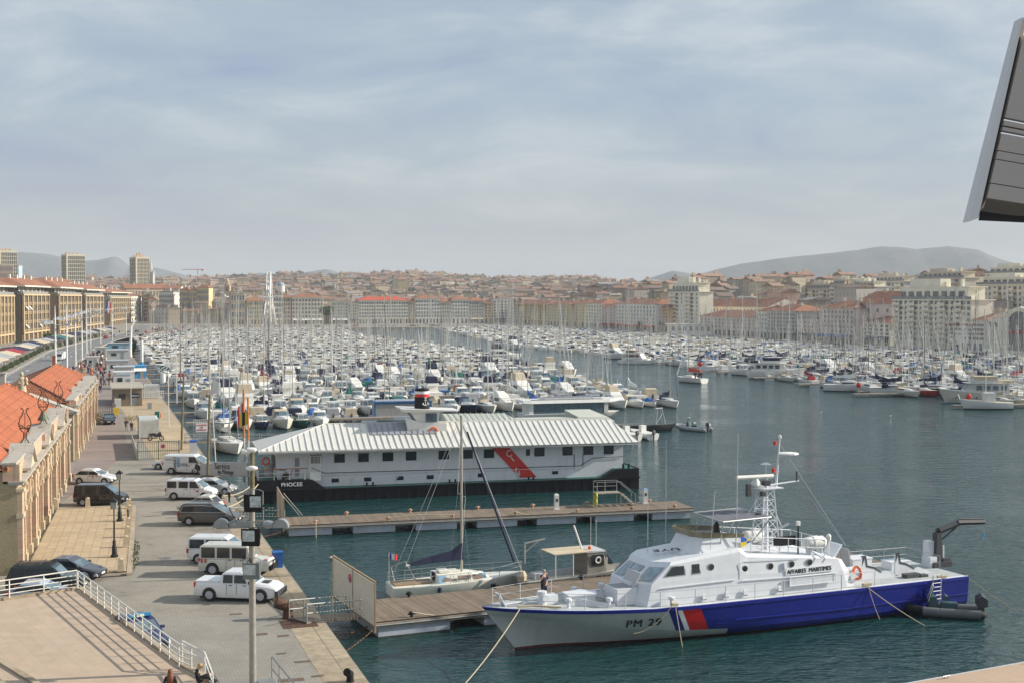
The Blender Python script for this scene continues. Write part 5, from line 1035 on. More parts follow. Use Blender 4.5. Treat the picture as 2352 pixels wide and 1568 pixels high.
H1,rf1,z2 = consigne(b1o,L1,10.2,6.0,1.1,10.0,(6.8,21.5,37.5),(.5,3.6,7.2,9.9,12.9,16.9,20,22.5,24.9,28.6,31.8,35,38,41,43.2,45.4),'near pink stone hall with three pediments and orange tiled roof')
b2o = Vector((-49.3,146.8,QZ))
H2,rf2,z22 = consigne(b2o,48.,10.2,5.9,.5,8.6,(14,25,37),(.5,3.5,6.5,9.9,12.9,16,19.5,22.5,25.6,29,32,35,38.3,41,44,47.4),'far pink stone hall with orange tiled hip roof beside the promenade')
mb = MB(); mb.box(-4.8,-1.2,0,9.6,2.4,5.2,0); mb.profx([(-2.4,0)]*0+[( -2.5,5.2),(.3,5.2),(.3,5.4),(-2.5,5.4)],-9.8,.4,1)
mb.prof([(-9.9,5.4),(.5,5.4),(-4.7,7.4)],-2.6,-2.1,1); mb.prof([(-9.0,5.45),(-.4,5.45),(-4.7,7.1)],-2.62,-2.6,0); mb.hexa([(-9.9,-2.6,5.4),(-4.7,-2.6,7.4),(-4.7,.2,7.4),(-9.9,.2,5.4),(-9.9,-2.6,5.5),(-4.7,-2.6,7.55),(-4.7,.2,7.55),(-9.9,.2,5.5)],1); mb.hexa([(-4.7,-2.6,7.4),(.5,-2.6,5.4),(.5,.2,5.4),(-4.7,.2,7.4),(-4.7,-2.6,7.55),(.5,-2.6,5.5),(.5,.2,5.5),(-4.7,.2,7.55)],1)
mb.build('gabled_porch',[smat('shade_toned_old_stone',(.27,.22,.15),(.33,.27,.19),(.15,.12,.08),sc_=.9,fine=4),WTH],H2)  # porch stone toned down so its colour carries the end wall's shade
def chimney(parent,x,y,z,sx_,sy_,h,mm=None,cap=True):
 mb = MB(); mb.box(x,y,z,sx_,sy_,h);
 if cap: mb.box(x,y,z+h,sx_*1.2,sy_*1.2,.12)
 return mb.build('chimney',mm or CRM,parent)
c = chimney(rf2,-5.6,46,8.0,.45,.45,1.6,mat('terracotta_pot',(.35,.12,.06),.8)); chimney(rf2,-1.2,42,6.6,.4,.4,1.4,CRM); chimney(rf2,-7.4,22,7,.5,.5,1.0,mat('terracotta_pot'))
chimney(H1,-6.6,49.5,5.5,1.2,.9,5.0,mat('pale_render_stack',(.44,.41,.36),.8))
# old lyre shaped iron lanterns on the pediments
def lyre(p,label,bell):
 e = empty('iron_lyre_ornament',p,CA+R(90),label,'ornament','iron lyre ornaments on the pediments'); e.scale = (.82,)*3; mb = MB()
 b0 = .9 if not bell else .4
 if bell: mb.lathe([(.02,1.0),(.2,.95),(.3,.6),(.55,.15),(.58,.05)],(0,0,.3),12,1); b0 = 1.3
 for sg in (-1,1):
  pts = [(0,sg*.35,0),(0,sg*.12,.35),(0,sg*.1,b0),(0,sg*.35,b0+.25),(0,sg*.5,b0+.7),(0,sg*.42,b0+1.15),(0,sg*.18,b0+1.6),(0,sg*.1,b0+1.9),(0,sg*.25,b0+2.1),(0,sg*.33,b0+2.0)]; mb.path(pts,.05,5)
  mb.torus((0,sg*.3,b0+.5),.12,.04,'X',8,4)
 mb.tube((0,0,.1),(0,0,b0+1.7),.03); mb.tube((0,-.45,b0+.35),(0,.45,b0+.35),.035); mb.build('iron_frame',[RUST,mat('verdigris_bell',(.12,.13,.09),.6,.3,var=.3)],e)
lyre(rotv(b1o,-.1,6.8,z2+.55),'rusty iron lyre on the nearest pediment',False); lyre(rotv(b1o,-.1,21.5,z2+.55),'rusty iron lyre with a green bell on the middle pediment',True); lyre(rotv(b1o,-.1,37.5,z2+.55),'rusty iron lyre on the farthest pediment of the near hall',False)
# statue
sp_ = W(50,905,134); e = empty('stone_statue',sp_-Vector((0,0,0)),CA,'pale stone statue of a draped figure standing behind the near hall roof','statue')
mb = MB(); mb.box(0,0,-6,1.2,1.2,5.0); mb.box(0,0,-1,1.0,.9,.9); mb.build('pedestal',CRM,e)
mb = MB(); mb.loft([[(.5*math.cos(a)*k,.4*math.sin(a)*k,z) for a in [i*math.pi/5 for i in range(10)]] for z,k in ((-.15,1),(.4,.95),(.9,.8),(1.3,.85),(1.65,.75),(1.85,.3))]); mb.blob((0,0,2.08),.2,.2,.26,8,6); mb.tube((.3,0,1.6),(.55,-.2,1.0),.13); mb.tube((-.3,0,1.6),(-.2,-.4,1.1),.13); mb.blob((.45,-.1,1.5),.18,.18,.3,8,6); mb.build('figure',CRM,e,smooth=60)
# small things on the plaza
def stone(s,t,label):
 mb = MB(); mb.box(0,0,0,.42,.42,.78,0,tx=.8,ty=.8); mb.blob((0,0,.76),.17,.17,.1,8,5); o = mb.build('stone_bollard',CRM); o.location = ST(s,t,QZ+.17); o.rotation_euler = (0,0,QA); tag(o,label,'bollard','pale stone bollards round the plaza')
for s,t,l in ((118.0,-2.9,'stone bollard at the far left plaza corner against the hall'),(117.4,-.15,'stone bollard in front of the black van rear wheel'),(115.6,3.2,'stone bollard at the far right plaza corner below the black van nose'),(112.2,3.1,'second stone bollard down the right plaza edge'),(105.6,2.85,'third stone bollard down the right plaza edge beside the green post'),(101.7,2.65,'fourth stone bollard down the right plaza edge'),(97.6,2.45,'fifth stone bollard down the right plaza edge right of the front lantern'),(89.1,1.9,'nearest stone bollard at the bottom plaza corner')): stone(s,t,l)
MB_ = MB(); MB_.lathe([(.13,0),(.08,.2),(.07,.7),(.13,.75),(.05,.9)],(0,0,0),8); o = MB_.build('iron_post',mat('dark_green_iron',(.03,.05,.03),.5)); o.location = ST(109.5,2.95,QZ+.17); tag(o,'short dark green iron post between the stone bollards','post')
def lantern(s,t,h,label):
 e = empty('street_lantern',ST(s,t,QZ+.17),0,label,'street lamp','black cast iron street lanterns'); mb = MB()
 mb.lathe([(.27,0),(.27,.12),(.18,.2),(.17,.75),(.12,.85),(.13,1.1),(.07,1.2),(.055,2.4),(.09,2.45),(.05,2.5),(.045,h-.75)],(0,0,0),10); mb.build('post',IRON,e,smooth=40)
 mb = MB(); z = h-.75; mb.loft([[(a*.13,b*.13,z) for a,b in ((-1,-1),(1,-1),(1,1),(-1,1))],[(a*.22,b*.22,z+.48) for a,b in ((-1,-1),(1,-1),(1,1),(-1,1))]],0); ln = mb.build('lantern_glass',mat('lantern_glass',(.35,.38,.36),.2),e); mb = MB(); mb.loft([[(a*.27,b*.27,z+.48) for a,b in ((-1,-1),(1,-1),(1,1),(-1,1))],[(a*.1,b*.1,z+.7) for a,b in ((-1,-1),(1,-1),(1,1),(-1,1))]]); mb.lathe([(.05,0),(.02,.14)],(0,0,z+.7),6)
 for a in (-1,1):
  for b in (-1,1): mb.tube((a*.13,b*.13,z),(a*.22,b*.22,z+.5),.02,n=4)
 mb.build('lantern_cap',IRON,e)
lantern(94.1,1.6,4.1,'black cast iron lantern nearest the camera on the plaza edge'); lantern(109.2,2.3,4.1,'black cast iron lantern behind the nearer one beside the black van')
# ================================================================ VEHICLES (x forward, built on wheels)
TYRE = mat('tyre',(.02,.02,.02),.8,var=.1); RIMM = mat('alloy_rim',(.42,.42,.43),.4,0,var=.1); HEADL = mat('headlamp',(.55,.58,.6),.15,var=.1); TAILL = mat('tail_lamp',(.5,.02,.01),.3,var=.1); PLATE = mat('number_plate',(.6,.6,.6),.6,var=0)
def paint(name,c): return mat('car_paint_'+name,c,.28,0.,var=.05,coat=.6)
def vehicle(name,label,cat,paintm,L_,Wd,H_,prof,roof,belt,wb,wr=.32,glass=(),pillar=.0,group=None,bump=None,tumble=.84,rims=RIMM,clad=None,van_side=False):
 """prof: hood/boot line [(x, z)] for the lower body; roof: cabin outline [(x_belt, x_roof)] front/back; glass: list of (x0,x1) side panes as fractions of the cabin"""
 e = empty(name,(0,0,0),0,label,cat,group); mb = MB(); hw = Wd/2
 rings = []
 for x,z,k in prof:
  zb = .24 if abs(x) < L_/2-.25 else .34
  rings.append([(x,-hw*k*.93,zb),(x,-hw*k,zb+.22),(x,-hw*k,zb+(z-zb)*.55),(x,-hw*k*.97,zb+(z-zb)*.85),(x,-hw*k*.84,z),(x,hw*k*.84,z),(x,hw*k*.97,zb+(z-zb)*.85),(x,hw*k,zb+(z-zb)*.55),(x,hw*k,zb+.22),(x,hw*k*.93,zb)])
 mb.loft(rings,0); bz = belt-.05
 (xf0,xf1),(xr0,xr1) = roof; t = tumble; hr = H_
 cab = [[(xr0,-hw*.93,bz),(xf0,-hw*.93,bz),(xf0,hw*.93,bz),(xr0,hw*.93,bz)]]
 A = [(xr1,-hw*t,hr-.10),(xf1,-hw*t,hr-.12),(xf1,hw*t,hr-.12),(xr1,hw*t,hr-.10)]
 B = [(xr1-.0+.12,-hw*t*.88,hr-.02),(xf1-.22,-hw*t*.88,hr),(xf1-.22,hw*t*.88,hr),(xr1+.12,hw*t*.88,hr-.02)]
 mb.loft([cab[0],A,B],0)
 body = mb.build('body',[paintm],e,smooth=28)
 # glass
 def sp(x0,x1,z0,z1,sg):        # side pane: follows the cabin flank
  def pt(x,z):
   f = (z-bz)/(hr-.11-bz); y = hw*(.93+(t-.93)*f); xa = xr0+(xr1-xr0)*f; xb = xf0+(xf1-xf0)*f; return (max(xa+.1,min(xb-.1,x)),sg*(y+.012),z)
  q = [pt(x0,z0),pt(x1,z0),pt(x1,z1),pt(x0,z1)]; return q
 for sg in (-1,1):
  for x0,x1 in glass:
   q = sp(x0,x1,belt+.02,hr-.17,sg); q2 = [(a,b+sg*.012,c) for a,b,c in q]; m2 = MB(); m2.hexa(q+q2 if sg > 0 else q2+q,0); m2.build('side_window',GLASS,e)
 def fp(x0,x1,nm,sgx,z0=None):
  a = .08; za,zb_ = bz+.1,hr-.17; fa = (za-bz)/(hr-.12-bz); fb = (zb_-bz)/(hr-.12-bz); xa,xb = x0+(x1-x0)*fa+sgx*.02,x0+(x1-x0)*fb+sgx*.02; ya,yb2 = hw*(.93+(t-.93)*fa)-.1,hw*(.93+(t-.93)*fb)-.1
  m2 = MB(); m2.hexa([(xa,-ya,za),(xa+sgx*.01,-ya,za),(xa+sgx*.01,ya,za),(xa,ya,za),(xb,-yb2,zb_),(xb+sgx*.01,-yb2,zb_),(xb+sgx*.01,yb2,zb_),(xb,yb2,zb_)]); m2.build(nm,GLASSB if sgx > 0 else GLASS,e)
 fp(xf0,xf1,'windscreen',1)
 if not van_side: fp(xr0,xr1,'rear_window',-1)
 for x in (-wb/2,wb/2):
  for sg in (-1,1):
   w_ = MB(); y = sg*(hw-.09); w_.lathe([(wr*.6,-.11),(wr*.95,-.11),(wr,-.07),(wr,.07),(wr*.95,.11),(wr*.6,.11)],(0,0,0),18,0,'Y'); wo = w_.build('wheel',TYRE,e,loc=(x,y,wr),smooth=40)
   r_ = MB(); r_.lathe([(wr*.12,.0),(wr*.62,.025)] if sg > 0 else [(wr*.62,-.025),(wr*.12,.0)],(0,sg*.095,0),14,0,'Y')
   for k in range(5): an = k*2*math.pi/5; r_.tube((0,sg*.115,0),(wr*.6*math.cos(an),sg*.125,wr*.6*math.sin(an)),wr*.07,n=4)
   r_.build('rim',rims,wo)
   a_ = MB(); a_.lathe([(.02,0),(wr*1.13,0),(wr*1.13,.01)] if sg < 0 else [(wr*1.13,-.01),(wr*1.13,0),(.02,0)],(x,sg*(hw+.003),wr*1.05),20,0,'Y')
   # wheel arch liner, clipped at the sill
   a_.v = [(p[0],p[1],max(p[2],.22)) for p in a_.v]; a_.build('wheel_arch',clad or BLACK,e)
 xm,xr_ = prof[-1][0],prof[0][0]; zf = prof[-2][1]; zr_ = prof[1][1]
 for sg in (-1,1):
  m2 = MB(); m2.box(xm-.16,sg*(hw-.25),zf-.28,.24,.36,.18,0,tx=.6); m2.build('headlight',HEADL,e)
  m2 = MB(); m2.box(xr_+.06,sg*(hw-.1),min(zr_,belt+.1)-.3,.12,.16,.3); m2.build('taillight',TAILL,e)
  m2 = MB(); m2.box(xf0-.35,sg*(hw+.06),belt+.02,.14,.2,.15); m2.build('wing_mirror',BLACK if clad else paintm,e)
 m2 = MB(); m2.box(xm+.0,0,.42,.05,.52,.12); m2.build('number_plate',PLATE,e); m2 = MB(); m2.box(xm-.02,0,.3,.06,Wd*.62,.22); m2.build('grille',BLACK,e)
 m2 = MB(); m2.box(0,0,.18,L_*.86,Wd*.86,.1); m2.build('underside',BLACK,e)
 m2 = MB(); [m2.box(x,sg*(hw+.004),.45,.02,.012,belt-.5) for x in ((-L_*.1,.12,L_*.2) if not van_side else (.1,L_*.2)) for sg in (-1,1)]; [m2.box(x,sg*(hw+.012),belt-.12,.2,.03,.035) for x in (-L_*.05,L_*.12) for sg in (-1,1)]; m2.build('door_seams',DARK,e)
 return e
def place(e,s,t,heading,z=QZ+.0125): e.location = ST(s,t,z); e.rotation_euler = (0,0,QA+R(heading)); return e
PWH = paint('white',(.74,.74,.73)); PBK = paint('black',(.012,.012,.014)); PGR = paint('grey',(.085,.08,.078)); PDG = paint('dark_grey',(.045,.05,.06)); PGN = paint('dark_green',(.012,.022,.022)); PSV = paint('silver_blue',(.36,.42,.5)); PCR = paint('cream_white',(.62,.60,.52)); PNV = paint('navy',(.015,.025,.09)); PRD = paint('red',(.45,.02,.02)); PSL = paint('silver',(.40,.41,.42))
SED = lambda L_,zh,zb: [(-L_/2,.75,.86),(-L_/2+.12,zb,.94),(-L_/2+.7,zb+.03,1.),(0,zb+.05,1.),(L_/2-1.15,zh+.02,1.),(L_/2-.45,zh-.12,.96),(L_/2-.1,zh-.25,.88),(L_/2,.62,.8)]
def hatch(label,p,L_=4.06,Wd=1.73,H_=1.43,name='parked_car',cat='car',grp='cars parked on the quay'): return vehicle(name,label,cat,p,L_,Wd,H_,SED(L_,.9,.95),((L_/2-.95,L_/2-1.85),(-L_/2+.12,-L_/2+.75)),.9,L_*.63,.31,[(-L_/2+.2,-.42),(-.38,.42),(.46,L_/2-.95)],group=grp)
def mpv(label,p,L_=4.85,Wd=1.9,H_=1.72,grp='cars parked on the quay',name='people_carrier'): return vehicle(name,label,'car',p,L_,Wd,H_,SED(L_,1.0,1.02),((L_/2-.85,L_/2-1.95),(-L_/2+.08,-L_/2+.35)),1.02,2.92,.34,[(-L_/2+.25,-1.03),(-.97,.17),(.23,L_/2-.9)],group=grp)
def vanlet(label,p,glass,L_=4.4,H_=1.82,grp='cars parked on the quay',name='small_van',side=False): return vehicle(name,label,'van',p,L_,1.82,H_,SED(L_,1.08,1.05),((L_/2-.75,L_/2-1.6),(-L_/2+.04,-L_/2+.12)),1.06,2.75,.33,glass,group=grp,tumble=.88,van_side=side)
def logo_small(v,x,y,z): m2 = MB(); m2.box(x,y,z,.2,.02,.14); m2.build('red_door_badge',RED,v)
v = vehicle('pickup_truck','white double cab pickup truck parked nearest the near pontoon ramp','pickup',PWH,5.1,1.85,1.76,[(-2.55,.95,.96),(-2.45,1.12,1.),(-.95,1.12,1.),(0,1.1,1.),(1.15,1.12,1.),(2.1,1.02,.98),(2.45,.88,.92),(2.55,.7,.86)],((1.3,.55),(-.98,-.8)),1.1,3.15,.39,[(-.75,-.15),(-.05,.72)],group='cars parked on the quay',clad=DARK)
m2 = MB(); m2.box(-1.75,0,1.1,1.5,1.6,.1,0); m2.box(2.55,0,.35,.2,1.75,.35,1); m2.box(1.7,.0,1.08,.45,.55,.06,1); m2.build('bed_cover',[PWH,DARK],v); place(v,79.3,8.55,-30+4)
v = vehicle('land_cruiser','cream long wheelbase off-road car with red stripes behind the white pickup','off-road car',PCR,4.7,1.8,2.0,[(-2.35,1.0,.98),(-2.3,1.12,1.),(0,1.12,1.),(1.05,1.12,1.),(1.15,1.1,.9),(2.2,1.06,.86),(2.3,.95,.86),(2.35,.6,.9)],((1.1,.95),(-2.33,-2.25)),1.15,2.8,.4,[(-2.15,-1.25),(-1.1,-.25),(-.1,.85)],group='cars parked on the quay',tumble=.9,clad=BLACK)
m2 = MB(); m2.box(-2.1,-.915,.85,.12,.02,.25); m2.box(-1.85,-.915,.85,.12,.02,.25); m2.box(2.1,-.6,1.07,.25,.2,.02); m2.box(2.1,.6,1.07,.25,.2,.02); m2.build('red_stripes',RED,v); m2 = MB(); m2.box(2.45,0,.4,.12,1.6,.3); m2.path([(2.5,-.5,.5),(2.55,-.5,1.0),(2.55,.5,1.0),(2.5,.5,.5)],.04); m2.build('bull_bar',BLACK,v); place(v,86.7,9.2,-24)
v = vanlet('white small passenger van half hidden behind the cream off-road car',PWH,[(-2.0,-1.0),(-.85,.2),(.3,1.0)]); place(v,90.9,8.6,-22)
v = mpv('dark grey people carrier with silver window trim parked by the quay edge',PGR); m2 = MB()
for y in (-.72,.72): m2.tube((-1.8,y,1.75),(1.0,y,1.76),.025)
m2.build('roof_rail',STEEL,v); m2 = MB(); m2.path([(-2.2,-.905,1.06),(1.55,-.90,1.06),(.6,-.83,1.52),(-.4,-.82,1.6),(-1.95,-.83,1.55),(-2.2,-.905,1.06)],.016,4); m2.build('window_trim',mat('chrome_trim',(.6,.6,.6),.3,var=0),v); place(v,106.6,9.2,-22)
v = hatch('cream white small hatchback facing left between the grey people carrier and white van',PCR,3.7,1.66,1.5); place(v,112.6,8.9,180-26)
v = vanlet('white small passenger van with roof bars and red door badge',PWH,[(-2.0,-1.15),(-.95,-.1),(.05,.95)]); logo_small(v,.75,-.92,.75); m2 = MB()
for x in (-1.7,-.6,.5): m2.tube((x,-.8,1.9),(x,.8,1.9),.03)
m2.build('roof_bars',DARK,v); place(v,120.6,8.8,-22)
v = hatch('silver hatchback mostly hidden behind the white van with roof bars',PSL,4.1); place(v,123.2,11.0,-24)
v = vehicle('rental_van','white rental panel van with blue and black lettering on its side','van',PWH,5.0,1.95,1.97,[(-2.5,1.0,.97),(-2.45,1.2,1.),(0,1.2,1.),(1.5,1.2,1.),(2.2,1.02,.96),(2.42,.88,.9),(2.5,.65,.85)],((1.95,.95),(-2.47,-2.4)),1.2,3.1,.34,[(.3,1.25)],group='cars parked on the quay',tumble=.9,van_side=True,clad=DARK)
put_text('RENAULT',.42,LETB,v,(-1.0,-1.0,1.02),(R(90),R(-90),0),.01,1.,.9); put_text('RENT',.42,mat('lettering_blue',(.02,.25,.6),.5,var=0),v,(-.62,-1.0,1.3),(R(90),R(-90),0),.01,1.)
put_text('LOCATION',.15,LETB,v,(-.2,-1.0,1.05),(R(90),0,0),.004); put_text('DE VEHICULES',.15,LETB,v,(-.05,-1.0,.88),(R(90),0,0),.004); put_text('LOUEZ MOI !',.14,LETB,v,(-1.75,-.995,1.5),(R(90),0,0),.004); place(v,138.2,9.8,-23)
v = hatch('white hatchback whose nose shows behind the rental van',PWH,4.0); place(v,142.6,8.4,180-20)
v = hatch('white hatchback with red door badge parked in front of the far hall end',PWH,4.06); logo_small(v,.1,-.875,.72); place(v,133.6,.6,-26)
v = vanlet('black small panel van parked between the white hatchback and the plaza',PBK,[(.1,1.0)],4.45,1.83,side=True); place(v,119.6,1.0,-17)
v = hatch('dark grey hatchback parked at the near plaza corner behind the green estate',PDG,3.9); place(v,88.2,-1.0,-24)
v = vehicle('old_estate_car','dark green boxy estate with roof bars behind the terrace railing','car',PGN,4.6,1.8,1.72,[(-2.3,.9,.97),(-2.25,1.05,1.),(0,1.05,1.),(1.0,1.05,1.),(2.1,1.0,.96),(2.25,.9,.93),(2.3,.6,.9)],((1.1,.55),(-2.25,-2.0)),1.05,2.6,.37,[(-2.0,-1.2),(-1.1,-.2),(-.1,.7)],group='cars parked on the quay',clad=BLACK); m2 = MB()
for y in (-.65,-.3,.05,.4,.7): m2.tube((-1.9,y,1.77),(.5,y,1.77),.02)
for x in (-1.5,-.3): m2.tube((x,-.8,1.82),(x,.8,1.82),.03)
m2.build('roof_rack',DARK,v); place(v,85.0,-2.5,-14)
v = hatch('silver blue hatchback just behind the terrace parapet',PSV,3.9); place(v,81.4,-2.6,-13)
v = hatch('navy police car with blue roof light bar beside the terrace railing',PNV,4.1,1.75,1.5,'police_car','police car'); m2 = MB(); m2.box(.0,0,1.52,.3,1.15,.14,0); m2.box(.0,.0,1.525,.32,.4,.13,1); m2.build('light_bar',[mat('light_bar_blue',(.02,.18,.35),.2,var=.05),mat('light_bar_cream',(.6,.6,.45),.3)],v); place(v,70.2,2.4,-68)
v = hatch('black hatchback facing the camera beside the far hall end',PBK,3.6,1.65,1.47); place(v,196.5,2.8,-92)
# motorcycles
def moto(p,rz,label,sc_=1.):
 e = empty('motorcycle',p,rz,label,'motorcycle','motorcycles parked on the quay')
 for x in (-.72,.72):
  m2 = MB(); m2.torus((0,0,0),.27,.06,'Y',16,6); m2.lathe([(.06,-.05),(.06,.05)],(0,0,0),8,0,'Y'); w_ = m2.build('wheel',TYRE,e,loc=(x,0,.32))
  m2 = MB(); [m2.tube((0,0,0),(.24*math.cos(a*1.05),0,.24*math.sin(a*1.05)),.015,n=4) for a in range(6)]; m2.build('spokes',RIMM,w_)
 m2 = MB(); m2.loft([[(-.95,-.08,.75),(-.95,.08,.75),(-.95,.06,.85),(-.95,-.06,.85)],[(-.5,-.16,.6),(-.5,.16,.6),(-.5,.15,.85),(-.5,-.15,.85)],[(.1,-.18,.45),(.1,.18,.45),(.1,.15,.82),(.1,-.15,.82)],[(.45,-.2,.5),(.45,.2,.5),(.4,.15,1.05),(.4,-.15,1.05)],[(.75,-.1,.65),(.75,.1,.65),(.6,.1,1.1),(.6,-.1,1.1)]]); m2.build('fairing',PBK,e,smooth=50)
 m2 = MB(); m2.box(-.4,0,.83,.75,.28,.1); m2.build('seat',BLACK,e); m2 = MB(); m2.tube((.5,0,1.05),(.78,0,.32),.04); m2.tube((.42,-.35,1.1),(.42,.35,1.1),.02); m2.hexa([(.55,-.15,1.05),(.57,-.15,1.05),(.57,.15,1.05),(.55,.15,1.05),(.4,-.1,1.35),(.42,-.1,1.35),(.42,.1,1.35),(.4,.1,1.35)]); m2.build('handlebar',IRON,e)
 return e
moto(ST(136.8,11.0,QZ+.01),QA+R(165),'black motorcycle parked against the white rental van nose'); moto(ST(135.9,11.9,QZ+.01),QA+R(150),'white and black motorcycle leaning beside the pilot service banner'); moto(ST(171.6,8.1,QZ+.01),QA-R(8),'black touring scooter parked in front of the white container')
# ================================================================ PEOPLE
def skin_body(name,J,E_,tags,mats,sub=1,shift=None):
 """one continuous surface grown on joints J {key: (x,y,z,r)} along edges E_; tags give the clothing of each joint"""
 ks = list(J); me = bpy.data.meshes.new(name); me.from_pydata([J[k][:3] for k in ks],[(ks.index(a),ks.index(b)) for a,b in E_],[])
 o = bpy.data.objects.new(name,me); col.objects.link(o); md = o.modifiers.new('s','SKIN'); md.use_smooth_shade = True
 if not me.skin_vertices: me.skin_vertices.new()
 for i,k in enumerate(ks):
  r = J[k][3]; sv = me.skin_vertices[0].data[i]; sv.radius = (r,r*(J[k][4] if len(J[k]) > 4 else 1)); sv.use_root = (k == 'pelvis')
 if sub: o.modifiers.new('u','SUBSURF').levels = sub
 bpy.context.view_layer.update(); m2 = bpy.data.meshes.new_from_object(o.evaluated_get(bpy.context.evaluated_depsgraph_get())); bpy.data.objects.remove(o)
 m2.materials.clear(); [m2.materials.append(m) for m in mats]
 segs = [(Vector(J[a][:3]),Vector(J[b][:3]),tags.get((a,b),tags.get(b,1))) for a,b in E_]
 for p in m2.polygons:
  c = p.center; best = 9; mi = 1
  for a,b,t_ in segs:
   ab = b-a; f = max(0,min(1,(c-a).dot(ab)/max(1e-9,ab.length_squared))); d = (c-(a+ab*f)).length
   if d < best: best = d; mi = t_
  p.material_index = mi; p.use_smooth = True
 return m2
def joints(pose='stand',lf=0.,rf=0.,arms=None):
 J = dict(pelvis=(0,0,.95,.185,.75),spine=(0,0,1.15,.17,.75),chest=(0,.0,1.34,.2,.65),neck=(0,.01,1.49,.065),head=(0,.03,1.60,.085),crown=(0,.02,1.69,.075),
    hipl=(-.1,0,.86,.12),kneel=(-.11,.02+lf*.22,.49,.085),anklel=(-.11,lf*.35-.01,.1,.062),toel=(-.11,lf*.35+.15,.05,.04),
    hipr=(.1,0,.86,.12),kneer=(.11,.02+rf*.22,.49,.085),ankler=(.11,rf*.35-.01,.1,.062),toer=(.11,rf*.35+.15,.05,.04),
    shl=(-.18,0,1.41,.075),ell=(-.27,-.03-lf*.1,1.12,.06),wrl=(-.26,.06-lf*.15,.88,.032),hal=(-.26,.09-lf*.15,.80,.035,.5),
    shr=(.18,0,1.41,.075),elr=(.27,-.03-rf*.1,1.12,.06),wrr=(.26,.06-rf*.15,.88,.032),har=(.26,.09-rf*.15,.80,.035,.5))
 if arms: J.update(arms)
 return J
EDG = [('pelvis','spine'),('spine','chest'),('chest','neck'),('neck','head'),('head','crown'),('pelvis','hipl'),('hipl','kneel'),('kneel','anklel'),('anklel','toel'),('pelvis','hipr'),('hipr','kneer'),('kneer','ankler'),('ankler','toer'),('chest','shl'),('shl','ell'),('ell','wrl'),('wrl','hal'),('chest','shr'),('shr','elr'),('elr','wrr'),('wrr','har')]
TAGS = dict(spine=1,chest=1,neck=0,head=0,crown=0,hipl=2,kneel=2,anklel=2,toel=3,hipr=2,kneer=2,ankler=2,toer=3,shl=1,ell=1,wrl=1,hal=0,shr=1,elr=1,wrr=1,har=0)
def cloth(n,c): return mat('cloth_'+n,c,.85,var=.15,scale=8)
CN,CBK,CW,CJ_,CKH,CR_,CG_,CBR = cloth('navy',(.012,.016,.035)),cloth('black',(.012,.012,.014)),cloth('white',(.66,.65,.62)),cloth('denim',(.04,.07,.14)),cloth('khaki',(.28,.22,.14)),cloth('red',(.5,.03,.03)),cloth('grey',(.14,.14,.15)),cloth('brown',(.1,.06,.04))
HAIRD,HAIRB,HAIRR,HAIRG = mat('dark_hair',(.02,.013,.01),.7),mat('blond_hair',(.42,.25,.10),.6,var=.3,scale=20),mat('auburn_hair',(.16,.05,.02),.6,var=.3,scale=20),mat('grey_hair',(.3,.28,.26),.7)
def hair_mesh(mm,long=False,J=None):
 mb = MB(); hx,hy,hz_ = (J or joints())['crown'][:3]; c = (hx,hy-.03,hz_-.02)
 mb.blob(c,.105,.12,.105,10,6)
 if long: mb.loft([[(hx+.1*math.cos(a),hy-.06+.07*math.sin(a),hz_-.02) for a in [i*math.pi/4 for i in range(8)]],[(hx+.14*math.cos(a),hy-.12+.07*math.sin(a),hz_-.28) for a in [i*math.pi/4 for i in range(8)]],[(hx+.10*math.cos(a),hy-.15+.05*math.sin(a),hz_-.5) for a in [i*math.pi/4 for i in range(8)]]])
 return mb.mesh('hair',[mm],180)
def face(J):
 x,y,z = J['head'][:3]; mb = MB(); y += .085
 mb.hexa([(x-.015,y,z-.01),(x+.015,y,z-.01),(x+.012,y+.025,z-.012),(x-.012,y+.025,z-.012),(x-.008,y,z+.04),(x+.008,y,z+.04),(x+.005,y+.008,z+.04),(x-.005,y+.008,z+.04)],0)
 for s in (-1,1): mb.blob((x+s*.034,y-.002,z+.035),.012,.006,.008,6,4,1); mb.blob((x+s*.085,y-.09,z+.01),.012,.025,.035,6,4,0)
 mb.box(x,y+.0,z-.045,.045,.008,.01,1); return mb.mesh('face',[SKIN,mat('face_dark',(.12,.05,.04),.6,var=0)],180)
def hands(J,curl=.5):
 mb = MB()
 for s,k,w_ in ((-1,'hal','wrl'),(1,'har','wrr')):
  h = Vector(J[k][:3]); d = (h-Vector(J[w_][:3])).normalized(); side = Vector((s,0,0)).cross(d).normalized(); palm = d.cross(side).normalized()
  for i in range(4):
   a = h+side*(-.027+.018*i); L_ = (.065,.078,.073,.058)[i]; m_ = a+d*L_*.6+palm*-s*.004; mb.tube(a,m_,.0095,.009,5); mb.tube(m_,m_+(d*(1-curl)+palm*s*curl).normalized()*L_*.55,.009,.007,5)
  a = h+side*-.03-d*.03; mb.tube(a,a+(d-side*.8).normalized()*.055,.012,.009,5)
 return mb.mesh('fingers',[SKIN],180)
def person(loc,rz,J,mats,label,hair=None,longh=False,cat='person',group=None,tags=None,detail=True,scale=1.):
 e = empty('person',loc,rz,label,cat,group); e.scale = (scale,)*3
 bodym = skin_body('body',J,EDG,{**TAGS,**(tags or {})},mats)
 if detail:       # fingers, nose, eyes and ears belong to the body mesh
  import bmesh; bm = bmesh.new(); bm.from_mesh(bodym)
  for q in (face(J),hands(J)):
   n0 = len(bm.faces); bm.from_mesh(q); bm.faces.ensure_lookup_table()
   for f in bm.faces[n0:]: f.material_index = 0 if f.material_index == 0 else 3
  bm.to_mesh(bodym); bm.free()
 part('body',bodym,e);
 if hair: part('hair',hair_mesh(hair,longh,J),e)
 return e
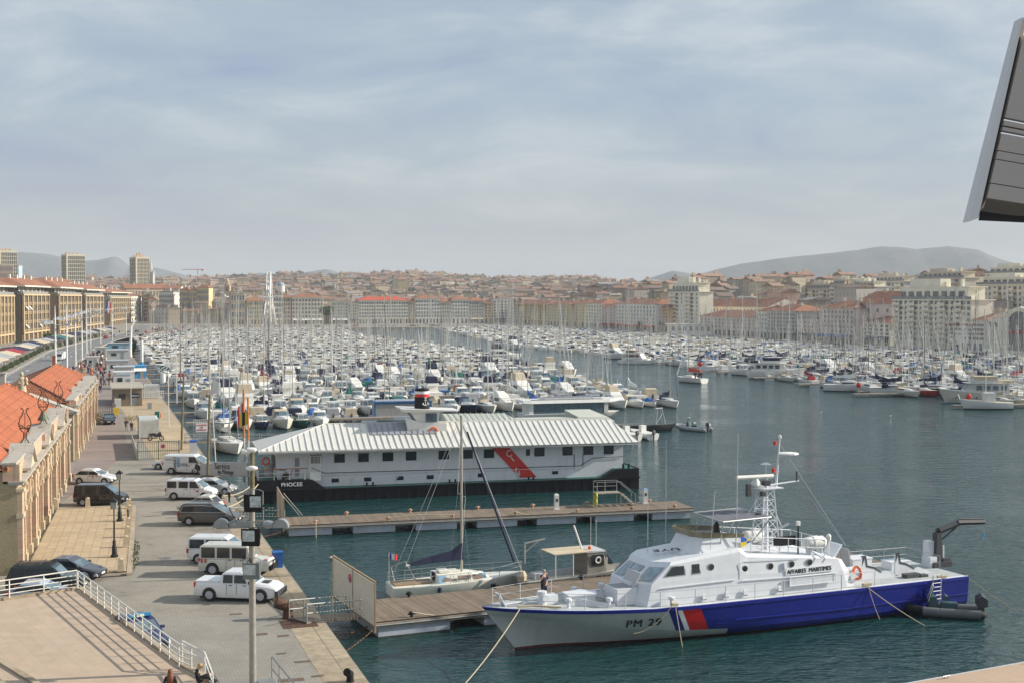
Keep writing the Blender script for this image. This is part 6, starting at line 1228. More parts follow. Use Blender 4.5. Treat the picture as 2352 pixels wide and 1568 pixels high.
J = joints(arms=dict(elr=(.30,.10,1.20,.045),wrr=(.16,.13,1.47,.032),har=(.12,.10,1.56,.035,.5),ell=(-.34,-.06,1.16,.048),wrl=(-.18,.02,.98,.032),hal=(-.13,.05,.96,.035,.5)))
off = person(PBW(2.1,.8,2.36),PBA+R(195),J,[SKIN,CN,CN,CBK],'man in dark navy uniform talking on the phone on the patrol boat bow',HAIRG,tags=dict(wrl=0,wrr=0))
J = joints(lf=.15,rf=-.1,arms=dict(ell=(-.22,.12,1.16,.045),wrl=(-.12,.33,1.1,.032),hal=(-.08,.4,1.1,.035,.5),elr=(.22,.12,1.16,.045),wrr=(.12,.33,1.08,.032),har=(.08,.4,1.07,.035,.5),head=(0,.07,1.58,.085),crown=(0,.07,1.67,.075)))
person(ST(117.2,11.75,QZ+.01),QA+R(-70),J,[SKIN,CW,CBK,CBK],'man in white sweater and black trousers looking down by the quay edge',HAIRD)
J = joints(lf=.5,rf=-.5); pA = person(ST(185.5,4.9,QZ+.01),QA+R(5),J,[SKIN,CG_,CKH,CBK],'adult in grey top and beige trousers with a backpack walking away',HAIRD,scale=1.0)
mb = MB(); mb.loft([[(a*.16,-.12,z) for a,z in ((-1,1.0),(1,1.0),(1,1.4),(-1,1.4))],[(a*.12,-.32,z) for a,z in ((-1,1.05),(1,1.05),(1,1.35),(-1,1.35))]]); bpk = mb.build('backpack',DARK); bpk.location = ST(185.5,4.9,QZ+.01); bpk.rotation_euler = (0,0,QA+R(5)); tag(bpk,'dark backpack worn by the walking adult in beige trousers','backpack')
J = joints(lf=-.4,rf=.4); person(ST(184.7,5.55,QZ+.01),QA,J,[SKIN,CBK,CN,CBK],'child in dark jacket walking beside the adult with the backpack',HAIRR,scale=.8)
J = joints(lf=.4,rf=-.4); person(ST(262,2.2,QZ+.01),QA+.2,J,[SKIN,CBK,CJ_,CBK],'walker in black top and jeans alone near the far hall corner',HAIRD,scale=1.)
def sit(J,fwd=.45,kz=.12):
 J = dict(J); dz = -.83
 for k,v in J.items():
  if k in ('kneel','kneer'): J[k] = (v[0],fwd,.22+kz,v[3])
  elif k in ('anklel','ankler'): J[k] = (v[0],fwd+.28,.08,v[3])
  elif k in ('toel','toer'): J[k] = (v[0],fwd+.42,.05,v[3])
  elif k in ('hipl','hipr'): J[k] = (v[0],.05,.12,v[3])
  else: J[k] = (v[0],v[1],v[2]+dz)+tuple(v[3:])
 return J
sA = G(390,1560,TERRZ+.35)
person(Vector((G(391,1538,3.5).x,G(391,1538,3.5).y,TERRZ+.01)),R(10),sit(joints(arms=dict(wrl=(-.2,.2,1.02,.032),hal=(-.15,.28,1.0,.035),wrr=(.2,.2,1.02,.032),har=(.15,.28,1.0,.035)))),[SKIN,CBK,CBK,CBK],'seated woman with long auburn hair and black top seen from behind',HAIRR,True)
person(Vector((G(452,1522,3.5).x,G(452,1522,3.5).y,TERRZ+.01)),R(-80),sit(joints(arms=dict(neck=(0,.08,1.47,.055),head=(0,.16,1.55,.085),crown=(0,.17,1.63,.075),ell=(-.22,.1,1.1,.045),wrl=(-.15,.3,1.0,.032),hal=(-.1,.38,.98,.035),elr=(.22,.1,1.1,.045),wrr=(.15,.3,1.0,.032),har=(.1,.38,.98,.035)))),[SKIN,CBK,CBK,CBK],'seated blond woman in black leaning forward at the railing foot',HAIRB,True)
b = G(482,1556,2.7); person(Vector((b.x,b.y,2.2)),R(80),sit(joints()),[SKIN,cloth('blue_stripe',(.1,.22,.4)),CJ_,CBK],'dark haired person in light blue sleeves beside the blond woman',HAIRD,False)
# crowd prototypes: one small continuous figure each
tops = [('navy',CN),('black',CBK),('white',CW),('red',CR_),('grey',CG_),('denim blue',CJ_),('brown',CBR),('orange',cloth('orange',(.6,.16,.03)))]
crowd = []
for i,(tn,tm) in enumerate(tops):
 a = (-1)**i*.45; bn,bm_ = (('black',CBK),('blue',CJ_),('beige',CKH))[i % 3]
 crowd.append((tn,bn,skin_body('body',joints(lf=a,rf=-a),EDG,{**TAGS,'crown': 3},[SKIN,tm,bm_,HAIRD],sub=0)))
wc = {}; NTH = ['first','second','third','fourth','fifth','sixth','seventh','eighth','ninth','tenth','eleventh','twelfth','thirteenth','fourteenth','fifteenth','sixteenth','seventeenth','eighteenth','nineteenth','twentieth']
def walker(s,t,where,z=QZ+.012):
 tn,bn,me = rnd.choice(crowd); e = link('person',me,None,ST(s,t,z),rnd.uniform(0,6.28)); k = rnd.uniform(.9,1.05); e.scale = (k,k,k)
 k = (tn,where); wc[k] = wc.get(k,0)+1; tag(e,f'{NTH[wc[k]-1]} walker in {tn} top {where}','person','people strolling on the promenade')
for s in sorted(rnd.choice((rnd.gauss(345,22),rnd.gauss(380,30),rnd.uniform(300,480))) for i in range(75)):
 tl = interp(s,roadR)+1.5; walker(s,rnd.uniform(tl,min(5.2,tl+9)),'counted from the near end of the promenade crowd')
for s,t in ((286,3.2),(285.5,4.2),(286.5,5.0),(287,2.5),(318,4.8),(304,4.5)): walker(s,t,'in the nearest small promenade group')
for s in sorted(rnd.uniform(640,800) for i in range(60)): tl = interp(s,roadR)+2; walker(s,rnd.uniform(tl,tl+18),'counted from the near end of the far square',QZ+.012)
for t in sorted(rnd.uniform(40,270) for i in range(50)): walker(rnd.uniform(800,860),t,'counted from the left along the far quay')
for s in sorted(rnd.uniform(420,700) for i in range(14)): walker(s,interp(s,roadL)-rnd.uniform(1,4),'counted from near along the restaurant terraces')
# ================================================================ QUAYSIDE FURNITURE
def simple(name,mb,mats,loc,rz,label,cat,grp=None,smooth=False): o = mb.build(name,mats,smooth=smooth); o.location = loc; o.rotation_euler = (0,0,rz); return tag(o,label,cat,grp)
GREENP = mat('green_fence_paint',(.02,.09,.06),.5,var=.15)
e = empty('metal_gate',ST(151.2,5.2,QZ+.01),QA+R(-2),'green barred double gate with a round sign beside the rental van','gate')
mb = MB()
for k in range(23): mb.box(k*.2,0,.1,.035,.035,1.95)
for x in (0,2.2,4.45): mb.box(x,0,0,.09,.09,2.15)
for z in (.12,.95,2.0): mb.box(2.2,0,z,4.4,.05,.05)
mb.build('bars',GREENP,e); MB().lathe([(.24,-.03),(.24,.03)],(2.7,-.06,1.5),14,0,'Y').build('round_sign',mat('sign_blue_red'),e)
simple('steel_fence',MB().box(0,9,0,.05,18,1.1).box(0,0,0,.1,.1,1.9),LGREY,ST(151.5,5.1,QZ),QA,'low pale fence running back from the green gate','fence')
CONT = mat('container_white',(.62,.63,.60),.6,var=.12,scale=1.5)
def container(s,t,L_,w_,h,label,mm=CONT,rz=0):
 e = empty('shipping_container',ST(s,t,QZ+.01),QA+rz,label,'container','white steel containers'); mb = MB(); mb.box(0,0,.1,w_,L_,h-.1)
 k = -w_/2+.1
 while k < w_/2-.05: mb.box(k,-L_/2-.03,.2,.09,.06,h-.35); mb.box(k,0,h,.09,L_-.1,.04); k += .22
 k = -L_/2+.1
 while k < L_/2: mb.box(w_/2+.02,k,.2,.05,.1,h-.35); mb.box(-w_/2-.02,k,.2,.05,.1,h-.35); k += .24
 mb.build('corrugated_body',mm,e); mb = MB()
 for x in (-w_/2,w_/2):
  for y in (-L_/2,L_/2): mb.box(x,y,0,.14,.14,h+.05)
 mb.build('corner_frame',OFFW,e); return e
container(176.9,7.4,5.6,2.35,2.5,'white corrugated container behind the black scooter'); container(246,13.3-2.4,2.4,2.6,2.4,'pale corrugated container by the white fence near the boats')
def pole(s,t,h,r,mm,label,name='wooden_pole',cat='pole',lean=(0,0)):
 mb = MB(); mb.tube((0,0,0),(lean[0],lean[1],h),r,r*.8,8); return simple(name,mb,mm,ST(s,t,QZ),0,label,cat)
pole(125.9,10.6,9.0,.14,OLDW,'tall mossy wooden pole rising beside the white passenger van',lean=(.3,0)); pole(160.1,10.5,9.1,.14,OLDW,'tall mossy wooden pole behind the green gate',lean=(.35,0))
pole(189.3,10.7,7.9,.08,MASTW,'slim white lamp pole on the ochre hardstanding','lamp_pole','lamp'); pole(215,6.4,6.6,.06,MASTW,'thin white pole beside the flat roofed shed','lamp_pole','lamp'); pole(232,14.5,9.5,.1,MASTW,'tall white pole by the pale corrugated container','lamp_pole','lamp')
e = empty('flagpole',ST(158,14.3,0),0,'leaning white flagpole with a white pennant above the moored yacht','flagpole'); mb = MB(); mb.tube((0,0,0),(-.7,0,13.5),.07,.04,8); mb.build('pole',MASTW,e); flag(e,(-.45,0,8.2),1.1,1.5,[WHITEC],1,mast=1.6,r=.01)
for i,(x,y,lb) in enumerate(((-1.7,6.6,'orange wooden flagpole with a red and white flag at the barge bow'),(-1.45,4.0,'orange wooden flagpole with a yellow and black flag at the barge bow'))):
 p = BG+Vector((x*math.cos(BA)-y*math.sin(BA),x*math.sin(BA)+y*math.cos(BA),1.2)); e = empty('flagpole',p,0,lb,'flagpole','orange flagpoles on the barge'); mb = MB(); mb.tube((0,0,0),(0,0,4.4),.10,n=8,mi=0); mb.tube((0,0,4.4),(0,0,9.2-i*.6),.105,.09,8,mi=1); mb.build('pole',[LGREY,POLEW],e)
 flag(e,(-.1,0,5.3),-.5,1.9,[FR,FW,FR],3,mast=2.6,r=.01) if i == 0 else flag(e,(-.05,0,5.1),-.8,1.3,[YELLOW,BLACK,YELLOW],3,mast=2.2,r=.01)
# gangway with the banner of the pilot service
a,b = ST(136.4,11.2,QZ+.1),loc_on(bgE,-1.0,3.2,2.3); a = Vector(a); ang = math.atan2(b.y-a.y,b.x-a.x); L_ = (b-a).to_2d().length
e = empty('boarding_gangway',a,ang,'white gangway with a lettered canvas banner leading to the barge','gangway'); dz = b.z-a.z; al = math.atan2(dz,L_)
mb = MB(); mb.hexa([(0,-.5,-.1),(L_,-.5,dz-.1),(L_,.5,dz-.1),(0,.5,-.1),(0,-.5,.05),(L_,-.5,dz+.05),(L_,.5,dz+.05),(0,.5,.05)]); mb.path([(0,.5,1.2),(L_,.5,dz+1.2)],.04); mb.path([(0,-.5,1.25),(L_,-.5,dz+1.25)],.04); mb.build('gangway_frame',LGREY,e)
mb = MB(); mb.hexa([(.2,-.56,.0),(L_-.3,-.56,dz-.05),(L_-.3,-.53,dz-.05),(.2,-.53,0),(.2,-.56,1.2),(L_-.3,-.56,dz+1.2),(L_-.3,-.53,dz+1.2),(.2,-.53,1.2)]); bn = mb.build('banner',mat('banner_canvas',(.50,.50,.49),.8,var=.06),e)
put_text('Service',.85,mat('banner_lettering',(.04,.05,.08),.6,var=0),bn,(L_*.48,-.58,dz*.48+.62),(R(90),-al,0),.008,1.15); put_text('de Pilotage',.62,MATS['banner_lettering'],bn,(L_*.55,-.58,dz*.55+.12),(R(90),-al,0),.008,1.1)
# small harbour things near the hardstanding
e = empty('boat_hire_gate',ST(170.0,12.7,QZ),QA,'pale slatted pontoon gate with a red lettered boat hire board','gate'); mb = MB()
for k in range(9): mb.box(k*.25,0,0,.1,.05,2.7)
mb.box(1,0,.1,2.1,.06,.1); mb.box(1,0,2.6,2.1,.06,.1); mb.build('slats',LGREY,e); bd = MB().box(1,-.06,1.1,1.5,.04,1.1).build('sign_board',WHPL,e)
for k,s_ in enumerate(('LOCATION','DE','BATEAUX')): put_text(s_,.26,RED,bd,(1,-.1,1.9-.3*k),(R(90),0,0),.008)
ramp_bridge(ST(168,11.5,QZ+.1),ST(168.5,24,.9),1.6,'long railed pontoon bridge behind the boat hire board')
simple('quay_dispenser',MB().box(0,0,0,.8,.6,1.3).box(0,0,1.3,.85,.65,.25,1),[LGREY,mat('box_blue',(.03,.12,.5),.5)],ST(156.2,12.0-.4,QZ+.01),QA,'grey service box with a blue top by the moored yacht','service box')
mb = MB(); mb.loft([[(1.7*k*math.cos(a)*(1+.1*math.sin(3*a)),1.3*k*math.sin(a),z) for a in [i*math.pi/6 for i in range(12)]] for z,k in ((0,1),(.4,.9),(.8,.6),(1.0,.2))]); simple('net_heap',mb,mat('pale_nets',(.34,.36,.30),.95,var=.35,scale=6,bump=1.),ST(146.2,11.0,QZ),QA,'heap of pale green fishing nets behind the rental van','nets',smooth=180)
simple('traffic_cone',MB().box(0,0,0,.4,.4,.05).lathe([(.15,.05),(.03,.7)],(0,0,0),8),ORANGE,ST(206,10.5,QZ+.01),0,'small orange traffic cone on the ochre hardstanding','cone')
simple('electric_cabinet',MB().box(0,0,0,1.0,.8,1.6),OFFW,ST(224,4.6,QZ),QA,'pale electric cabinet in front of the flat roofed shed','cabinet')
simple('yellow_box',MB().box(0,0,0,.9,.5,1.1),YELLOW,ST(212,4.1,QZ),QA,'yellow box beside the stone gate pillars','box')
mb = MB()
for k in range(10): mb.box(k*.28,0,0,.1,.06,1.3)
mb.box(1.3,0,.3,2.7,.05,.08); mb.box(1.3,0,1.0,2.7,.05,.08); mb.box(-.2,0,0,.5,.5,1.7); mb.box(2.9,0,0,.5,.5,1.6); simple('promenade_gate',mb,[mat('grey_timber',(.2,.19,.18),.8)],ST(214,.9,QZ),QA,'grey barred gate between pale pillars at the promenade end','gate')
# shed and kiosks
def kiosk(s,t,w_,d,h,wallm,roofm,label,awn=None,name='harbour_kiosk',over=.25,sign=None,z0=0.):
 e = empty(name,ST(s,t,QZ+z0),QA,label,'kiosk','harbour kiosks along the left quay'); MB().box(0,0,0,w_,d,h).build('wall',wallm,e)
 MB().box(0,0,h,w_+2*over,d+2*over,.2).build('roof',roofm,e); mb = MB(); mb.box(-w_*.2,-d/2-.03,h*.4,w_*.25,.05,h*.3); mb.build('window',GLASS,e); mb = MB(); mb.box(w_*.22,-d/2-.03,0,.8,.05,min(2.1,h*.8)); mb.build('door',GREY,e)
 if awn: mb = MB(); mb.hexa([(-w_/2,-d/2-1.2,h*.62),(w_/2,-d/2-1.2,h*.62),(w_/2,-d/2,h*.85),(-w_/2,-d/2,h*.85),(-w_/2,-d/2-1.2,h*.65),(w_/2,-d/2-1.2,h*.65),(w_/2,-d/2,h*.9),(-w_/2,-d/2,h*.9)]); mb.build('awning',awn,e)
 return e
SHEDW = mat('shed_brown',(.22,.17,.12),.8,var=.2); CLAP = mat('white_clapboard',(.66,.66,.63),.6,var=.08); LBL = mat('light_blue_wall',(.22,.42,.52),.6,var=.1); SKB = mat('kiosk_blue',(.04,.28,.55),.6,var=.1)
sh = kiosk(236,6.3,4.6,15,2.9,SHEDW,mat('flat_roof_gravel',(.40,.36,.29),.95,var=.2),'flat roofed brown shed beside the hardstanding',over=.4); pnl = MB().box(1.2,-7.55,1.4,1.4,.06,.7).build('sign_panel',NAVY,sh); put_text('VAGAZ',.38,LETW,pnl,(1.2,-7.6,1.6),(R(90),0,0),.01)
kk = kiosk(273,6.8,4.0,4,3.3,CLAP,CLAP,'white clapboard kiosk behind the flat roofed shed',over=.1); MB().box(0,-2.08,2.9,3.2,.08,.45).build('sign_panel',mat('pale_sign',(.45,.55,.62),.6),kk)
kiosk(304,7.6,4.2,5,2.8,OFFW,LGREY,'pale cabin with a flat grey roof on the left quay'); kiosk(309,10.8,3.4,4,2.7,SKB,SKB,'bright blue cabin with a striped awning on the left quay',WHITEC); kiosk(334,6.8,5,6,2.8,OFFW,mat('grey_kiosk_roof',(.35,.38,.4),.8),'long pale cabin with a parked boat in front')
kiosk(408,8.5,6,6,2.6,mat('mint_wall',(.46,.5,.47),.6),LGREY,'mint green cabin half way along the left quay'); kiosk(470,10.5,8,5,2.6,LBL,LGREY,'wide light blue cabin far along the left quay'); kiosk(362,1.2,3,3,2.6,CLAP,OFFW,'small white ticket kiosk on the promenade in the crowd')
kiosk(430,4.0,3.6,3,2.6,OFFW,OFFW,'small cream kiosk near the parked cars on the promenade')
mb = MB()
for k in range(16): mb.box(k*.3,0,0,.1,.06,1.5)
mb.box(2.3,0,.2,4.8,.05,.1); mb.box(2.3,0,1.2,4.8,.05,.1); simple('picket_fence',mb,WHPL,ST(244.2,8.4,QZ),QA,'white picket fence between the shed and the pale container','fence')
mb = MB(); mb.lathe([(.38,0),(.38,3.2)],(0,0,0),12,0); mb.lathe([(.38,3.2),(.38,8.2)],(0,0,0),12,1); simple('quay_column',mb,[SKB,WHITE],ST(318,13.0-1,QZ),0,'thick white column with a blue lower half by the blue cabin','column')
# slewing cranes
for (s,t,k,lb) in ((296,15.6,1.0,'white lattice boat crane with its jib pointing up right'),(420,12.4,1.15,'white curved boat hoist beyond the mint green cabin')):
 e = empty('boat_crane',ST(s,t,.8),QA,lb,'crane'); MB().lathe([(.6,0),(.5,2.2*k)],(0,0,0),10).build('crane_base',WHITE,e); mb = MB()
 if k == 1.0:
  for y in (-.3,.3): mb.tube((-.5,y,2.2),(5.5,y,7.2),.07); mb.tube((-.8,y,2.8),(5.4,y,7.6),.07)
  for i in range(10): f = i/10; mb.tube((-.5+6*f,-.3,2.2+5*f),(-.8+6.2*(f+.1),.3,2.8+4.8*(f+.1)),.04); mb.tube((-.5+6*f,.3,2.2+5*f),(-.8+6.2*(f+.1),-.3,2.8+4.8*(f+.1)),.04)
 else: mb.tube((0,0,2.4),(.4,0,10),.45,.35,8); mb.tube((.4,0,10),(1.8,0,11.8),.35,.2,8)
 mb.build('crane_jib',WHITE,e)
def column_lamp(Y,u,i):
 p = W(u,800,Y); e = empty('tall_street_lamp',(p.x,p.y,QZ),0,('nearest','second','third','fourth','fifth','sixth','seventh','eighth','ninth','tenth')[i]+' tall white double armed street lamp along the left road','street lamp','tall white street lamps along the road')
 mb = MB(); mb.lathe([(.22,0),(.2,9),(.17,13),(.05,16.5)],(0,0,0),10)
 for z in (3.2,6.4,9.4): mb.lathe([(.26,z),(.26,z+.2)],(0,0,0),8); mb.box(-.4,0,z+.05,.9,.08,.06)
 mb.build('pole',WHITE,e,smooth=40); mb = MB(); mb.tube((0,0,12.9),(-1.8,0,13.0),.06); mb.tube((0,0,12.7),(2.2,0,12.7),.06); mb.build('arm',WHITE,e)
 mb = MB(); mb.loft([[(-3.1,-.5,12.9),(-3.1,.5,12.9),(-3.1,.4,13.2),(-3.1,-.4,13.2)],[(-1.9,-.7,12.8),(-1.9,.7,12.8),(-1.9,.5,13.6),(-1.9,-.5,13.6)],[(-.5,-.35,12.9),(-.5,.35,12.9),(-.5,.3,13.5),(-.5,-.3,13.5)]]); mb.build('lamp_head',WHITE,e)
 mb = MB(); mb.box(2.6,0,12.6,1.1,.7,.3); mb.build('lamp_head',LGREY,e)
for i,(x,Y) in enumerate(((620,262),(748,312),(845,352),(918,385),(970,430),(1015,470),(1128,520),(1260,560),(1415,620))): column_lamp(Y,x/2.8*.57422,i)
# restaurants' terraces, parked cars, hedges along the left pavement
AWN = [('cream',WHITEC),('navy',NAVY),('red',REDC),('green',TEALC),('grey',GREYC),('royal blue',BLUE),('beige',BEIGE)]
ORD = ['first','second','third','fourth','fifth','sixth','seventh','eighth','ninth','tenth','eleventh','twelfth','thirteenth','fourteenth','fifteenth','sixteenth','seventeenth','eighteenth','nineteenth','twentieth']
def ordn(i):
 if i < 20: return ORD[i]
 if i >= 99: return 'hundred-and-'+ordn(i-100) if i > 99 else 'hundredth'
 t_ = ['twent','thirt','fort','fift','sixt','sevent','eight','ninet'][(i+1)//10-2]
 return t_+('y-'+ORD[(i+1) % 10-1] if (i+1) % 10 else 'ieth')
ti = 0
for s in list(range(300,700,17)):
 ci = [4,6,4,6,4,6,2,1,6,4,1,6,4,1,3,6,1,1,4,4,1,6,4,1][ti % 24]; cn,cm = AWN[ci]; x = interp(s,roadL)-6.5
 e = empty('restaurant_terrace',ST(s,x,QZ),QA-R(7),f'{cn} canopied restaurant terrace, {ordn(ti)} from the near end of the left road','restaurant terrace','restaurant terraces along the left road'); mb = MB()
 for yy in (-6.5,6.5):
  for xx in (-3,3): mb.tube((xx,yy,0),(xx,yy,2.6),.07)
 mb.build('frame',LGREY,e); mb = MB()
 for k in range(3): y0_ = -7.3+k*5; mb.loft([[(-3.8,y,3.1) ,(0,y,3.5),(3.8,y,2.55),(3.8,y,2.4),(0,y,3.35),(-3.8,y,2.95)] for y in (y0_,y0_+4.8)])
 mb.build('canopy',cm,e); ti += 1
LEAF = smat('hedge_leaf',(.045,.075,.02),(.08,.11,.035),(.02,.035,.012),rough=.8,sc_=2.,fine=6); BARK = mat('bark',(.12,.09,.06),.9,var=.3)
def foliage(mb,c,rx,ry,rz_,n,s_):
 for _ in range(n):
  while True:
   p = Vector((rnd.uniform(-1,1),rnd.uniform(-1,1),rnd.uniform(-1,1)))
   if .25 < p.length < 1: break
  q = Vector((c[0]+p.x*rx,c[1]+p.y*ry,c[2]+p.z*rz_)); a = Vector((rnd.uniform(-1,1),rnd.uniform(-1,1),rnd.uniform(-1,1))).normalized()*s_; b_ = a.cross(Vector((rnd.uniform(-1,1),rnd.uniform(-1,1),rnd.uniform(-1,1)))).normalized()*s_*.7
  mb.quad(q-a,q-b_,q+a,q+b_)
hm_ = []
for k in range(3): mb = MB(); foliage(mb,(0,0,.75),.7,3.0,.8,420,.16); hm_.append(mb.mesh('hedge',[LEAF]))
for i,s in enumerate(range(290,640,15)):
 o = link('hedge',hm_[i % 3],None,ST(s+rnd.uniform(-2,2),interp(s,roadL)-2.2,QZ),QA-R(7)); tag(o,f'leafy green hedge planter, {ordn(i)} along the left pavement','hedge','hedge planters along the left pavement')
tm_ = []
for k in range(3):
 mb = MB()
 for _ in range(7): foliage(mb,(rnd.uniform(-1.5,1.5),rnd.uniform(-1.5,1.5),rnd.uniform(3.8,6.2)),1.1,1.1,.9,130,.2)
 cr_ = mb.mesh('crown',[LEAF]); mb = MB(); mb.tube((0,0,0),(.1,0,3.6),.18,.1,7); [mb.tube((.1,0,3.2),(rnd.uniform(-1.3,1.3),rnd.uniform(-1.3,1.3),5),.07,.03,5) for _ in range(5)]; tm_.append((cr_,mb.mesh('trunk',[BARK])))
def tree(p,sc_,label,k=0,rz=0.): e = empty('small_tree',p,rz,label,'tree','small trees in the town'); e.scale = (sc_,)*3; part('crown',tm_[k % 3][0],e); part('trunk',tm_[k % 3][1],e)
for i,(s,t,k) in enumerate(((352,-31,.6),(372,-30,.7),(468,-22,.6),(540,-16,.7),(560,-14,.6))): tree(ST(s,t,QZ),k,f'small green tree, {ordn(i)} by the restaurant terraces',i)
mb = MB(); foliage(mb,(0,0,.8),.9,2.2,.9,420,.1); o = link('shrub',mb.mesh('shrub',[smat('dry_scrub',(.14,.13,.04),(.2,.17,.06),(.08,.08,.03),sc_=2.,fine=6)]),None,ST(197.5,1.2,QZ),QA); tag(o,'dry yellow green bush between the far hall and the black car','shrub')
mb = MB(); foliage(mb,(0,0,.1),.35,6,.18,260,.07); o = link('grass_tufts',mb.mesh('grass_tufts',[LEAF]),None,ST(95,3.0,QZ),QA+R(-3)); tag(o,kind='stuff',label='weeds along the plaza kerb',cat='weeds')
mb = MB(); foliage(mb,(0,0,.1),2.2,5,.15,240,.1); o = link('grass_tufts',mb.mesh('grass_tufts',[MATS['dry_scrub']]),None,ST(204,7,QZ),QA); tag(o,kind='stuff',label='dry weeds on the hardstanding',cat='weeds')
cars = [(hatch('x',p,grp='cars parked along the left road'),cn) for p,cn in ((PSV,'silver blue'),(PWH,'white'),(PBK,'black'),(PGR,'grey'),(PRD,'red'))]
ci = 0
def lcar(s,t,h,where,k=None):
 global ci
 k = ci % len(cars) if k is None else k; c,cn = cars[k]; o = c if not c.get('used') else copy_tree(c); c['used'] = 1; place(o,s,t,h); o['label'] = f'{cn} car {where}'; ci += 1
 if 'used' in o and o is not c: del o['used']
for i in range(9): lcar(432+i*3.2,8.2+i*.35-5,10,f'parked side by side, {ordn(i)} in the row on the promenade car park')
lcar(318,-21.5,80,'parked by the hedge at the near left pavement',0);
for i,(s,k) in enumerate(((640,.3),(665,.7),(690,.35),(720,.6),(612,.3))): lcar(s,interp(s,roadL)*(1-k)+interp(s,roadR)*k,78,f'driving on the far road, {ordn(i)} of five')
for i in range(14): lcar(812+rnd.uniform(-3,3),44+i*13+rnd.uniform(-4,4),rnd.choice((0,180)),f'on the far quay road, {ordn(i)} from the left')
for c,_ in cars:
 if 'used' in c: del c['used']
def boxvan(s,t,h,label,mm,L_=5.8,H_=2.6):
 e = empty('box_truck',(0,0,0),0,label,'truck'); MB().box(-.6,0,.55,L_*.7,2.0,H_-.55).build('cargo_box',mm,e); mb = MB(); mb.loft([[(1.6,-.95,.4),(1.6,.95,.4),(1.6,.9,2.2),(1.6,-.9,2.2)],[(2.6,-.95,.4),(2.6,.95,.4),(2.3,.85,2.1),(2.3,-.85,2.1)],[(3.2,-.9,.45),(3.2,.9,.45),(3.0,.8,1.2),(3.0,-.8,1.2)]]); mb.build('cab',mm,e)
 mb = MB(); mb.hexa([(2.98,-.8,1.3),(3.0,-.8,1.3),(3.0,.8,1.3),(2.98,.8,1.3),(2.36,-.8,2.05),(2.38,-.8,2.05),(2.38,.8,2.05),(2.36,.8,2.05)]); mb.build('windscreen',GLASS,e)
 for x in (-1.8,2.3):
  for y in (-.9,.9): MB().lathe([(.4,-.12),(.4,.12)],(x,y,.4),12,0,'Y').build('wheel',TYRE,e)
 return place(e,s,t,h)
boxvan(402,-7.5,-100,'white truck coming along the left road towards the camera',PWH,6); boxvan(178,-14.3,85,'white minibus behind the far hall roof at the left edge',PWH,6.5,2.7); boxvan(186,-17.3,85,'second white minibus behind the far hall roof',PWH,6.5,2.7)
for a,b,sg_,r_,lb in ((ST(119.5,11.4,1.7),loc_on(bgE,-.8,1.2,2.1),.5,.06,'thick rope from the quay bollard to the barge bow, upper one'),(ST(112.2,11.0,1.7),loc_on(bgE,-.7,.4,1.9),.4,.06,'thick rope from the quay bollard to the barge bow, lower one'),(ST(119.3,11.5,1.6),loc_on(bgE,-.8,3.5,1.5),.7,.04,'slack thin rope behind the thick ones at the barge bow')): rope(a,b,sg_,r_,lb)
mb = MB(); [mb.tube((rnd.uniform(-.3,.3),k*.22,.12+.1*(k % 2)),(2.6+rnd.uniform(-.5,.5),k*.22+rnd.uniform(-.5,.5),.15+.1*(k % 3)),.1,n=6) for k in range(5)]; simple('timber_pile',mb,mat('pale_timber',(.42,.34,.22),.85,var=.25),ST(110,10.6,QZ),QA+R(35),'pile of pale timber poles on the quay edge near the barge bow','timber')
for i,(s,t) in enumerate(((143.5,12.0),(141.8,12.05),(150,11.6))): mb = MB(); mb.torus((0,0,.22),.34,.16,'Z',14,6); mb.torus((0,0,.5),.34,.16,'Z',14,6); simple('tyre_stack',mb,TYRE,ST(s,t,QZ-.05),0,('first','second','third')[i]+' pair of old tyres along the quay edge by the nets','tyres')
for i,(s,t,c) in enumerate(((88.0,12.0,BLUE),(203,9.8,TEALC),(221,9.5,GREYC))): simple('rubbish_bin',MB().box(0,0,0,.6,.7,.95,0,tx=1.1,ty=1.1).box(0,0,.95,.7,.8,.1,0),c,ST(s,t,QZ+.01),QA,('blue bin beside the cream off-road car','green bin on the ochre hardstanding','grey bin by the flat roofed shed')[i],'bin')
# ================================================================ MARINA
WIN = GLASS
def canvas_house(mb,x0,x1,w_,z0,z1,mi):
 mb.loft([[(x0,-w_,z0),(x0,w_,z0),(x0+.1,w_*.85,z1),(x0+.1,-w_*.85,z1)],[((x0+x1)/2,-w_,z0),((x0+x1)/2,w_,z0),((x0+x1)/2,w_*.85,z1+.12),((x0+x1)/2,-w_*.85,z1+.12)],[(x1,-w_*.95,z0),(x1,w_*.95,z0),(x1-.5,w_*.75,z1-.1),(x1-.5,-w_*.75,z1-.1)]],mi)
HULLS = {'white': WHITE,'cream': CREAM,'navy': mat('navy_gelcoat',(.015,.025,.07),.3,var=.1),'grey': mat('grey_gelcoat',(.35,.36,.36),.4,var=.08),'turquoise': CYANC,'red': mat('dark_red_gelcoat',(.28,.02,.02),.35,var=.1),'green': mat('dark_green_gelcoat',(.01,.07,.06),.35,var=.1),'black': mat('black_gelcoat',(.02,.02,.02),.3),'blue': mat('blue_gelcoat',(.03,.14,.4),.35)}
CANV = {'navy': NAVY,'royal blue': BLUE,'green': TEALC,'beige': BEIGE,'grey': GREYC,'white': WHITEC,'burgundy': REDC}
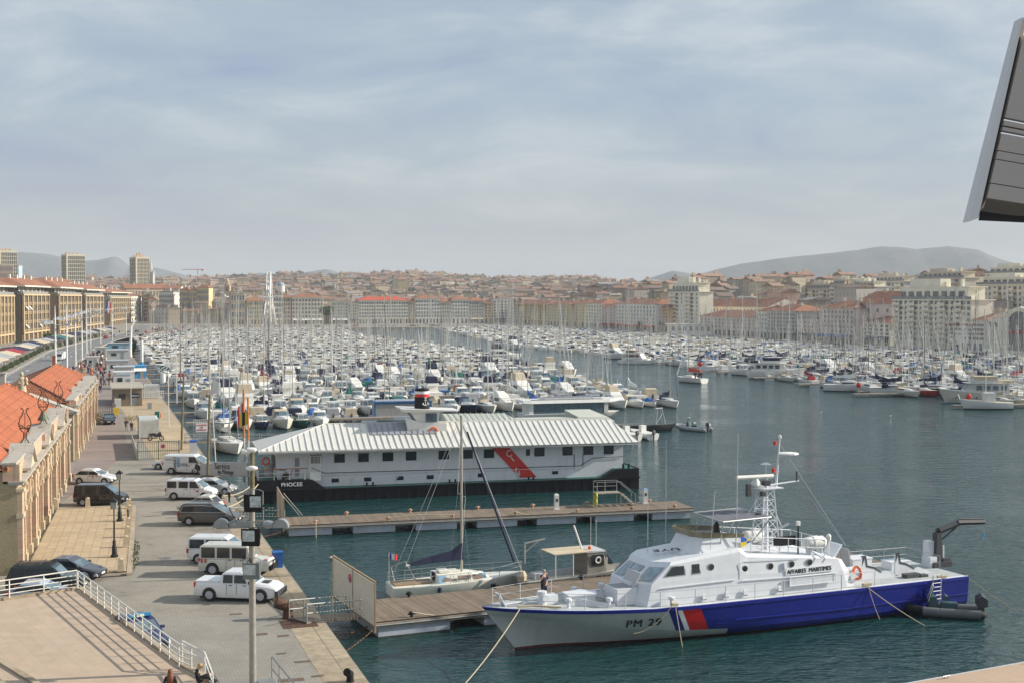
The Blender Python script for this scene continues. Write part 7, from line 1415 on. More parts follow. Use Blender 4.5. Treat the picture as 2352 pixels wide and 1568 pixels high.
def outb(parent,x,y,mm=None,z=.55):
 mb = MB(); mb.loft([[(x-.25,y-.15,z+.35),(x-.25,y+.15,z+.35),(x-.25,y+.15,z+.75),(x-.25,y-.15,z+.75)],[(x,y-.19,z+.25),(x,y+.19,z+.25),(x,y+.17,z+.9),(x,y-.17,z+.9)],[(x+.25,y-.14,z+.3),(x+.25,y+.14,z+.3),(x+.2,y+.12,z+.75),(x+.2,y-.12,z+.75)]]); mb.box(x,y,-.2,.2,.12,z+.6); mb.build('outboard_motor',mm or DARK,parent,smooth=60)
def p_cruiser(h,c):
 e = empty('motorboat',(0,0,0)); hullo(e,7.4,2.7,1.45,1.05,[HULLS[h],WHITE,BLACK,HULLS[h]],full=.75,transom=.92)
 mb = MB(); mb.loft([[(3.0,-1.1,1.1),(3.0,1.1,1.1),(3.1,.85,1.55),(3.1,-.85,1.55)],[(5.0,-.9,1.2),(5.0,.9,1.2),(4.8,.65,1.6),(4.8,-.65,1.6)],[(6.6,-.3,1.35),(6.6,.3,1.35),(6.3,.2,1.5),(6.3,-.2,1.5)]]); mb.box(4.6,0,1.58,.6,.6,.05); mb.build('foredeck',WHITE,e)
 mb = MB(); mb.loft([[(2.7,-1.12,1.4),(3.4,-.6,1.5),(3.4,.6,1.5),(2.7,1.12,1.4),(2.7,1.08,1.4),(3.3,.56,1.5),(3.3,-.56,1.5),(2.7,-1.08,1.4)],[(2.4,-.98,2.05),(2.8,-.5,2.1),(2.8,.5,2.1),(2.4,.98,2.05),(2.4,.95,2.05),(2.75,.46,2.1),(2.75,-.46,2.1),(2.4,-.95,2.05)]]); mb.build('windscreen',GLASSB,e)
 mb = MB(); canvas_house(mb,.3,2.6,1.12,1.1,2.2,0); mb.build('canvas_canopy',CANV[c],e)
 outb(e,-.1,0); mb = MB(); mb.path([(4.0,-1.2,1.7),(5.6,-.85,1.85),(7.0,-.15,2.0),(7.0,.15,2.0),(5.6,.85,1.85),(4.0,1.2,1.7)],.025,4)
 for x,y in ((5.6,.85),(5.6,-.85),(7.0,0),(4.4,1.1),(4.4,-1.1)): mb.tube((x,y,1.25),(x,y,1.85),.02,n=4)
 mb.build('bow_rail',STEEL,e); mb = MB(); [mb.lathe([(.03,0),(.11,.06),(.11,.38),(.03,.45)],(x,-1.42,.35),6) for x in (1.5,3.5)]; mb.build('fender',WHITE,e); return e
def p_fisher(h,c):
 e = empty('motorboat',(0,0,0)); hullo(e,6.4,2.5,1.5,1.0,[HULLS[h],WHITE,BLACK,HULLS[h]],full=.7,transom=.92)
 mb = MB(); mb.loft([[(2.2,-.9,1.05),(2.2,.9,1.05),(2.25,.8,2.35),(2.25,-.8,2.35)],[(3.5,-.9,1.1),(3.5,.9,1.1),(3.9,.75,2.3),(3.9,-.75,2.3)],[(4.4,-.85,1.15),(4.4,.85,1.15),(4.0,.72,2.3),(4.0,-.72,2.3)]]); mb.box(3.0,0,2.32,2.1,1.85,.08); mb.loft([[(4.3,-.75,1.1),(4.3,.75,1.1),(4.3,.6,1.45),(4.3,-.6,1.45)],[(5.6,-.3,1.3),(5.6,.3,1.3),(5.4,.2,1.5),(5.4,-.2,1.5)]]); mb.build('wheelhouse',WHITE,e)
 mb = MB()
 for y in (-.42,.42): mb.hexa([(4.36,y-.34,1.55),(4.38,y-.34,1.55),(4.38,y+.34,1.55),(4.36,y+.34,1.55),(4.08,y-.32,2.2),(4.1,y-.32,2.2),(4.1,y+.32,2.2),(4.08,y+.32,2.2)])
 mb.build('windscreen',GLASSB,e)
 for sg in (-1,1): mb = MB(); mb.hexa([(2.4,sg*.92,1.5),(3.5,sg*.92,1.5),(3.5,sg*.9,1.5),(2.4,sg*.9,1.5),(2.4,sg*.86,2.15),(3.6,sg*.84,2.15),(3.6,sg*.82,2.15),(2.4,sg*.83,2.15)]); mb.build('side_window',GLASS,e)
 mb = MB(); mb.box(1.2,0,1.0,1.7,1.7,.45); mb.build('cockpit_cover',CANV[c],e); outb(e,-.1,0); mb = MB(); mb.path([(3.6,-1.1,1.75),(5.2,-.7,1.9),(6.1,0,2.0),(5.2,.7,1.9),(3.6,1.1,1.75)],.025,4)
 for x,y in ((5.2,.7),(5.2,-.7),(6.1,0),(3.8,1.1),(3.8,-1.1)): mb.tube((x,y,1.2),(x,y,1.9),.02,n=4)
 mb.build('bow_rail',STEEL,e); return e
def p_open(h,c):
 e = empty('motorboat',(0,0,0)); hullo(e,5.6,2.2,1.15,.85,[HULLS[h],OFFW,BLACK,HULLS[h]],full=.75,transom=.92)
 mb = MB(); mb.loft([[(.5,-.95,.85),(.5,.95,.85),(.6,.5,1.2),(.6,-.5,1.2)],[(2.6,-.98,.9),(2.6,.98,.9),(2.6,.3,1.75),(2.6,-.3,1.75)],[(4.8,-.55,1.05),(4.8,.55,1.05),(4.6,.2,1.2),(4.6,-.2,1.2)]]) if c != 'white' else mb.box(2.6,0,.85,.7,.8,1.0); mb.build('boat_cover' if c != 'white' else 'console',CANV[c],e)
 outb(e,-.15,0); return e
def p_fly(h,c):
 e = empty('motorboat',(0,0,0)); hullo(e,10.5,3.6,1.9,1.3,[HULLS[h],WHITE,BLACK,HULLS[h]],full=.72,transom=.92)
 mb = MB(); mb.loft([[(2.2,-1.45,1.3),(2.2,1.45,1.3),(2.2,1.3,2.6),(2.2,-1.3,2.6)],[(6.2,-1.4,1.5),(6.2,1.4,1.5),(5.2,1.15,2.65),(5.2,-1.15,2.65)],[(8.3,-.8,1.7),(8.3,.8,1.7),(7.4,.5,2.0),(7.4,-.5,2.0)]]); mb.loft([[(1.2,-1.35,2.6),(1.2,1.35,2.6),(1.3,1.2,3.1),(1.3,-1.2,3.1)],[(5.3,-1.2,2.65),(5.3,1.2,2.65),(4.6,1.0,3.2),(4.6,-1.0,3.2)]]); mb.build('superstructure',WHITE,e)
 mb = MB(); mb.hexa([(5.95,-1.2,1.9),(6.0,-1.2,1.9),(6.0,1.2,1.9),(5.95,1.2,1.9),(5.35,-1.05,2.55),(5.4,-1.05,2.55),(5.4,1.05,2.55),(5.35,1.05,2.55)]); mb.build('windscreen',GLASS,e)
 for sg in (-1,1): mb = MB(); mb.hexa([(2.6,sg*1.43,1.8),(5.6,sg*1.4,1.8),(5.6,sg*1.36,1.8),(2.6,sg*1.4,1.8),(2.6,sg*1.36,2.4),(5.3,sg*1.26,2.4),(5.3,sg*1.2,2.4),(2.6,sg*1.33,2.4)]); mb.build('side_window',GLASS,e)
 mb = MB(); canvas_house(mb,1.6,4.3,1.15,3.15,4.4 if c != 'white' else 3.5,0); mb.build('bridge_canopy',CANV[c],e); mb = MB(); mb.path([(5,-1.6,2.3),(8.5,-1.1,2.5),(10.2,0,2.7),(8.5,1.1,2.5),(5,1.6,2.3)],.03,4); mb.build('bow_rail',STEEL,e); return e
def p_pointu(h,c):
 e = empty('motorboat',(0,0,0)); hullo(e,6.4,2.3,1.25,.85,[HULLS[h],mat('bleached_deck',(.45,.38,.28),.8),BLACK,WHITE],full=.62,transom=.45,stripe=True)
 mb = MB(); mb.loft([[(.6,-.8,.8),(.6,.8,.8),(.8,.2,1.4),(.8,-.2,1.4)],[(4.8,-.75,.95),(4.8,.75,.95),(4.6,.15,1.5),(4.6,-.15,1.5)]]) if c != 'white' else mb.box(2.8,0,.8,1.3,1.1,1.2); mb.build('tarpaulin' if c != 'white' else 'cabin',CANV[c] if c != 'white' else WHITE if h == 'white' else WOODV,e); mb = MB(); mb.tube((6.3,0,1.2),(6.5,0,1.8),.06,n=5); mb.tube((3.2,0,1),(3.2,0,4.5),.05,n=5); mb.build('stem_post',WHITE,e); return e
def p_sail(h,c,mt='alloy',L_=9.6,H_=13.,sh=True):
 e = empty('sailing_boat',(0,0,0)); k = L_/9.6; hullo(e,L_,3.1*k,1.4*k,1.1*k,[HULLS[h],OFFW,BLACK,NAVY if h == 'white' else WHITE],full=.6,transom=.7,stripe=(h == 'white' and c in ('navy','royal blue')))
 mb = MB(); mb.loft([[(2.7*k,-.95*k,1.1*k),(2.7*k,.95*k,1.1*k),(2.7*k,.8*k,1.6*k),(2.7*k,-.8*k,1.6*k)],[(5.2*k,-.85*k,1.2*k),(5.2*k,.85*k,1.2*k),(5.2*k,.65*k,1.6*k),(5.2*k,-.65*k,1.6*k)],[(7.0*k,-.4*k,1.28*k),(7.0*k,.4*k,1.28*k),(6.8*k,.3*k,1.4*k),(6.8*k,-.3*k,1.4*k)]]); mb.build('coachroof',OFFW,e)
 for sg in (-1,1): mb = MB(); mb.hexa([(3.0*k,sg*.95*k,1.25*k),(5*k,sg*.88*k,1.32*k),(5*k,sg*.84*k,1.32*k),(3*k,sg*.9*k,1.25*k),(3.0*k,sg*.88*k,1.5*k),(5*k,sg*.77*k,1.5*k),(5*k,sg*.73*k,1.5*k),(3*k,sg*.84*k,1.5*k)]); mb.build('side_window',GLASS,e)
 M_ = {'alloy': MAST,'white': MASTW,'wood': mat('wood_mast',(.24,.13,.06),.5),'yellow': YELLOW,'dark': DARK}[mt]
 mb = MB(); mb.tube((5.2*k,0,1.5*k),(5.2*k,0,H_),.075,.055,6); mb.tube((5.2*k,-.8,H_*.55),(5.2*k,.8,H_*.55),.03,n=4); mb.tube((5.2*k,-.55,H_*.77),(5.2*k,.55,H_*.77),.025,n=4); mb.build('mast',M_,e)
 mb = MB(); mb.tube((5.1*k,0,2.3*k),(1.2*k,0,2.2*k),.07,n=6); mb.build('boom',M_,e)
 mb = MB(); mb.loft([[(5.15*k,-.12,2.25*k),(5.15*k,.12,2.25*k),(5.15*k,.08,3.3*k),(5.15*k,-.08,3.3*k)],[(4.4*k,-.2,2.2*k),(4.4*k,.2,2.2*k),(4.4*k,.06,2.85*k),(4.4*k,-.06,2.85*k)],[(1.4*k,-.12,2.15*k),(1.4*k,.12,2.15*k),(1.4*k,.04,2.45*k),(1.4*k,-.04,2.45*k)]]); mb.build('sail_cover',CANV[c],e)
 mb = MB(); mb.tube((L_-.15,0,1.6*k),(5.25*k,0,H_*.93),.05 if c != 'white' else .02,.03,5,mi=0 if c == 'navy' else 1); mb.tube((.1,0,1.2*k),(5.15*k,0,H_),.014,n=3,mi=1)
 for sg in (-1,1): mb.tube((4.8*k,sg*1.4*k,1.2),(5.2*k,sg*.8,H_*.55),.014,n=3,mi=1); mb.tube((5.2*k,sg*.8,H_*.55),(5.2*k,0,H_*.97),.014,n=3,mi=1)
 mb.build('rigging',[NAVY,LGREY],e)
 if sh: mb = MB(); canvas_house(mb,1.9*k,3.2*k,.95*k,1.2*k,2.0*k,0); mb.build('spray_hood',CANV[c],e)
 mb = MB()
 for sg in (-1,1): mb.path([(0.1,sg*1.1*k,1.75*k),(4*k,sg*1.5*k,1.8*k),(7.5*k,sg*.9*k,1.9*k),(L_-.1,0,2.0*k)],.02,4)
 mb.build('guard_rail',LGREY,e); return e
# a numbered prototype of each look; all but the first use are copies
MOT = [(p_cruiser,'cabin cruiser',h,c) for h,c in (('white','navy'),('white','beige'),('white','grey'),('white','white'),('white','green'),('navy','navy'),('cream','beige'),('black','white'))]+\
  [(p_fisher,'wheelhouse boat',h,c) for h,c in (('white','white'),('white','royal blue'),('navy','navy'),('cream','grey'),('green','green'),('grey','white'))]+\
  [(p_open,'open boat',h,c) for h,c in (('white','royal blue'),('white','navy'),('cream','beige'),('grey','white'),('white','white'))]+\
  [(p_fly,'flybridge cruiser',h,c) for h,c in (('white','navy'),('white','white'),('white','beige'))]+\
  [(p_pointu,'wooden pointed boat',h,c) for h,c in (('turquoise','white'),('blue','white'),('red','royal blue'),('white','royal blue'))]
MOTW = [6,7,6,11,2,2,5,2,11,2,2,5,2,3,2,2,3,3,4,2,3,2,1.2,1,.8,.6]
SAI = [(h,c,m_,L_,H_) for h,c,m_,L_,H_ in (('white','navy','alloy',9.6,15.9),('white','royal blue','alloy',8.6,14.0),('white','white','alloy',10.5,17.7),('cream','beige','white',8.2,12.8),('white','grey','alloy',9.2,15.2),('navy','navy','alloy',11.5,19.5),('white','burgundy','alloy',9.6,15.4),('white','green','white',8.8,14.2),('white','navy','white',12.5,20.7),('green','beige','wood',9,15.2),('red','white','dark',10,17.1))]
SAIW = [7,4,9,5,5,2,1.5,2,2.5,1,.8]
protos = {}
def get_boat(kind,i):
 key = (kind,i)
 if key not in protos:
  if kind == 'm': f,nm,h,c = MOT[i]; e = f(h,c)
  else: h,c,m_,L_,H_ = SAI[i]; e = p_sail(h,c,m_,L_,H_,sh=(c not in ('white','grey')))
  protos[key] = [e,False]
 e,used = protos[key]
 if used: return copy_tree(e)
 protos[key][1] = True; return e
def desc(kind,i):
 if kind == 'm': f,nm,h,c = MOT[i]; return f'{h} {nm} with {c.replace(" ", "-")} canvas'
 h,c,m_,L_,H_ = SAI[i]; return f'{h} sailboat with {c.replace(" ", "-")} cover'
def visible(p): return 0 < p.y and -30 < CU+F*p.x/p.y < 2385
slots = []   # (distance, kind, proto, s, t, heading, side, row, index)
def pick(wts): return rnd.choices(range(len(wts)),wts)[0]
def t_left(s): return interp(s,[(190,15.5),(625,17.5),(790,52)])
def t_right(s): return interp(s,[(199,97),(277,111),(312,115),(425,127),(505,131),(617,127),(748,140),(800,146)])
pont_marks = []
row = 0
def fill(side,row,s,ta,tb,ps,bow_to_cam,pitch):
 t = ta+rnd.uniform(0,1.5); k = 0
 while t < tb:
  big = rnd.random() < ps; kind = 's' if big else 'm'; i = pick(SAIW if big else MOTW); pt = pitch*rnd.uniform(.9,1.15)+(.3 if big else 0)
  if kind == 'm' and MOT[i][0] is p_fly: pt += 1.0
  if rnd.random() < .06: t += pt; continue
  p = ST(s,t);
  if visible(p): slots.append([p.y,kind,i,s+rnd.uniform(-.8,.8),t+pt/2,bow_to_cam,side,row,k]); k += 1
  t += pt
for k in range(25):
 s = 221+23.*k; pont_marks.append((s,t_left(s)-3,t_right(s),0))
 for off,bow in ((-5.2,True),(5.2,False)):
  fill(0,row,s+off,t_left(s),t_right(s)-rnd.uniform(0,6),.24 if k < 6 else .26,bow if row % 4 else bow,2.75 if k < 8 else 3.1); row += 1
pont_marks.append((203,14,46,0)); fill(0,98,208.3,17,40,.1,False,2.9); fill(0,99,197.5,17,34,.15,True,2.9)
row = 0
for k in range(25):
 s = 206+24.*k; tl = interp(s,[(190,158),(237,147),(281,151),(356,159),(436,162),(504,158),(660,184),(800,205)]); pont_marks.append((s,tl,279,1))
 for off,bow in ((-6,True),(6,False)):
  if s+off < 197: continue
  fill(1,row,s+off,tl+1+(0 if k > 3 else 2),272,.55 if k < 8 else .42,bow,3.35); row += 1
slots.sort(key=lambda a: a[0])
cnt = {'m': 0,'s': 0}; LIM = {'m': 292,'s': 292}; far = {'m': MB(),'s': MB()}
order = {}
FM = [WHITE,CREAM,GLASS,NAVY,BLUE,BEIGE,MAST,BLACK,GREYC,MASTW]
def far_boat(mb,kind,i,p,hd,sc_):
 m_ = MB()
 if kind == 'm':
  L_,B = 7*sc_,2.5*sc_; m_.prism([(0,-B/2),(L_*.6,-B/2),(L_,0),(L_*.6,B/2),(0,B/2)],-.1,1.15,7 if i in (5,7) else 1 if i % 5 == 0 else 0,top=0)
  m_.box(L_*.42,0,1.15,L_*.36,B*.7,.95,0,tx=.8,ty=.85); m_.box(L_*.42+L_*.18-.05,0,1.4,.12,B*.62,.5,2); m_.box(L_*.17,0,1.1,L_*.22,B*.8,.9,(3,5,8,0,0,5,0)[i % 7])
 else:
  L_,B,H_ = SAI[i][3],2.9,SAI[i][4]*rnd.uniform(.85,1.1); m_.prism([(0,-B*.38),(L_*.45,-B/2),(L_,0),(L_*.45,B/2),(0,B*.38)],-.1,1.25,7 if SAI[i][0] == 'navy' else 0,top=0)
  m_.box(L_*.45,0,1.25,L_*.34,B*.5,.45,0,tx=.8,ty=.8); m_.tube((L_*.54,0,1.3),(L_*.54,0,H_),.06,.04,4,6); m_.tube((L_*.54,-.7,H_*.6),(L_*.54,.7,H_*.6),.04,n=3,mi=6); m_.box(L_*.33,0,2.1,L_*.36,.3,.5,(3,4,0,5,8,0)[i % 6],tx=1,ty=.4); m_.tube((L_*.97,0,1.4),(L_*.54,0,H_*.93),.03,n=3,mi=8)
 mb.merge(m_,Matrix.Translation(p) @ Matrix.Rotation(hd,4,'Z'))
rowmem = {}
for sl_ in slots:
 d,kind,i,s,t,bow,side,rw,k = sl_; indiv = cnt[kind] < LIM[kind]; sl_.append(indiv)
 hd = QA+(R(-90) if bow else R(90))+R(rnd.uniform(-6,6)); L_ = (7.2 if kind == 'm' else SAI[i][3])*.9
 if kind == 'm': L_ = {p_cruiser: 7.4,p_fisher: 6.4,p_open: 5.6,p_fly: 10.5,p_pointu: 6.4}[MOT[i][0]]
 # the stern lies towards the pontoon; shift so that the boat is centred on its slot
 c_ = ST(s,t); p = c_-Vector((math.cos(hd),math.sin(hd),0))*L_/2
 if indiv: cnt[kind] += 1; rowmem.setdefault((side,rw),[]).append((t,kind,i,p,hd))
 else: far_boat(far[kind],kind,i,p,hd,rnd.uniform(.85,1.15))
SIDE = ('left','right')
for (side,rw),lst in rowmem.items():
 lst.sort(key=lambda a: a[0]); rank = {98: 'short second row by the quay',99: 'short first row by the quay'}.get(rw,f'{ordn(rw)} row of {SIDE[side]} marina')
 for n_,(t,kind,i,p,hd) in enumerate(lst):
  o = get_boat(kind,i); o.location = p; o.rotation_euler = (0,0,hd); k_ = rnd.uniform(.82,1.15); o.scale = (k_*rnd.uniform(.94,1.06),k_,k_*rnd.uniform(.9,1.1))
  o['label'] = f'{desc(kind, i)}, {ordn(n_)} from left, {rank}'; o['category'] = 'motorboat' if kind == 'm' else 'sailing boat'; o['group'] = ('motorboats' if kind == 'm' else 'sailing boats')+f' moored in the {SIDE[side]} marina'
tag(far['m'].build('moored_motorboats',FM),'mass of distant motorboats in the rear rows','motorboats',kind='stuff'); tag(far['s'].build('moored_sailing_boats',FM),'mass of distant sailing boats and masts in the rear rows','sailing boats',kind='stuff')
for n_,(s,ta,tb,side) in enumerate(sorted(pont_marks)):
 mb = MB(); mb.box((tb-ta)/2,0,.35,tb-ta,1.8,.3,0);
 k = 4.
 while k < tb-ta: mb.box(k,0,-.3,2.5,1.7,.66,1); k += 8
 simple('marina_pontoon',mb,[BEAM,FLOATM],ST(s,ta),QA,f'grey marina pontoon, {ordn(n_)} from the camera counting both basins','pontoon','pontoons of the marinas')
# ---------------------------------------------------------------- boats that stand out
def special(kind,i,p,hd,label,k=1.):
 o = get_boat(kind,i); o.location = p; o.rotation_euler = (0,0,hd); o.scale = (k,)*3; o['label'] = label; o['category'] = 'motorboat' if kind == 'm' else 'sailing boat'; o['group'] = 'boats that stand out'; return o
def sp2(e,label,cat): tag(e,label,cat); return e
special('s',2,ST(173.8,16.2),QA+R(-82),'white sailing boat moored bow first beside the barge roof')
special('s',2,G(1893,896),R(-22),'white sailing boat broadside at the right marina edge, orange buoy at its bow',1.15)
def broadside(kind,i,u,v,ang,label,k=1.):
 o = special(kind,i,G(u,v),R(ang),label,k); return o
broadside('s',8,1998,904,-16,'white sailing boat broadside right of the orange buoy',.92); broadside('s',5,2085,905,-10,'dark navy sailing boat broadside at the right marina edge',1.05)
for (u,v,i,lb) in ((1462,1012,18,'white open boat with black outboard nearest the barge roof end'),(1500,1010,18,'cream open boat with black outboard between two others behind the barge')):
 a = G(u,v); o = special('m',i,a,R(118),lb,1.0)
e = empty('inflatable_boat',G(1552,984),R(-47),'grey and white inflatable with outboard at the end of the pier','inflatable boat'); inflatable(e,6.0,2.3,.3,GREYC,GREYC,True,1)
simple('marina_pontoon',MB().box(5,0,.35,11,1.8,.3,0).box(3,0,-.3,3,1.6,.66,1),[BEAM,FLOATM],G(1395,985),R(14),'short grey pier behind the right end of the barge roof','pontoon')
# rescue frame boat behind the barge end
e = empty('dark_workboat',G(1420,990),R(12),'low dark workboat with a steel frame behind the barge roof end','workboat'); hullo(e,9,2.6,1.1,.9,[DARK,DARK,BLACK,DARK],full=.7,transom=.9); mb = MB()
for x,y in ((5.5,-.8),(5.5,.8),(7,-.8),(7,.8)): mb.tube((x,y,.9),(6.2+(x-6.2)*.4,y*.5,3.3),.05)
mb.tube((5.6,-.4,3.3),(6.9,.4,3.3),.05); mb.path([(5.5,-.8,1),(7,.8,2.4)],.03); mb.build('steel_frame',LGREY,e)
# solar roofed houseboat and blue framed shed on a raft
e = empty('solar_boat',ST(199.2,66.2),QA+R(-1),'long white glass sided passenger boat with solar panels on its roof','passenger boat'); hullo(e,17,4.4,1.0,.9,[WHITE,WHITE,BLACK,WHITE],full=.9,transom=.95); MB().box(7.6,0,.9,13.2,3.7,1.75).build('glass_saloon',GLASSB,e)
mb = MB(); mb.loft([[(-.3,-2.1,2.75),(-.3,2.1,2.75),(-.1,1.9,3.1),(-.1,-1.9,3.1)],[(.9,-2.25,2.6),(.9,2.25,2.6),(.9,2.0,3.1),(.9,-2.0,3.1)],[(14.6,-2.25,2.6),(14.6,2.25,2.6),(14.6,2.0,3.1),(14.6,-2.0,3.1)],[(16.2,-1.9,2.8),(16.2,1.9,2.8),(15.9,1.7,3.2),(15.9,-1.7,3.2)]]); mb.box(8,.2,3.1,8.5,2.2,.3)
for x in (1.2,14.0): mb.box(x,0,.9,.7,3.8,1.8)
mb.build('roof',WHITE,e)
for k in range(7): MB().box(2.2+k*1.75,-1.2,3.11,1.6,1.3,.05).build('solar_panel',mat('solar_cell',(.13,.14,.17),.3,var=.1),e)
for k in range(5): MB().box(4.7+k*1.7,.2,3.41,1.55,1.9,.05).build('solar_panel',MATS['solar_cell'],e)
e = empty('raft_cabin',ST(205.2,43.5),QA+R(-3),'grey cabin with blue frame on a raft behind the barge roof','cabin'); MB().box(4.6,1.5,-.2,10,4.6,.7).build('raft',FLOATM,e); MB().box(4.6,1.5,.5,9,3.6,2.3).build('wall',mat('warm_grey_wall',(.34,.33,.30),.7),e); mb = MB(); mb.box(4.6,1.5,2.8,9.4,4,.15,0)
for x in (.05,9.15): mb.box(x,-.32,.5,.35,.06,2.3)
mb.box(4.6,-.33,2.5,9.3,.05,.3); mb.build('blue_frame',mat('frame_blue',(.05,.16,.36),.6),e); mb = MB(); [mb.box(.4+k*.42,1.5,2.95,.12,3.9,.08) for k in range(21)]; mb.build('roof_ribs',WHITE,e)
# white trawler yacht
def trawler(p,hd,label,k,trim=WHITE,win=GLASS,cov=NAVY,boot=BOOT):
 e = empty('trawler_yacht',p,hd,label,'motor yacht'); e.scale = (k,)*3; hullo(e,15,4.6,2.9,1.9,[trim,OFFW,boot,trim],full=.7,transom=.88)
 mb = MB(); mb.loft([[(1.5,-1.9,1.8),(1.5,1.9,1.8),(1.6,1.75,3.9),(1.6,-1.75,3.9)],[(9.0,-1.8,2.0),(9.0,1.8,2.0),(8.6,1.65,4.0),(8.6,-1.65,4.0)],[(10.3,-1.5,2.2),(10.3,1.5,2.2),(9.2,1.4,3.9),(9.2,-1.4,3.9)]]); mb.box(5.0,0,3.95,9.4,4.2,.14); mb.loft([[(3.6,-1.5,4.1),(3.6,1.5,4.1),(3.7,1.4,4.9),(3.7,-1.4,4.9)],[(8.2,-1.5,4.1),(8.2,1.5,4.1),(8.4,1.4,5.0),(8.4,-1.4,5.0)]]); mb.build('superstructure',OFFW if trim is not WHITE else WHITE,e)
 for sg in (-1,1):
  for x in (2.6,4.2,5.8,7.4): mb = MB(); mb.box(x,sg*1.86,2.7,1.1,.06,.85); mb.build('side_window',win,e)
  for x in (4,6,8,10,12): MB().lathe([(.16,-.03),(.16,.03)],(x,sg*2.2,1.2),8,0,'Y').build('porthole',GLASS,e)
 mb = MB(); mb.hexa([(9.95,-1.3,2.8),(10.0,-1.3,2.8),(10.0,1.3,2.8),(9.95,1.3,2.8),(9.35,-1.25,3.7),(9.4,-1.25,3.7),(9.4,1.25,3.7),(9.35,1.25,3.7)]); mb.build('windscreen',win,e)
 mb = MB(); mb.box(6.0,0,4.7,4.4,3.0,.7); mb.box(1.6,0,4.1,2.0,3.2,.5); mb.build('navy_cover' if cov is NAVY else 'bridge_cover',cov,e); mb = MB()
 for sg in (-1,1): mb.path([(9,sg*2.1,3.2),(12.5,sg*1.4,3.6),(14.8,0,3.9)],.035,4); mb.path([(0,sg*2,2.8),(5,sg*2.2,2.9),(9,sg*2.1,3.2)],.035,4)
 mb.tube((4.2,0,4.9),(4.2,0,7.4),.06); mb.build('deck_rail',STEEL,e); return e
trawler(G(1718,868),R(-8),'large white trawler yacht with navy covers at the right marina edge',.93)
trawler(G(2330,925),R(176),'cream motor yacht with tan bridge near the right picture edge',.93,CREAM,GLASSB,TANR,CYANC)
# catamaran and pair of cruisers
e = empty('catamaran',G(1425,834),R(-24),'big white motor catamaran seen in the channel edge','catamaran'); e.scale = (.72,)*3
for y in (-2.6,2.6): h = hull_mesh(15,2.3,2.3,1.8,full=.8,transom=.9); h.v = [(a,b_+y,c*.8) for a,b_,c in h.v]; h.build('hull',[WHITE,WHITE,NAVY,WHITE],e,smooth=40)
mb = MB(); mb.box(7,0,1.6,11,4.4,.6); mb.loft([[(3,-3,2.0),(3,3,2.0),(3.3,2.6,4.6),(3.3,-2.6,4.6)],[(10.5,-2.8,2.2),(10.5,2.8,2.2),(9,2.3,4.5),(9,-2.3,4.5)]]); mb.box(6,0,4.5,7.5,5.2,.2); mb.prof([(9.2,4.6),(10.4,4.6),(9.7,6.8),(9.2,6.8)],-.15,.15); mb.build('superstructure',WHITE,e); mb = MB(); mb.box(6.3,-3.0,2.9,5.5,.1,1.0); mb.box(5,0,4.7,3.6,4.2,.8); mb.build('brown_windows',mat('amber_glass',(.16,.07,.03),.25,var=.3),e)
for (u,v,i,hd,lb) in ((1395,822,21,-60,'white flybridge cruiser left of the catamaran'),(1170,800,19,-70,'white cruiser with navy top by the channel mouth'),(1118,826,19,10,'white trawler shaped cruiser with navy awning at the left marina tip'),(1085,772,20,-80,'orange roofed ferry boat coming down the channel')): broadside('m',i,u,v,hd,lb,1.1)
e = empty('orange_buoy',G(1972,905),0,'orange round safety buoy case on a pontoon end right of the white yacht','buoy'); mb = MB(); mb.tube((0,0,0),(0,0,1.4),.07); mb.build('post',WHITE,e); MB().blob((0,0,1.9),.5,.25,.6,10,7).build('case',RED,e)
e = empty('orange_buoy',G(2225,935),0,'orange round safety buoy case left of the small blue striped boat','buoy'); mb = MB(); mb.tube((0,0,0),(0,0,1.4),.07); mb.build('post',RED,e); MB().blob((0,0,1.9),.5,.25,.6,10,7).build('case',RED,e)
e = empty('orange_buoy',G(1608,855),0,'red round safety sign behind the red sailed boat','buoy'); mb = MB(); mb.tube((0,0,0),(0,0,1.6),.07); mb.build('post',WHITE,e); MB().blob((0,0,2.2),.65,.2,.65,10,7).build('case',RED,e)
for (u0,v0,l,lb) in ((2190,938,26,'grey pontoon end at the right picture edge'),(1960,911,14,'grey pontoon end between two white yachts'),(1575,857,14,'grey pontoon end behind the red sailed boat')): simple('marina_pontoon',MB().box(l/2,0,.35,l,1.8,.3),BEAM,G(u0,v0),R(12),lb,'pontoon')
e = p_pointu('white','white'); e.location = G(2325,939); e.rotation_euler = (0,0,R(178)); e.scale = (1.45,)*3; tag(e,'small white fishing boat with blue stripe at the right edge','fishing boat')
# red sail covered yacht motoring in the channel with its crew
e = empty('sailing_boat',G(1618,880),R(128),'white sailing boat with red sail cover and crew motoring in the channel','sailing boat'); hullo(e,9,3.0,1.3,1.1,[WHITE,OFFW,BOOT,mat('dark_red_gelcoat')],full=.62,transom=.85,stripe=True); mb = MB(); mb.box(4.6,0,1.2,3.2,1.6,.45,0,tx=.7,ty=.8); mb.build('coachroof',WHITE,e)
mb = MB(); mb.tube((5,0,1.4),(5,0,12),.09,.07,6); mb.tube((5,0,2.5),(1.2,0,2.6),.06); mb.build('mast',MAST,e); mb = MB(); mb.loft([[(4.9,-.15,2.5),(4.9,.15,2.5),(4.9,.1,3.5),(4.9,-.1,3.5)],[(1.3,-.15,2.55),(1.3,.15,2.55),(1.3,.08,3.0),(1.3,-.08,3.0)]]); mb.build('sail_cover',RED,e); mb = MB(); mb.tube((8.8,0,1.6),(5.1,0,11),.14,.06,6); mb.build('furled_jib',WHITEC,e)
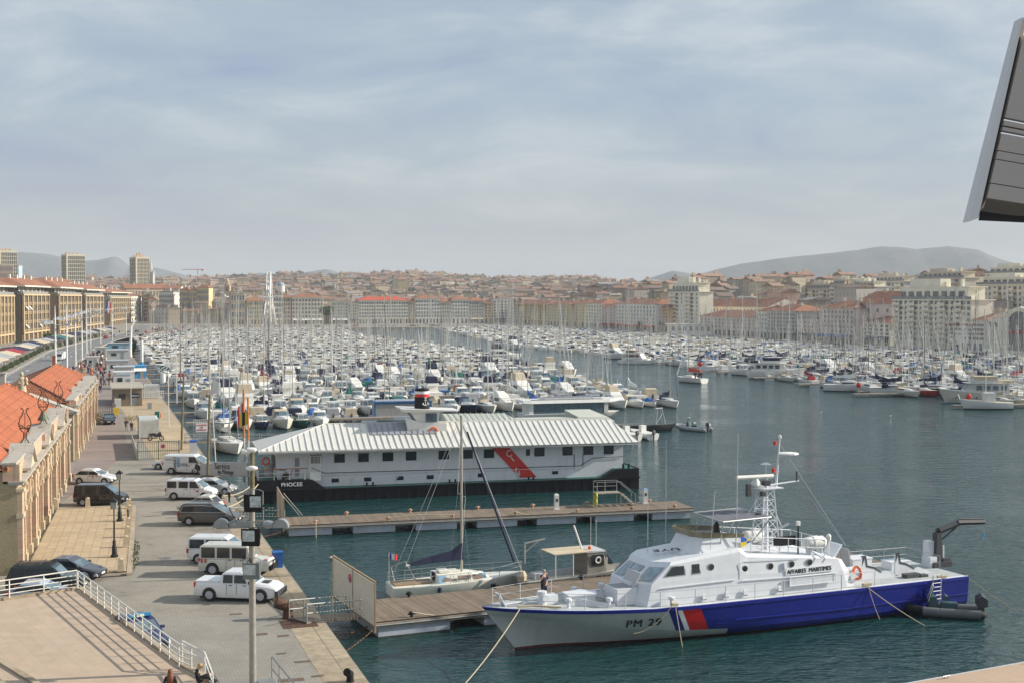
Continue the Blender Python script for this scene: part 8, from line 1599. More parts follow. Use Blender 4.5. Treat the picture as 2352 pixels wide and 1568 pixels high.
for dx,k in ((1.2,1),(2.2,0),(.6,4)):
 p = e.location+Vector((math.cos(R(150))*dx,math.sin(R(150))*dx+.3,1.05)); o = link('person',crowd[k][2],None,p,R(150)); tag(o,('helmsman standing at the stern of the red covered yacht','crew member in navy on the red covered yacht','second crew member in grey on the red covered yacht')[(1.2,2.2,.6).index(dx)],'person')
# tall old masts among the left boats, small harbour birds
mb = MB(); mb.blob((0,0,.12),.22,.09,.1,8,5,0); mb.blob((.2,0,.22),.07,.06,.06,6,4,0); mb.hexa([(-.25,-.1,.14),(.1,-.45,.2),(.15,-.43,.2),(-.1,-.08,.16),(-.25,-.1,.16),(.1,-.45,.22),(.15,-.43,.22),(-.1,-.08,.18)],1); mb.tube((.26,0,.22),(.32,0,.2),.015,n=4,mi=2); gm = mb.mesh('seagull',[WHITE,GREYC,ORANGE],60)
for (u,v,lb) in ((1885,948,'seagull floating on open water near the marina'),(2045,956,'second seagull floating right of the first'),(762,1283,'seagull floating left of the near pontoon gate')):
 o = link('seagull',gm,None,G(u,v),R(30)); tag(o,lb,'bird','seagulls on the water')
# ================================================================ BUILDINGS
def wallm(n,c,v=.12): return mat('wall_'+n,c,.85,var=v,scale=.25)
WC = dict(cream=wallm('cream',(.74,.69,.56)),beige=wallm('beige',(.60,.53,.42)),yellow=wallm('yellow',(.64,.51,.27)),ochre=wallm('ochre',(0.60,0.40,0.16)),pink=wallm('pink',(.66,.53,.48)),white=wallm('white',(.75,.73,.68)),grey=wallm('grey',(.48,.46,.43)),tan=wallm('tan',(0.47,0.35,0.23)),orange=wallm('orange',(0.65,0.35,0.12)),blue=wallm('blue',(0.39,0.49,0.55)),stone=wallm('golden_stone',(.50,.375,.22)),stonedark=wallm('brown_and_shade_stone',(.22,.165,.11)),palestone=wallm('pale_church_stone',(.68,.66,.60)))
FRAME = mat('window_surround',(.55,.50,.42),.8,var=.05); SHUT = mat('shutter_grey_green',(.36,.38,.34),.8,var=.2); SHUTB = mat('shutter_brown',(.16,.08,.05),.8,var=.2); PANE = mat('far_window_pane',(.13,.135,.14),.2,var=.4,scale=.5)
IRONB = mat('balcony_iron',(.24,.24,.23),.7,var=.1)
def wmesh(kind):
 mb = MB()
 if kind == 'shutter': mb.box(0,-.04,0,.5,.04,1,0); mb.box(-.4,-.05,0,.26,.05,1,1); mb.box(.4,-.05,0,.26,.05,1,1); mb.box(0,-.06,-.06,.62,.12,.05,2); return mb.mesh('window',[PANE,SHUT,FRAME])
 if kind == 'shutb': mb.box(0,-.04,0,.5,.04,1,0); mb.box(-.4,-.05,0,.26,.05,1,1); mb.box(.4,-.05,0,.26,.05,1,1); return mb.mesh('window',[PANE,SHUTB,FRAME])
 if kind == 'plain': mb.box(0,-.05,-.05,1.1,.05,1.1,1); mb.box(0,-.07,0,.84,.06,1,0); mb.box(0,-.12,-.09,1.2,.2,.05,1); return mb.mesh('window',[PANE,FRAME])
 if kind == 'balcony': mb.box(0,-.05,0,.8,.05,1,0); mb.box(-.48,-.06,0,.18,.05,1,2); mb.box(.48,-.06,0,.18,.05,1,2); mb.box(0,-.45,-.06,1.7,.9,.06,2); mb.box(0,-.88,0,1.7,.04,.4,1); return mb.mesh('window',[PANE,IRONB,FRAME])
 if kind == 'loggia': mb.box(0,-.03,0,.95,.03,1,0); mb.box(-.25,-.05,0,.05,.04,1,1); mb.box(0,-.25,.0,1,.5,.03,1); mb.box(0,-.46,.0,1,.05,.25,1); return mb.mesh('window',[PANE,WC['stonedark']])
 if kind == 'strip': mb.box(0,-.05,0,1,.06,1,0); mb.box(0,-.08,-.05,.05,.04,1.05,1); mb.box(0,-.08,-.06,1.06,.1,.06,1); return mb.mesh('window',[PANE,FRAME])
WM = {k: wmesh(k) for k in ('shutter','shutb','plain','balcony','loggia','strip')}
mb = MB(); mb.box(0,-.06,0,1,.1,1); SHOPM = mb.mesh('shop_front',[mat('shop_dark',(.06,.055,.05),.5,var=.4,scale=.4)])
def lineR(u,t=293.): k = (u-CU)/F; return t/(math.cos(QA)*k+math.sin(QA))
def lineF(u,s=905.): k = (u-CU)/F; return s/(math.cos(QA)-math.sin(QA)*k)
def zv(v,Y): return CAMH+(685-v)/F*Y
def bldg(label,u0,Y0,u1,Y1,vt,floors,bays,wall='beige',roof='hip',depth=14,win='shutter',z0=QZ,rh=2.4,group=None,cat='building',shop=None,ground=4.0,ratio=(.55,.62),name='town_building',vr=None,chim=2,setb=0,belt=True,rmat=None,vtop_at=None):
 p0 = Vector(((u0-CU)/F*Y0,Y0,z0)); p1 = Vector(((u1-CU)/F*Y1,Y1,z0)); d = p1-p0; L_ = d.length; ang = math.atan2(d.y,d.x)
 top = zv(vt,vtop_at or (Y0+Y1)/2); h = top-z0; e = empty(name,p0,ang,label,cat,group)
 wm_ = WC[wall] if isinstance(wall,str) else wall
 mb = MB(); mb.box(L_/2,depth/2,0,L_,depth,h)
 w_o = mb.build('wall',wm_,e); fh = (h-ground-.4)/floors; bw = L_/bays
 if belt:
  mb = MB(); mb.box(L_/2,-.08,ground-.25,L_+.1,.3,.25); mb.box(L_/2,depth/2,h-.05,L_+.7,depth+.7,.35,0)
  for k in range(1,floors): mb.box(L_/2,-.03,ground+fh*k-.1,L_,.14,.12)
  mb.build('cornice',FRAME if wall not in ('white','cream') else WC['white'],e)
 ww,wh = min(1.5,bw*ratio[0]),fh*ratio[1]; ww = bw*ratio[0] if win in ('strip','loggia','balcony') else min(bw*.75,1.35); n = 0; rest = MB(); um = None
 for f in range(floors):
  for b in range(bays):
   x,z = bw*(b+.5),ground+fh*f+fh*(1-ratio[1])*.45
   if n < 100: o = part('window',WM[win],e,(x,0,z)); o.scale = (ww/ (1 if win in ('strip','loggia') else .9),1,wh)
   else:
    rest.box(x,-.05,z,ww*.6,.06,wh)
   n += 1
 if rest.v: tag(rest.build('window',PANE,e),kind='stuff')
 # openings on the visible side wall
 mb = MB()
 for b in range(max(2,int(bays*.8)) if (ground and bays) else 0):
  o = part('shop_front',SHOPM,e,(L_*(b+.5)/max(2,int(bays*.8)),0,.2)); o.scale = (bw*.62,1,ground-1.1)
 if shop: mb = MB(); mb.hexa([(.5,-2.4,ground-1.3),(L_-.5,-2.4,ground-1.3),(L_-.5,-.1,ground-.5),(.5,-.1,ground-.5),(.5,-2.4,ground-1.0),(L_-.5,-2.4,ground-1.0),(L_-.5,-.1,ground-.3),(.5,-.1,ground-.3)]); mb.build('awning',shop,e)
 zt = h+.3; rm = rmat or TILEU
 if roof in ('hip','gable'):
  o = .9; a = [(-o,-o,zt),(L_+o,-o,zt),(L_+o,depth+o,zt),(-o,depth+o,zt)]; k = min(depth/2,L_/2)*.9 if roof == 'hip' else -o
  r0,r1 = (k,depth/2,zt+rh),(L_-k,depth/2,zt+rh); mb = MB(); mb.add(a+[r0,r1],[(0,1,5,4),(2,3,4,5)]); mb.add(a+[r0,r1],[(1,2,5),(3,0,4)],1 if roof == 'gable' else 0); mb.add(a,[(3,2,1,0)],1); ro = mb.build('roof',[rm,wm_],e)
 else:
  mb = MB(); mb.box(L_/2,depth/2,zt,L_,depth,.1,0); mb.box(L_/2,.15,zt,L_,.3,.8,0); mb.box(L_-.15,depth/2,zt,.3,depth,.8); mb.box(.15,depth/2,zt,.3,depth,.8); ro = mb.build('roof',ROOFR[3],e); zt += 0
  if setb: mb = MB(); mb.box(L_*.5,depth*.55,zt,L_*.7,depth*.55,setb,0); ph = mb.build('penthouse',wm_,e); m2 = MB(); m2.box(L_*.5,depth*.27,zt+setb*.3,L_*.6,.1,setb*.45); m2.build('window',GLASS,ph); m2 = MB(); m2.box(L_*.5,depth*.5,zt+setb,L_*.76,depth*.66,.2); m2.build('roof',rm if rh > 3 else ROOFR[3],ph)
 for c in range(chim): x = L_*(c+.5)/chim+rnd.uniform(-1,1); mb = MB(); mb.box(x,depth*.5+rnd.uniform(-2,2),zt+.1,rnd.uniform(.8,2.2),.8,rh+rnd.uniform(.4,1.4)); mb.build('chimney',WC[rnd.choice(('beige','pink','tan'))],ro)
 return e,L_,h
# ---- stone blocks along the left quay
def loggia_block(label,u0,Y0,u1,Y1,cz,ez_,rz_,bays,first=False):
 p0 = Vector(((u0-CU)/F*Y0,Y0,QZ)); p1 = Vector(((u1-CU)/F*Y1,Y1,QZ)); d = p1-p0; L_ = d.length; e = empty('stone_apartment_block',p0,math.atan2(d.y,d.x),label,'apartment block','golden stone apartment blocks along the left quay'); D = 17; h = cz-QZ
 MB().box(L_/2,D/2+.45,0,L_-.1,D-.9,h).build('wall',WC['stonedark'],e)  # recess wall browned: shade between the pillars is put into its colour
 bw = L_/bays; S = WC['stone']
 mb = MB(); mb.box(L_/2,.2,2.9,L_,.9,.7); mb.box(L_/2,.15,h-.6,L_+.2,1.2,.75)
 for f in (1,2,3): mb.box(L_/2,.28,3.4+(h-4)*f/4,L_,.3,.25)
 mb.build('string_course',S,e)
 for b in range(bays+1): mb = MB(); w_ = 1.5 if b % 1 == 0 else 1; x = min(max(b*bw,w_/2),L_-w_/2); mb.box(x,.1,0,w_,.75,h-.6); mb.build('pilaster',S,e)
 for b in range(bays): mb = MB(); mb.box((b+.5)*bw,.2,3.5,.45,.5,h-4.1); mb.build('mullion',S,e)
 n = 0
 for f in range(4):
  for b in range(bays):
   for k in (-1,1):
    if n >= 100: break
    z = 3.6+(h-4.2)*f/4; x = (b+.5)*bw+k*(bw-1.5+.45)/4+0; o = part('window',WM['loggia'],e,(x,.42,z+.35)); o.scale = ((bw-1.95)/2*.95,.8,(h-4.2)/4-.9); n += 1
 # west end wall openings and attic
 mb = MB()
 for f in range(4): mb.box(-.02,D*.30,4.2+(h-4.2)*f/4,.12,1.8,3.0); mb.lathe([(.9,-.06),(.9,.06)],(-.02,D*.30,7.2+(h-4.2)*f/4),10,0,'X')
 mb.build('end_window',PANE,e)
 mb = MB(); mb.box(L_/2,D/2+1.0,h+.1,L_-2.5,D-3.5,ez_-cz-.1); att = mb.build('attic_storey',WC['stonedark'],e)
 k = 0; x = 2.5
 while x < L_-3: mb = MB(); mb.box(x,2.2,h+.5,2.4,.2,ez_-cz-1.2); mb.build('attic_window',GLASSB if k % 3 else mat('white_blind',(.6,.58,.5),.8),att); mb = MB(); mb.box(x+1.5,2.15,h+.2,.35,.3,ez_-cz-.3); mb.build('attic_pier',S,att); x += 3.1; k += 1
 mb = MB(); mb.box(L_/2,.1,h+.2,L_,.08,1.0); mb.box(.1,D/2,h+.2,.08,D-2,1.0); mb.build('terrace_railing',IRONB,e)
 zt = ez_-QZ; o = 1.0; a = [(-o,-o,zt),(L_+o,-o,zt),(L_+o,D+o,zt),(-o,D+o,zt)]; k = D*.5; r0,r1 = (k,D/2,rz_-QZ),(L_-k*.3,D/2,rz_-QZ); mb = MB(); mb.add(a+[r0,r1],[(0,1,5,4),(2,3,4,5),(1,2,5),(3,0,4)],0); mb.prism([q[:2] for q in a],zt-.55,zt-.01,1); ro = mb.build('roof',[TILEU,WC['cream']],e)
 for c in range(4): mb = MB(); mb.box(L_*(.15+.22*c),D*.45,rz_-QZ-1.2,1.6,.9,2.4); mb.build('chimney',WC['cream'],ro)
 for x,f in ((bw*.5,2),(bw*1.2,2),(bw*3.5,0),(bw*.5,0)):
  if first: mb = MB(); z = 3.6+(h-4.2)*f/4+3.2; mb.hexa([(x-1.2,-1.4,z-1.5),(x+1.2,-1.4,z-1.5),(x+1.2,-.1,z),(x-1.2,-.1,z),(x-1.2,-1.4,z-1.4),(x+1.2,-1.4,z-1.4),(x+1.2,-.1,z+.1),(x-1.2,-.1,z+.1)]); mb.build('awning',WHITEC,e)
loggia_block('golden stone block cut by the left picture edge',-45,478,33,546,20.6,24.4,27.4,9)
loggia_block('second golden stone block from the left, with white awnings',54,552,122,620,21.1,24.8,28.4,7,True)
loggia_block('third golden stone block from the left, behind two lamps',136,611,187,678,21.0,24.6,28.3,6)
loggia_block('fourth golden stone block from the left with dark glazed attic',197,707,238,768,20.9,24.2,27.6,5)
loggia_block('fifth golden stone block, the farthest, flying a flag on its end wall',254,858,301,965,19.9,23.4,26.0,10)
fe = W(243,720,850); e = empty('french_flag',fe,0,'blue white red flag hanging on the end wall of the farthest stone block','flag'); mb = MB()
for k,m_ in enumerate((0,1,2)): mb.quad((k*1.1,0,0),(k*1.1+1.1,0,0),(k*1.1+1.6,0,9-k),(k*1.1+.5,0,9-k),m_)
mb.build('cloth',[FB,FW,FR],e); MB().tube((0,0,9),(4,-2,10),.12).build('flagstaff',MASTW,e)
e_,L_,h_ = bldg('tan pavilion with red hip roof rising behind the stone blocks',130,800,183,850,650,2,6,'cream','hip',20,'strip',rh=3.2,ground=14); mb = MB(); mb.box(-6,3,0,4,3,26); mb.build('stair_tower',WC['tan'],e_)
# ---- far towers
def tower(label,u,vt,uL,uR,Y,z0,fl,theta=35,pent=3.):
 c = Vector(((u-CU)/F*Y,Y,z0)); a = (uR-u)/F*Y/math.cos(R(theta)); b_ = (u-uL)/F*Y/math.sin(R(theta)); h = zv(vt,Y)-z0; e = empty('tower_block',c,R(theta),label,'tower block','pale residential towers on the left skyline')
 MB().box(a/2,b_/2,0,a-.6,b_-.6,h).build('wall',mat('tower_dark_wall',(.16,.15,.13),.7,var=.3,scale=.3),e); mb = MB()  # dark body wall set back behind the concrete grid
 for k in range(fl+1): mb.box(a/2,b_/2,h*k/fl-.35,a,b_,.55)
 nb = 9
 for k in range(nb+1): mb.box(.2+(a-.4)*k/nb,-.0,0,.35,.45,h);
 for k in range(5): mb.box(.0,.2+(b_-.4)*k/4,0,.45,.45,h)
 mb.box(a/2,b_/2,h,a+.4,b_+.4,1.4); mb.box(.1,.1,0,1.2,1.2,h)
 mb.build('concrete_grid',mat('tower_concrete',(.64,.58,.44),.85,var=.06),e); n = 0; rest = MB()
 for f in range(fl):
  for k in range(nb):
   if n < 100: o = part('window',WM['strip'],e,((k+.5)*(a-.4)/nb+.2,.22,h*f/fl+.9)); o.scale = (a/nb*.5,1,h/fl*.45); n += 1
   else: rest.box((k+.5)*(a-.4)/nb+.2,.22,h*f/fl+.9,a/nb*.5,.1,h/fl*.45)
 tag(rest.build('window',PANE,e),kind='stuff') if rest.v else None
 mb = MB(); [mb.box(a*(.15+.2*k),b_*.5,h+1.4,2,2,rnd.uniform(1,pent)) for k in range(4)]; mb.build('rooftop_units',WC['tan'],e); return e
tower('pale tower block cut by the left picture edge',2,580,-22,33,1150,8,15); tower('middle pale tower block on the left skyline',155,588,131,189,1150,8,14); tower('right pale tower block beside the church spire',314,594,289,339,1120,8,14,pent=6)
bldg('brown office block in front of the leftmost tower',-20,1000,32,1010,610,8,12,'stonedark','flat',16,'strip',z0=2,ground=3,chim=0); bldg('small white slab block right of the leftmost tower',33,1500,44,1500,611,14,3,'blue','flat',12,'strip',z0=12,ground=1,chim=0)
# neo gothic spire
sp = Vector(((347-CU)/F*1250,1250,14)); e = empty('church_spire',sp,0,'slender pale gothic church spire right of the towers','church tower'); H_ = zv(592,1250)-14; hb_ = zv(632,1250)-14
MB().box(0,0,0,6,6,hb_).build('belfry',WC['grey'],e); MB().lathe([(3.2,hb_),(1.3,hb_+(H_-hb_)*.55),(.1,H_)],(0,0,0),8).build('spire',WC['grey'],e); mb = MB(); [mb.lathe([(.9,hb_-1),(.9,hb_+1.5),(.05,hb_+6)],(x,y,0),6) for x in (-2.6,2.6) for y in (-2.6,2.6)]; mb.build('pinnacles',WC['grey'],e)
mb = MB(); [mb.box(0,-3.02,hb_*.55,1.2,.1,7)]; mb.build('belfry_window',PANE,e)
# second spire behind
bldg('long building with red roof in front of the right tower',290,1060,385,1080,664,2,14,'tan','gable',14,'plain',rh=4,ground=12)
# ---- far end of the port
fg = 'facades at the far end of the port'
bldg('cream corner building next to the farthest stone block',302,985,318,1010,681,4,4,'cream','hip',20,'balcony',group=fg); bldg('pale narrow house right of the cream corner building',318,1010,329,1030,682,5,3,'white','hip',12,'shutter',group=fg)
bldg('tan house with dark windows left of the small pink house',331,1010,346,1012,674,6,5,'ochre','flat',12,'strip',group=fg,ratio=(.7,.6)); bldg('small pink house between taller facades',346.5,1000,359,1002,690,4,4,'pink','hip',10,'shutter',group=fg)
bldg('white building with iron balconies and a red awning',366,975,399,965,673,5,8,'white','flat',18,'balcony',group=fg,shop=RED); bldg('blank beige gabled wall behind the yellow building',374,1005,411,1005,664,5,1,'beige','gable',22,'plain',group=fg,ratio=(.05,.2))
for i,(u0,u1,vt,n_) in enumerate(((413,434,668,5),(435,452,668,4),(453,480,662,7))): bldg(('left','middle','right and tallest')[i]+' third of the yellow balconied terrace at the far end',u0,960-i*5,u1,958-i*5,vt,5,n_,'yellow','hip',7,'balcony',group=fg,shop=(TEALC,None,WHITEC)[i])
# church
Y = 955; c = Vector(((517-CU)/F*Y,Y,QZ)); e = empty('baroque_church',c,R(4),'pale baroque church with pointed gable at the far end of the port','church'); k = Y/F
mb = MB(); mb.box(0,8,0,69*k,16,(742-714)*k); hh = (742-697)*k; mb.box(0,8,0,42*k,17,hh); mb.prof([(-21*k,hh),(21*k,hh),(14*k,hh+4),(0,hh+5.2),(-14*k,hh+4)],-.5,16); mb.prof([(-34*k,28*k),(-21*k,28*k),(-21*k,38*k)],-.4,.6); mb.prof([(34*k,28*k),(21*k,28*k),(21*k,38*k)],-.4,.6); [mb.box(x*k,-.7,0,1.2,.5,hh) for x in (-19,-11,11,19)]; mb.build('facade',WC['palestone'],e)
mb = MB(); mb.box(0,-.75,0,2.2,.3,4); mb.lathe([(1.1,-.15),(1.1,.15)],(0,-.75,4),10,0,'Y'); mb.build('door',PANE,e); mb = MB(); mb.lathe([(1.2,-.2),(1.2,.1)],(0,-.7,hh*.72),12,0,'Y'); mb.build('niche',WC['grey'],e); mb = MB(); mb.box(0,-.6,hh*.5,40*k,.5,.5); mb.box(0,-.6,hh-.3,44*k,.6,.6); [mb.lathe([(.5,0),(.6,.8),(.1,2)],(x,0,z),6) for x,z in ((0,hh+5),(-19*k,hh+.3),(19*k,hh+.3))]; mb.build('cornice',WC['white'],e)
Y = 1010; c = Vector(((523-CU)/F*Y,Y,QZ)); e = empty('bell_tower',c,0,'slim stone bell tower behind the baroque church','bell tower'); z1 = zv(655,Y)-QZ; MB().box(0,0,0,4.2,4.2,z1).build('shaft',WC['tan'],e); MB().lathe([(2.2,0),(2.2,.4),(1.6,.5),(1.6,3),(1.0,4.2),(.2,zv(643,Y)-QZ-z1+2)],(0,0,z1),8).build('lantern_top',WC['tan'],e); mb = MB(); mb.box(0,-2.15,z1-5,1.4,.1,3.4); mb.build('belfry_window',PANE,e)
for (lb,u0,u1,vt,f,b,wl,rf,wn) in (('brown grey classical block behind the church',531,562,673,3,5,'tan','flat','plain'),('low yellow building left of the big wheel',568,606,692,4,7,'yellow','hip','shutter'),('tall classical stone building right of the big wheel',628,652,680,4,4,'cream','flat','plain'),('narrow brown building right of the classical one',653,669,684,5,4,'tan','hip','shutb'),('wide cream stone building with arched ground floor',671,743,684,5,10,'cream','hip','plain'),('grey facade right of the quay trees',762,799,694,5,6,'grey','flat','shutter'),('narrow beige facade beside the big hotel',800,824,698,5,5,'beige','flat','shutter'),('large cream hotel with a bright red roof',824.5,938,691,5,20,'cream','hip','shutter'),('narrow set back facade right of the hotel',939,953,694,5,3,'tan','hip','shutter'),('tall white quay building with brown roof',954,1009,687,5,9,'white','hip','shutter'),('lower beige facade with attic windows',1009.5,1037,694,4,5,'beige','hip','shutter'),('white quay building with red hip roof',1038,1076,689,5,6,'white','hip','shutter'),('dark grey old facade near the port corner',1077,1111,692,5,6,'grey','hip','shutter'),('slim ochre facade left of the tall white house',1113,1132,697,5,3,'ochre','hip','shutb'),('tall white house at the right corner of the far quay',1133,1174,689,6,5,'white','flat','plain')):
 rm = {'large cream hotel with a bright red roof': mat('bright_red_roof',(.48,.08,.04),.85,var=.15,scale=.3)}.get(lb); bldg(lb,u0,lineF(u0),u1,lineF(u1),vt,f,b,wl,rf,15,wn,group=fg,rmat=rm,rh=2.6,shop=rnd.choice((None,NAVY,WHITEC,None,BEIGE)))
# mirror canopy on the far quay
e = empty('quay_canopy',G(640+270,747,QZ),R(-2),'long thin mirror canopy on slim posts on the far quay','canopy'); mb = MB(); mb.box(28,0,7.2,62,9,.25); mb.build('roof_plate',mat('mirror_plate',(.5,.5,.48),.2,.6,var=.05),e); mb = MB(); [mb.tube((x,0,0),(x,0,7.2),.18) for x in (0,28,56)]; mb.build('posts',LGREY,e)
# ---- big wheel seen edge on
Y = 850; e = empty('ferris_wheel',Vector(((619-CU)/F*Y,Y,QZ)),R(8),'white ferris wheel seen edge on above the distant masts','ferris wheel'); hub = 18.5; RR = 16.5
mb = MB()
for x in (-1.1,1.1): mb.torus((x,0,hub),RR,.22,'X',40,5); mb.torus((x,0,hub),RR-2,.15,'X',40,4)
for i in range(40): a = i*math.pi/20; mb.tube((-1.1,RR*math.cos(a),hub+RR*math.sin(a)),(1.1,RR*math.cos(a),hub+RR*math.sin(a)),.1,n=4)
mb.build('rim',WHITE,e)
mb = MB(); [mb.tube((x*.4,0,hub),(x,(RR-1)*math.cos(i*math.pi/10),hub+(RR-1)*math.sin(i*math.pi/10)),.08,n=4) for i in range(20) for x in (-1.1,1.1)]; mb.build('spokes',WHITE,e)
for i in range(20): a = i*math.pi/10; mb = MB(); mb.box(0,RR*math.cos(a),hub+RR*math.sin(a)-2.3,1.9,1.5,1.9,0); mb.build('gondola',mat('gondola_white',(.6,.62,.65),.4,var=.05),e)
mb = MB(); [mb.tube((sx_*2.0,0,hub),(sx_*4.2,sy_*7,0),.3,n=6) for sx_ in (-1,1) for sy_ in (-1,1)]; mb.tube((-2.4,0,hub),(2.4,0,hub),.6,n=8); mb.build('support_leg',WHITE,e)
# ---- right bank
rg = 'facades along the right quay'
for (lb,u0,u1,vt,f,b,wl,rf,wn,t_,sh) in (('narrow pale blue house at the right corner',1175,1183.5,704,4,2,'blue','hip','shutb',293,None),('long ochre yellow facade with arched windows',1184,1256,700,5,13,'ochre','hip','shutb',293,None),('long yellow facade right of the ochre one',1257,1307,701,5,9,'yellow','hip','shutter',293,None),('bright yellow narrow facade above a pink house',1308,1343,700,5,5,'yellow','hip','shutter',296,None),('pale yellow facade with laundry on its side',1345,1382,699,5,6,'cream','hip','plain',293,None),('salmon facade left of the big grey white corner house',1383,1413,706,5,5,'pink','hip','shutter',293,REDC),('big grey white corner house with red hip roof',1414,1506,700,5,13,'white','hip','plain',293,RED),('orange house beside the banded tower',1507,1535,708,5,4,'orange','hip','strip',296,None),
 ('long old pink building with low red roof',1609,1735,729,3,15,'pink','hip','shutter',290,None),('white house with grey shutters',1737,1762,717,4,4,'white','hip','shutter',291,None),('tall grey timber glazed building with a big red roof',1763,1826,716,5,9,'grey','hip','strip',290,None),('low pink house with a terrace on its roof',1827,1881,734,3,6,'pink','flat','shutter',291,NAVY),('tall pale pink house with many shutters',1882,1961,709,5,9,'pink','hip','shutter',291,BLUE),('small beige house with a wavy red roof',1982,2044,742,3,5,'cream','hip','shutb',291,NAVY),('grey white house with brown shutters',2180,2233,750,3,5,'white','hip','shutb',289,None),('narrow white house with brown shutters beside the arched hall',2234,2260,739,4,3,'white','hip','shutb',288,None)):
 bldg(lb,u0,lineR(u0,t_),u1,lineR(u1,t_),vt,f,b,wl,rf,17,wn,group=rg,shop=sh,rh=3.0,ground=3.6)
bldg('large blank pink gabled wall behind the pale pink house',1962,lineR(1962,297),2050,lineR(2050,297),699,3,4,'pink','gable',22,'plain',group=rg,rh=5,ratio=(.2,.35))
bldg('long beige building with brown red roof behind the low pink one',1608,lineR(1608,330),1765,lineR(1765,330),706,3,20,'cream','gable',18,'plain',group=rg,rh=4)
# banded modern tower
def balcony_block(label,u0,u1,t_,vt,fl,cols,D,wl='cream',pent=4.,name='modern_apartment_block',z0=QZ,pv=None):
 Y0,Y1 = lineR(u0,t_),lineR(u1,t_); p0 = Vector(((u0-CU)/F*Y0,Y0,z0)); p1 = Vector(((u1-CU)/F*Y1,Y1,z0)); d = p1-p0; L_ = d.length; h = zv(vt,(Y0+Y1)/2)-z0; e = empty(name,p0,math.atan2(d.y,d.x),label,'apartment block','modern apartment blocks on the right bank'); MB().box(L_/2,D/2,0,L_,D,h).build('wall',WC[wl],e); fh = h/fl; cw = L_/cols; n = 0; rest = MB()
 for f in range(1,fl):
  for c in range(cols):
   if c % 3 == 1:
    if n < 100: o = part('window',WM['strip'],e,((c+.5)*cw,-.02,fh*f+.6)); o.scale = (cw*.62,1,fh*.5)
    else: rest.box((c+.5)*cw,-.05,fh*f+.6,cw*.7,.1,fh*.6)
   else:
    if n < 100: o = part('window',WM['plain'],e,((c+.5)*cw,-.02,fh*f+.5)); o.scale = (min(1.3,cw*.38),1,fh*.52)
    else: rest.box((c+.5)*cw,-.05,fh*f+.5,cw*.5,.1,fh*.6)
   n += 1
 if rest.v: tag(rest.build('window',PANE,e),kind='stuff')
 for c in range(cols):
  if c % 3 != 0: continue
  for f in range(1,fl): mb = MB(); mb.box((c+.9)*cw,-.6,fh*f+.05,cw*1.5,1.3,.14,0); mb.box((c+.9)*cw,-1.2,fh*f+.2,cw*1.5,.08,.85,1); mb.build('balcony',[WC['cream'],WC['cream'],IRONB],e)
 mb = MB(); mb.box(L_/2,D/2,h,L_+1.2,D+1.2,.35); mb.box(L_*.5,D*.5,h+.3,L_*.86,D*.8,pent); mb.box(L_*.5,D*.5,h+.3+pent,L_*.9,D*.84,.3); mb.box(L_*.35,D*.5,h+.6+pent,L_*.4,D*.5,pent*.7)
 for k in range(4): mb.box(L_*(.15+.2*k),D*.55,h+pent,1.1,1.1,rnd.uniform(1.0,2.6)+pent*.3)
 pe = mb.build('penthouse',WC['beige'] if wl in ('grey','beige') else WC['cream'],e)
 mb = MB(); [mb.box(L_*.07+k*L_*.86/8+1.5,D*.1-.06,h+.9,L_*.07,.12,pent*.55) for k in range(8)]; mb.build('penthouse_window',PANE,pe); mb = MB(); mb.box(L_*.5,-.5,h+.35,L_+1,.08,1.0); mb.build('terrace_rail',IRONB,e); return e
balcony_block('banded beige tower with wrap round balconies on the right bank',1538,1606,300,672,10,6,8,'cream',4.5); balcony_block('big cream apartment building with stacked balconies and roof terraces',2053,2231,290,690,9,15,9,'cream',4.2)
for (lb,u0,u1,t_,vt,fl,c,wl,z0) in (('beige block above the pink roofs',1856,1907,392,665,7,6,'beige',8),('grey balconied block right of the beige one',1908,1937,392,655,8,4,'grey',8),('white glazed block with an orange blind',1938,2008,400,660,7,8,'white',9),('grey old block behind the white glazed one',1996,2076,425,648,7,8,'grey',10),('large pale block with tall roof chimneys',2111,2213,400,640,8,9,'beige',10),('wide beige block with curved balconies at the right edge',2245,2385,372,655,7,12,'cream',8),('upper white terraced block at the right edge of the skyline',2262,2395,440,628,9,10,'white',12)): balcony_block(lb,u0,u1,t_,vt,fl,c,9,wl,2.6,z0=z0)
# arched market hall
Y0,Y1 = lineR(2261,289),lineR(2400,289); p0 = Vector(((2261-CU)/F*Y0,Y0,QZ)); p1 = Vector(((2400-CU)/F*Y1,Y1,QZ)); d = p1-p0; L_ = d.length; e = empty('arched_market_hall',p0,math.atan2(d.y,d.x),'stone hall with a huge arched window at the right edge','hall'); hg = zv(709,Y0)-QZ; he = zv(728,Y0)-QZ
mb = MB(); mb.prof([(0,0),(L_,0),(L_,he),(L_*.62,hg),(L_*.25,he),(0,he-1)],0,25); mb.build('wall',WC['cream'],e); xc = L_*.60; r_ = 6.2
mb = MB(); mb.prof([(xc-r_,1)]+[(xc-r_*math.cos(math.pi*k/14),7.5+r_*math.sin(math.pi*k/14)) for k in range(15)]+[(xc+r_,1)],-.1,-.02,0)
for k in (-3,-1,1,3): mb.box(xc+k*1.5,-.15,1,.25,.1,11)
mb.box(xc,-.2,6.4,12.3,.2,1.0,1); mb.build('arched_window',[PANE,mat('hall_red_band',(.28,.03,.02),.6)],e); mb = MB(); prev = None
for k in range(15):
 a = math.pi*k/14; q = (xc-(r_+.4)*math.cos(a),-.1,7.5+(r_+.4)*math.sin(a))
 if prev: mb.tube(prev,q,.5,n=5)
 prev = q
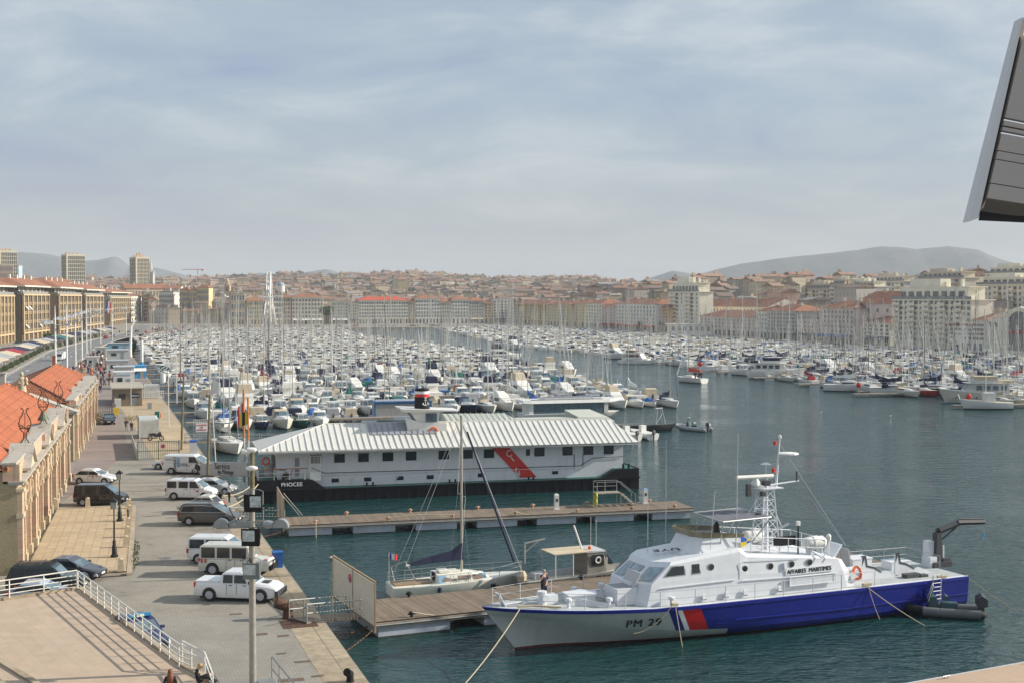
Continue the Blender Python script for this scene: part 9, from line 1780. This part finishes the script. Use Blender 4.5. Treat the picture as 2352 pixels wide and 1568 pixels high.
mb.prof([(L_*.2,he),(L_*.62,hg),(L_*1.04,he),(L_*1.04,he+.8),(L_*.62,hg+.8),(L_*.2,he+.8)],-.6,.3); mb.build('arch_trim',WC['cream'],e); mb = MB(); [mb.box(x,-.06,z,1.0,.1,hh_) for x,z,hh_ in ((3,8.5,1.5),(4.6,8.5,1.5),(6.2,8.5,1.5),(4.6,3.5,3.4))]; mb.build('window',PANE,e)
# white floating restaurant barge by the right quay
e = empty('white_pavilion_barge',W(1390+290,752,640)*1,R(-16),'long low white pavilion with many windows behind the right marina masts','pavilion'); e.location.z = .5; MB().box(0,0,0,62,9,6.0).build('wall',WHITE,e); MB().box(0,0,6.0,64,11,.4).build('roof',WHITE,e); [MB().box(-28+k*2.9,-4.52,2.8,1.5,.06,2.2).build('window',PANE,e) for k in range(20)]
# domes
def dome(u,v0,v1,Y,r,mm,label,lant=True): z1 = zv(v1,Y); z0 = zv(v0,Y); p = Vector(((u-CU)/F*Y,Y,z1-8)); e = empty('domed_church',p,0,label,'dome'); MB().lathe([(r,0),(r,8)],(0,0,0),16).build('drum',WC['palestone'],e); MB().lathe([(r*math.cos(R(a)),8+r*.95*math.sin(R(a))) for a in (0,15,30,45,60,75,86)],(0,0,0),16).build('dome',mm,e,smooth=60); z = 8+r*.95; lant and MB().lathe([(1.1,0),(1.1,3),(.6,4),(.1,7)],(0,0,z),8).build('lantern',WC['grey'],e)
dome(1760,655,674,1400,5.6,mat('verdigris',(.22,.32,.25),.7),'green copper dome with a lantern in front of the mountain'); dome(645,650,657,1300,4.2,mat('slate_blue_dome',(.28,.33,.38),.6),'grey blue dome right of the big wheel',False)
e = empty('tower_crane',Vector(((455-CU)/F*1900,1900,hz(-456,1900))),0,'distant red and white construction crane on the left skyline','crane'); mb = MB(); mb.tube((0,0,0),(0,0,27),.5,n=4,mi=0); mb.tube((-24,0,27),(8,0,27),.45,n=4,mi=1); mb.box(7,0,25,3,2,2,1); mb.build('crane_truss',[GREY,mat('crane_red',(.5,.12,.08),.7)],e)
# ---- the hill town
HW = [(n,facade_far('house_'+n,tuple(min(.7,q*1.38) for q in c),(.19,.18,.165),2.4,3.1)) for n,c in (('beige',(.40,.32,.23)),('cream',(.46,.40,.29)),('grey',(.32,.30,.27)),('white',(.50,.47,.41)),('pink',(.43,.31,.25)),('yellow',(.44,.35,.19)),('brown',(.27,.22,.17)))]
HR = [('red',ROOFR[0]),('brown',ROOFR[1]),('rust',ROOFR[2]),('grey',ROOFR[3])]
def house_geo(w_,d_,h,rh,flat):
 a = MB(); a.box(0,0,-8,w_,d_,h+8); b_ = MB(); o = .4
 if flat: b_.box(0,0,h,w_+.3,d_+.3,.5); b_.box(w_*.2,0,h+.5,w_*.35,d_*.4,2)
 else:
  q = [(-w_/2-o,-d_/2-o,h),(w_/2+o,-d_/2-o,h),(w_/2+o,d_/2+o,h),(-w_/2-o,d_/2+o,h)]; r0,r1 = (-w_/2-o,0,h+rh),(w_/2+o,0,h+rh); b_.add(q+[r0,r1],[(0,1,5,4),(2,3,4,5),(1,2,5),(3,0,4),(3,2,1,0)])
 c = MB(); k = rnd.choice((-.35,.3)); c.box(w_*k,0,h,rnd.uniform(1.,3.),.8,(rh if not flat else 1)+1.6); return a,b_,c
VAR = []
for _ in range(14):
 w_,d_,h,rh,fl = rnd.uniform(7,17),rnd.uniform(8,12),rnd.choice((9,12,12,14,15,17)),rnd.uniform(1.2,2.3),rnd.random() < .3; g = house_geo(w_,d_,h,rh,fl); VAR.append((w_,d_,h,fl,g,[m_ for m_ in ()]))
spots = []
Y = 945.
while Y < 2350:
 stp_ = 11.5+ (Y-945)*.004; X = -.42*Y
 while X < .42*Y:
  x,y = X+rnd.uniform(-4,4),Y+rnd.uniform(-9,9); s,t = toST((x,y)); ok = s > 930 and t > -60 and t < 315
  if not ok and (t <= -60 and y > 640 or t >= 345): ok = True
  if t >= 300 and s < 930: ok = t > 350
  if 60 < CU+F*x/y < 350 and y < 1190: ok = False
  if ok and rnd.random() < .93: spots.append((y,x))
  X += stp_*rnd.uniform(.8,1.3)
 Y += 17+(Y-945)*.010
Y = 520.
while Y < 945:
 X = 0.
 while X < .43*Y:
  x,y = X+rnd.uniform(-4,4),Y+rnd.uniform(-8,8); s,t = toST((x,y))
  if t > 345 and s < 940 and not (368 < t < 455 and CU+F*x/y > 1840): spots.append((y,x))
  X += 17*rnd.uniform(.8,1.3)
 X = -.42*Y
 while X < 0:
  x,y = X+rnd.uniform(-4,4),Y+rnd.uniform(-8,8); s,t = toST((x,y))
  if t < -75: spots.append((y,x))
  X += 18*rnd.uniform(.8,1.3)
 Y += 30
spots.sort(); RS = MB(); HM = {}; HMl = [m_ for _,m_ in HW]+[m_ for _,m_ in HR]
def tier(y): return int((y-500)//60)
cnth = {}; indh = 0
for n_,(y,x) in enumerate(spots):
 vi = rnd.randrange(len(VAR)); w_,d_,h,fl,g,_ = VAR[vi]; wi = rnd.choices(range(7),(6,5,5,2.5,3,1.5,3))[0]; ri = rnd.choices(range(4),(3,4,4,2))[0] if not fl else 3; z = hz(x,y)-1.5; s,t = toST((x,y)); rz = (QA if abs(x) < 900 else 0)+rnd.choice((0,0,math.pi/2))+R(rnd.uniform(-14,14)); sc_ = rnd.uniform(.85,1.15)
 if y < 945: h_ = 1.0
 if indh < 298:
  key = (vi,wi,ri)
  if key not in HM: HM[key] = (g[0].mesh('wall',[HW[wi][1]]),g[1].mesh('roof',[HR[ri][1]]),g[2].mesh('chimney',[WC['tan']]))
  e = empty('town_house',(x,y,z),rz); e.scale = (sc_,)*3; wo = part('wall',HM[key][0],e); ro = part('roof',HM[key][1],e); part('chimney',HM[key][2],ro); k = (tier(y),x > 0); cnth.setdefault(k,[]).append((CU+F*x/y,e,HW[wi][0],HR[ri][0],fl)); indh += 1
 else:
  M_ = Matrix.Translation((x,y,z)) @ Matrix.Rotation(rz,4,'Z') @ Matrix.Scale(sc_,4); RS.merge(g[0],M_,{0: wi}); RS.merge(g[1],M_,{0: 7+ri}); RS.merge(g[2],M_,{0: 11})
for rk,((k,sd),l) in enumerate(sorted(cnth.items())):
 l.sort(key=lambda a: a[0])
 for i,(u,e,wn,rn,fl) in enumerate(l): tag(e,f'{wn} town house with {"flat " if fl else ""}{rn} roof, {ordn(i)} from left, {ordn(k)} tier, {"right" if sd else "left"} half','house','houses of the hill town')
tag(RS.build('hill_town_houses',HMl+[WC['tan']]),'mass of distant beige houses and red roofs climbing the hill','houses',kind='stuff')
for i,u in enumerate((748,752,757,1465,1520)): Y = 885 if u < 800 else 700; tree(Vector(((u-CU)/F*Y,Y-6,QZ)),1.9 if u < 800 else .9,f'dark quay tree, {ordn(i)} from the left before the far facades',i)
mb = MB()
for k in range(110):
 y = rnd.uniform(1000,2200); x = rnd.uniform(-.38,.38)*y; z = hz(x,y); r_ = rnd.uniform(3,7); foliage(mb,(x,y,z+10),r_*1.6,r_,r_,60,1.3)
tag(mb.build('distant_trees',smat('distant_leaf',(.05,.07,.035),(.08,.10,.05),(.03,.04,.02),sc_=.2,fine=1)),'clumps of dark green trees scattered between the hill houses','trees',kind='stuff')
bpy.context.view_layer.update()
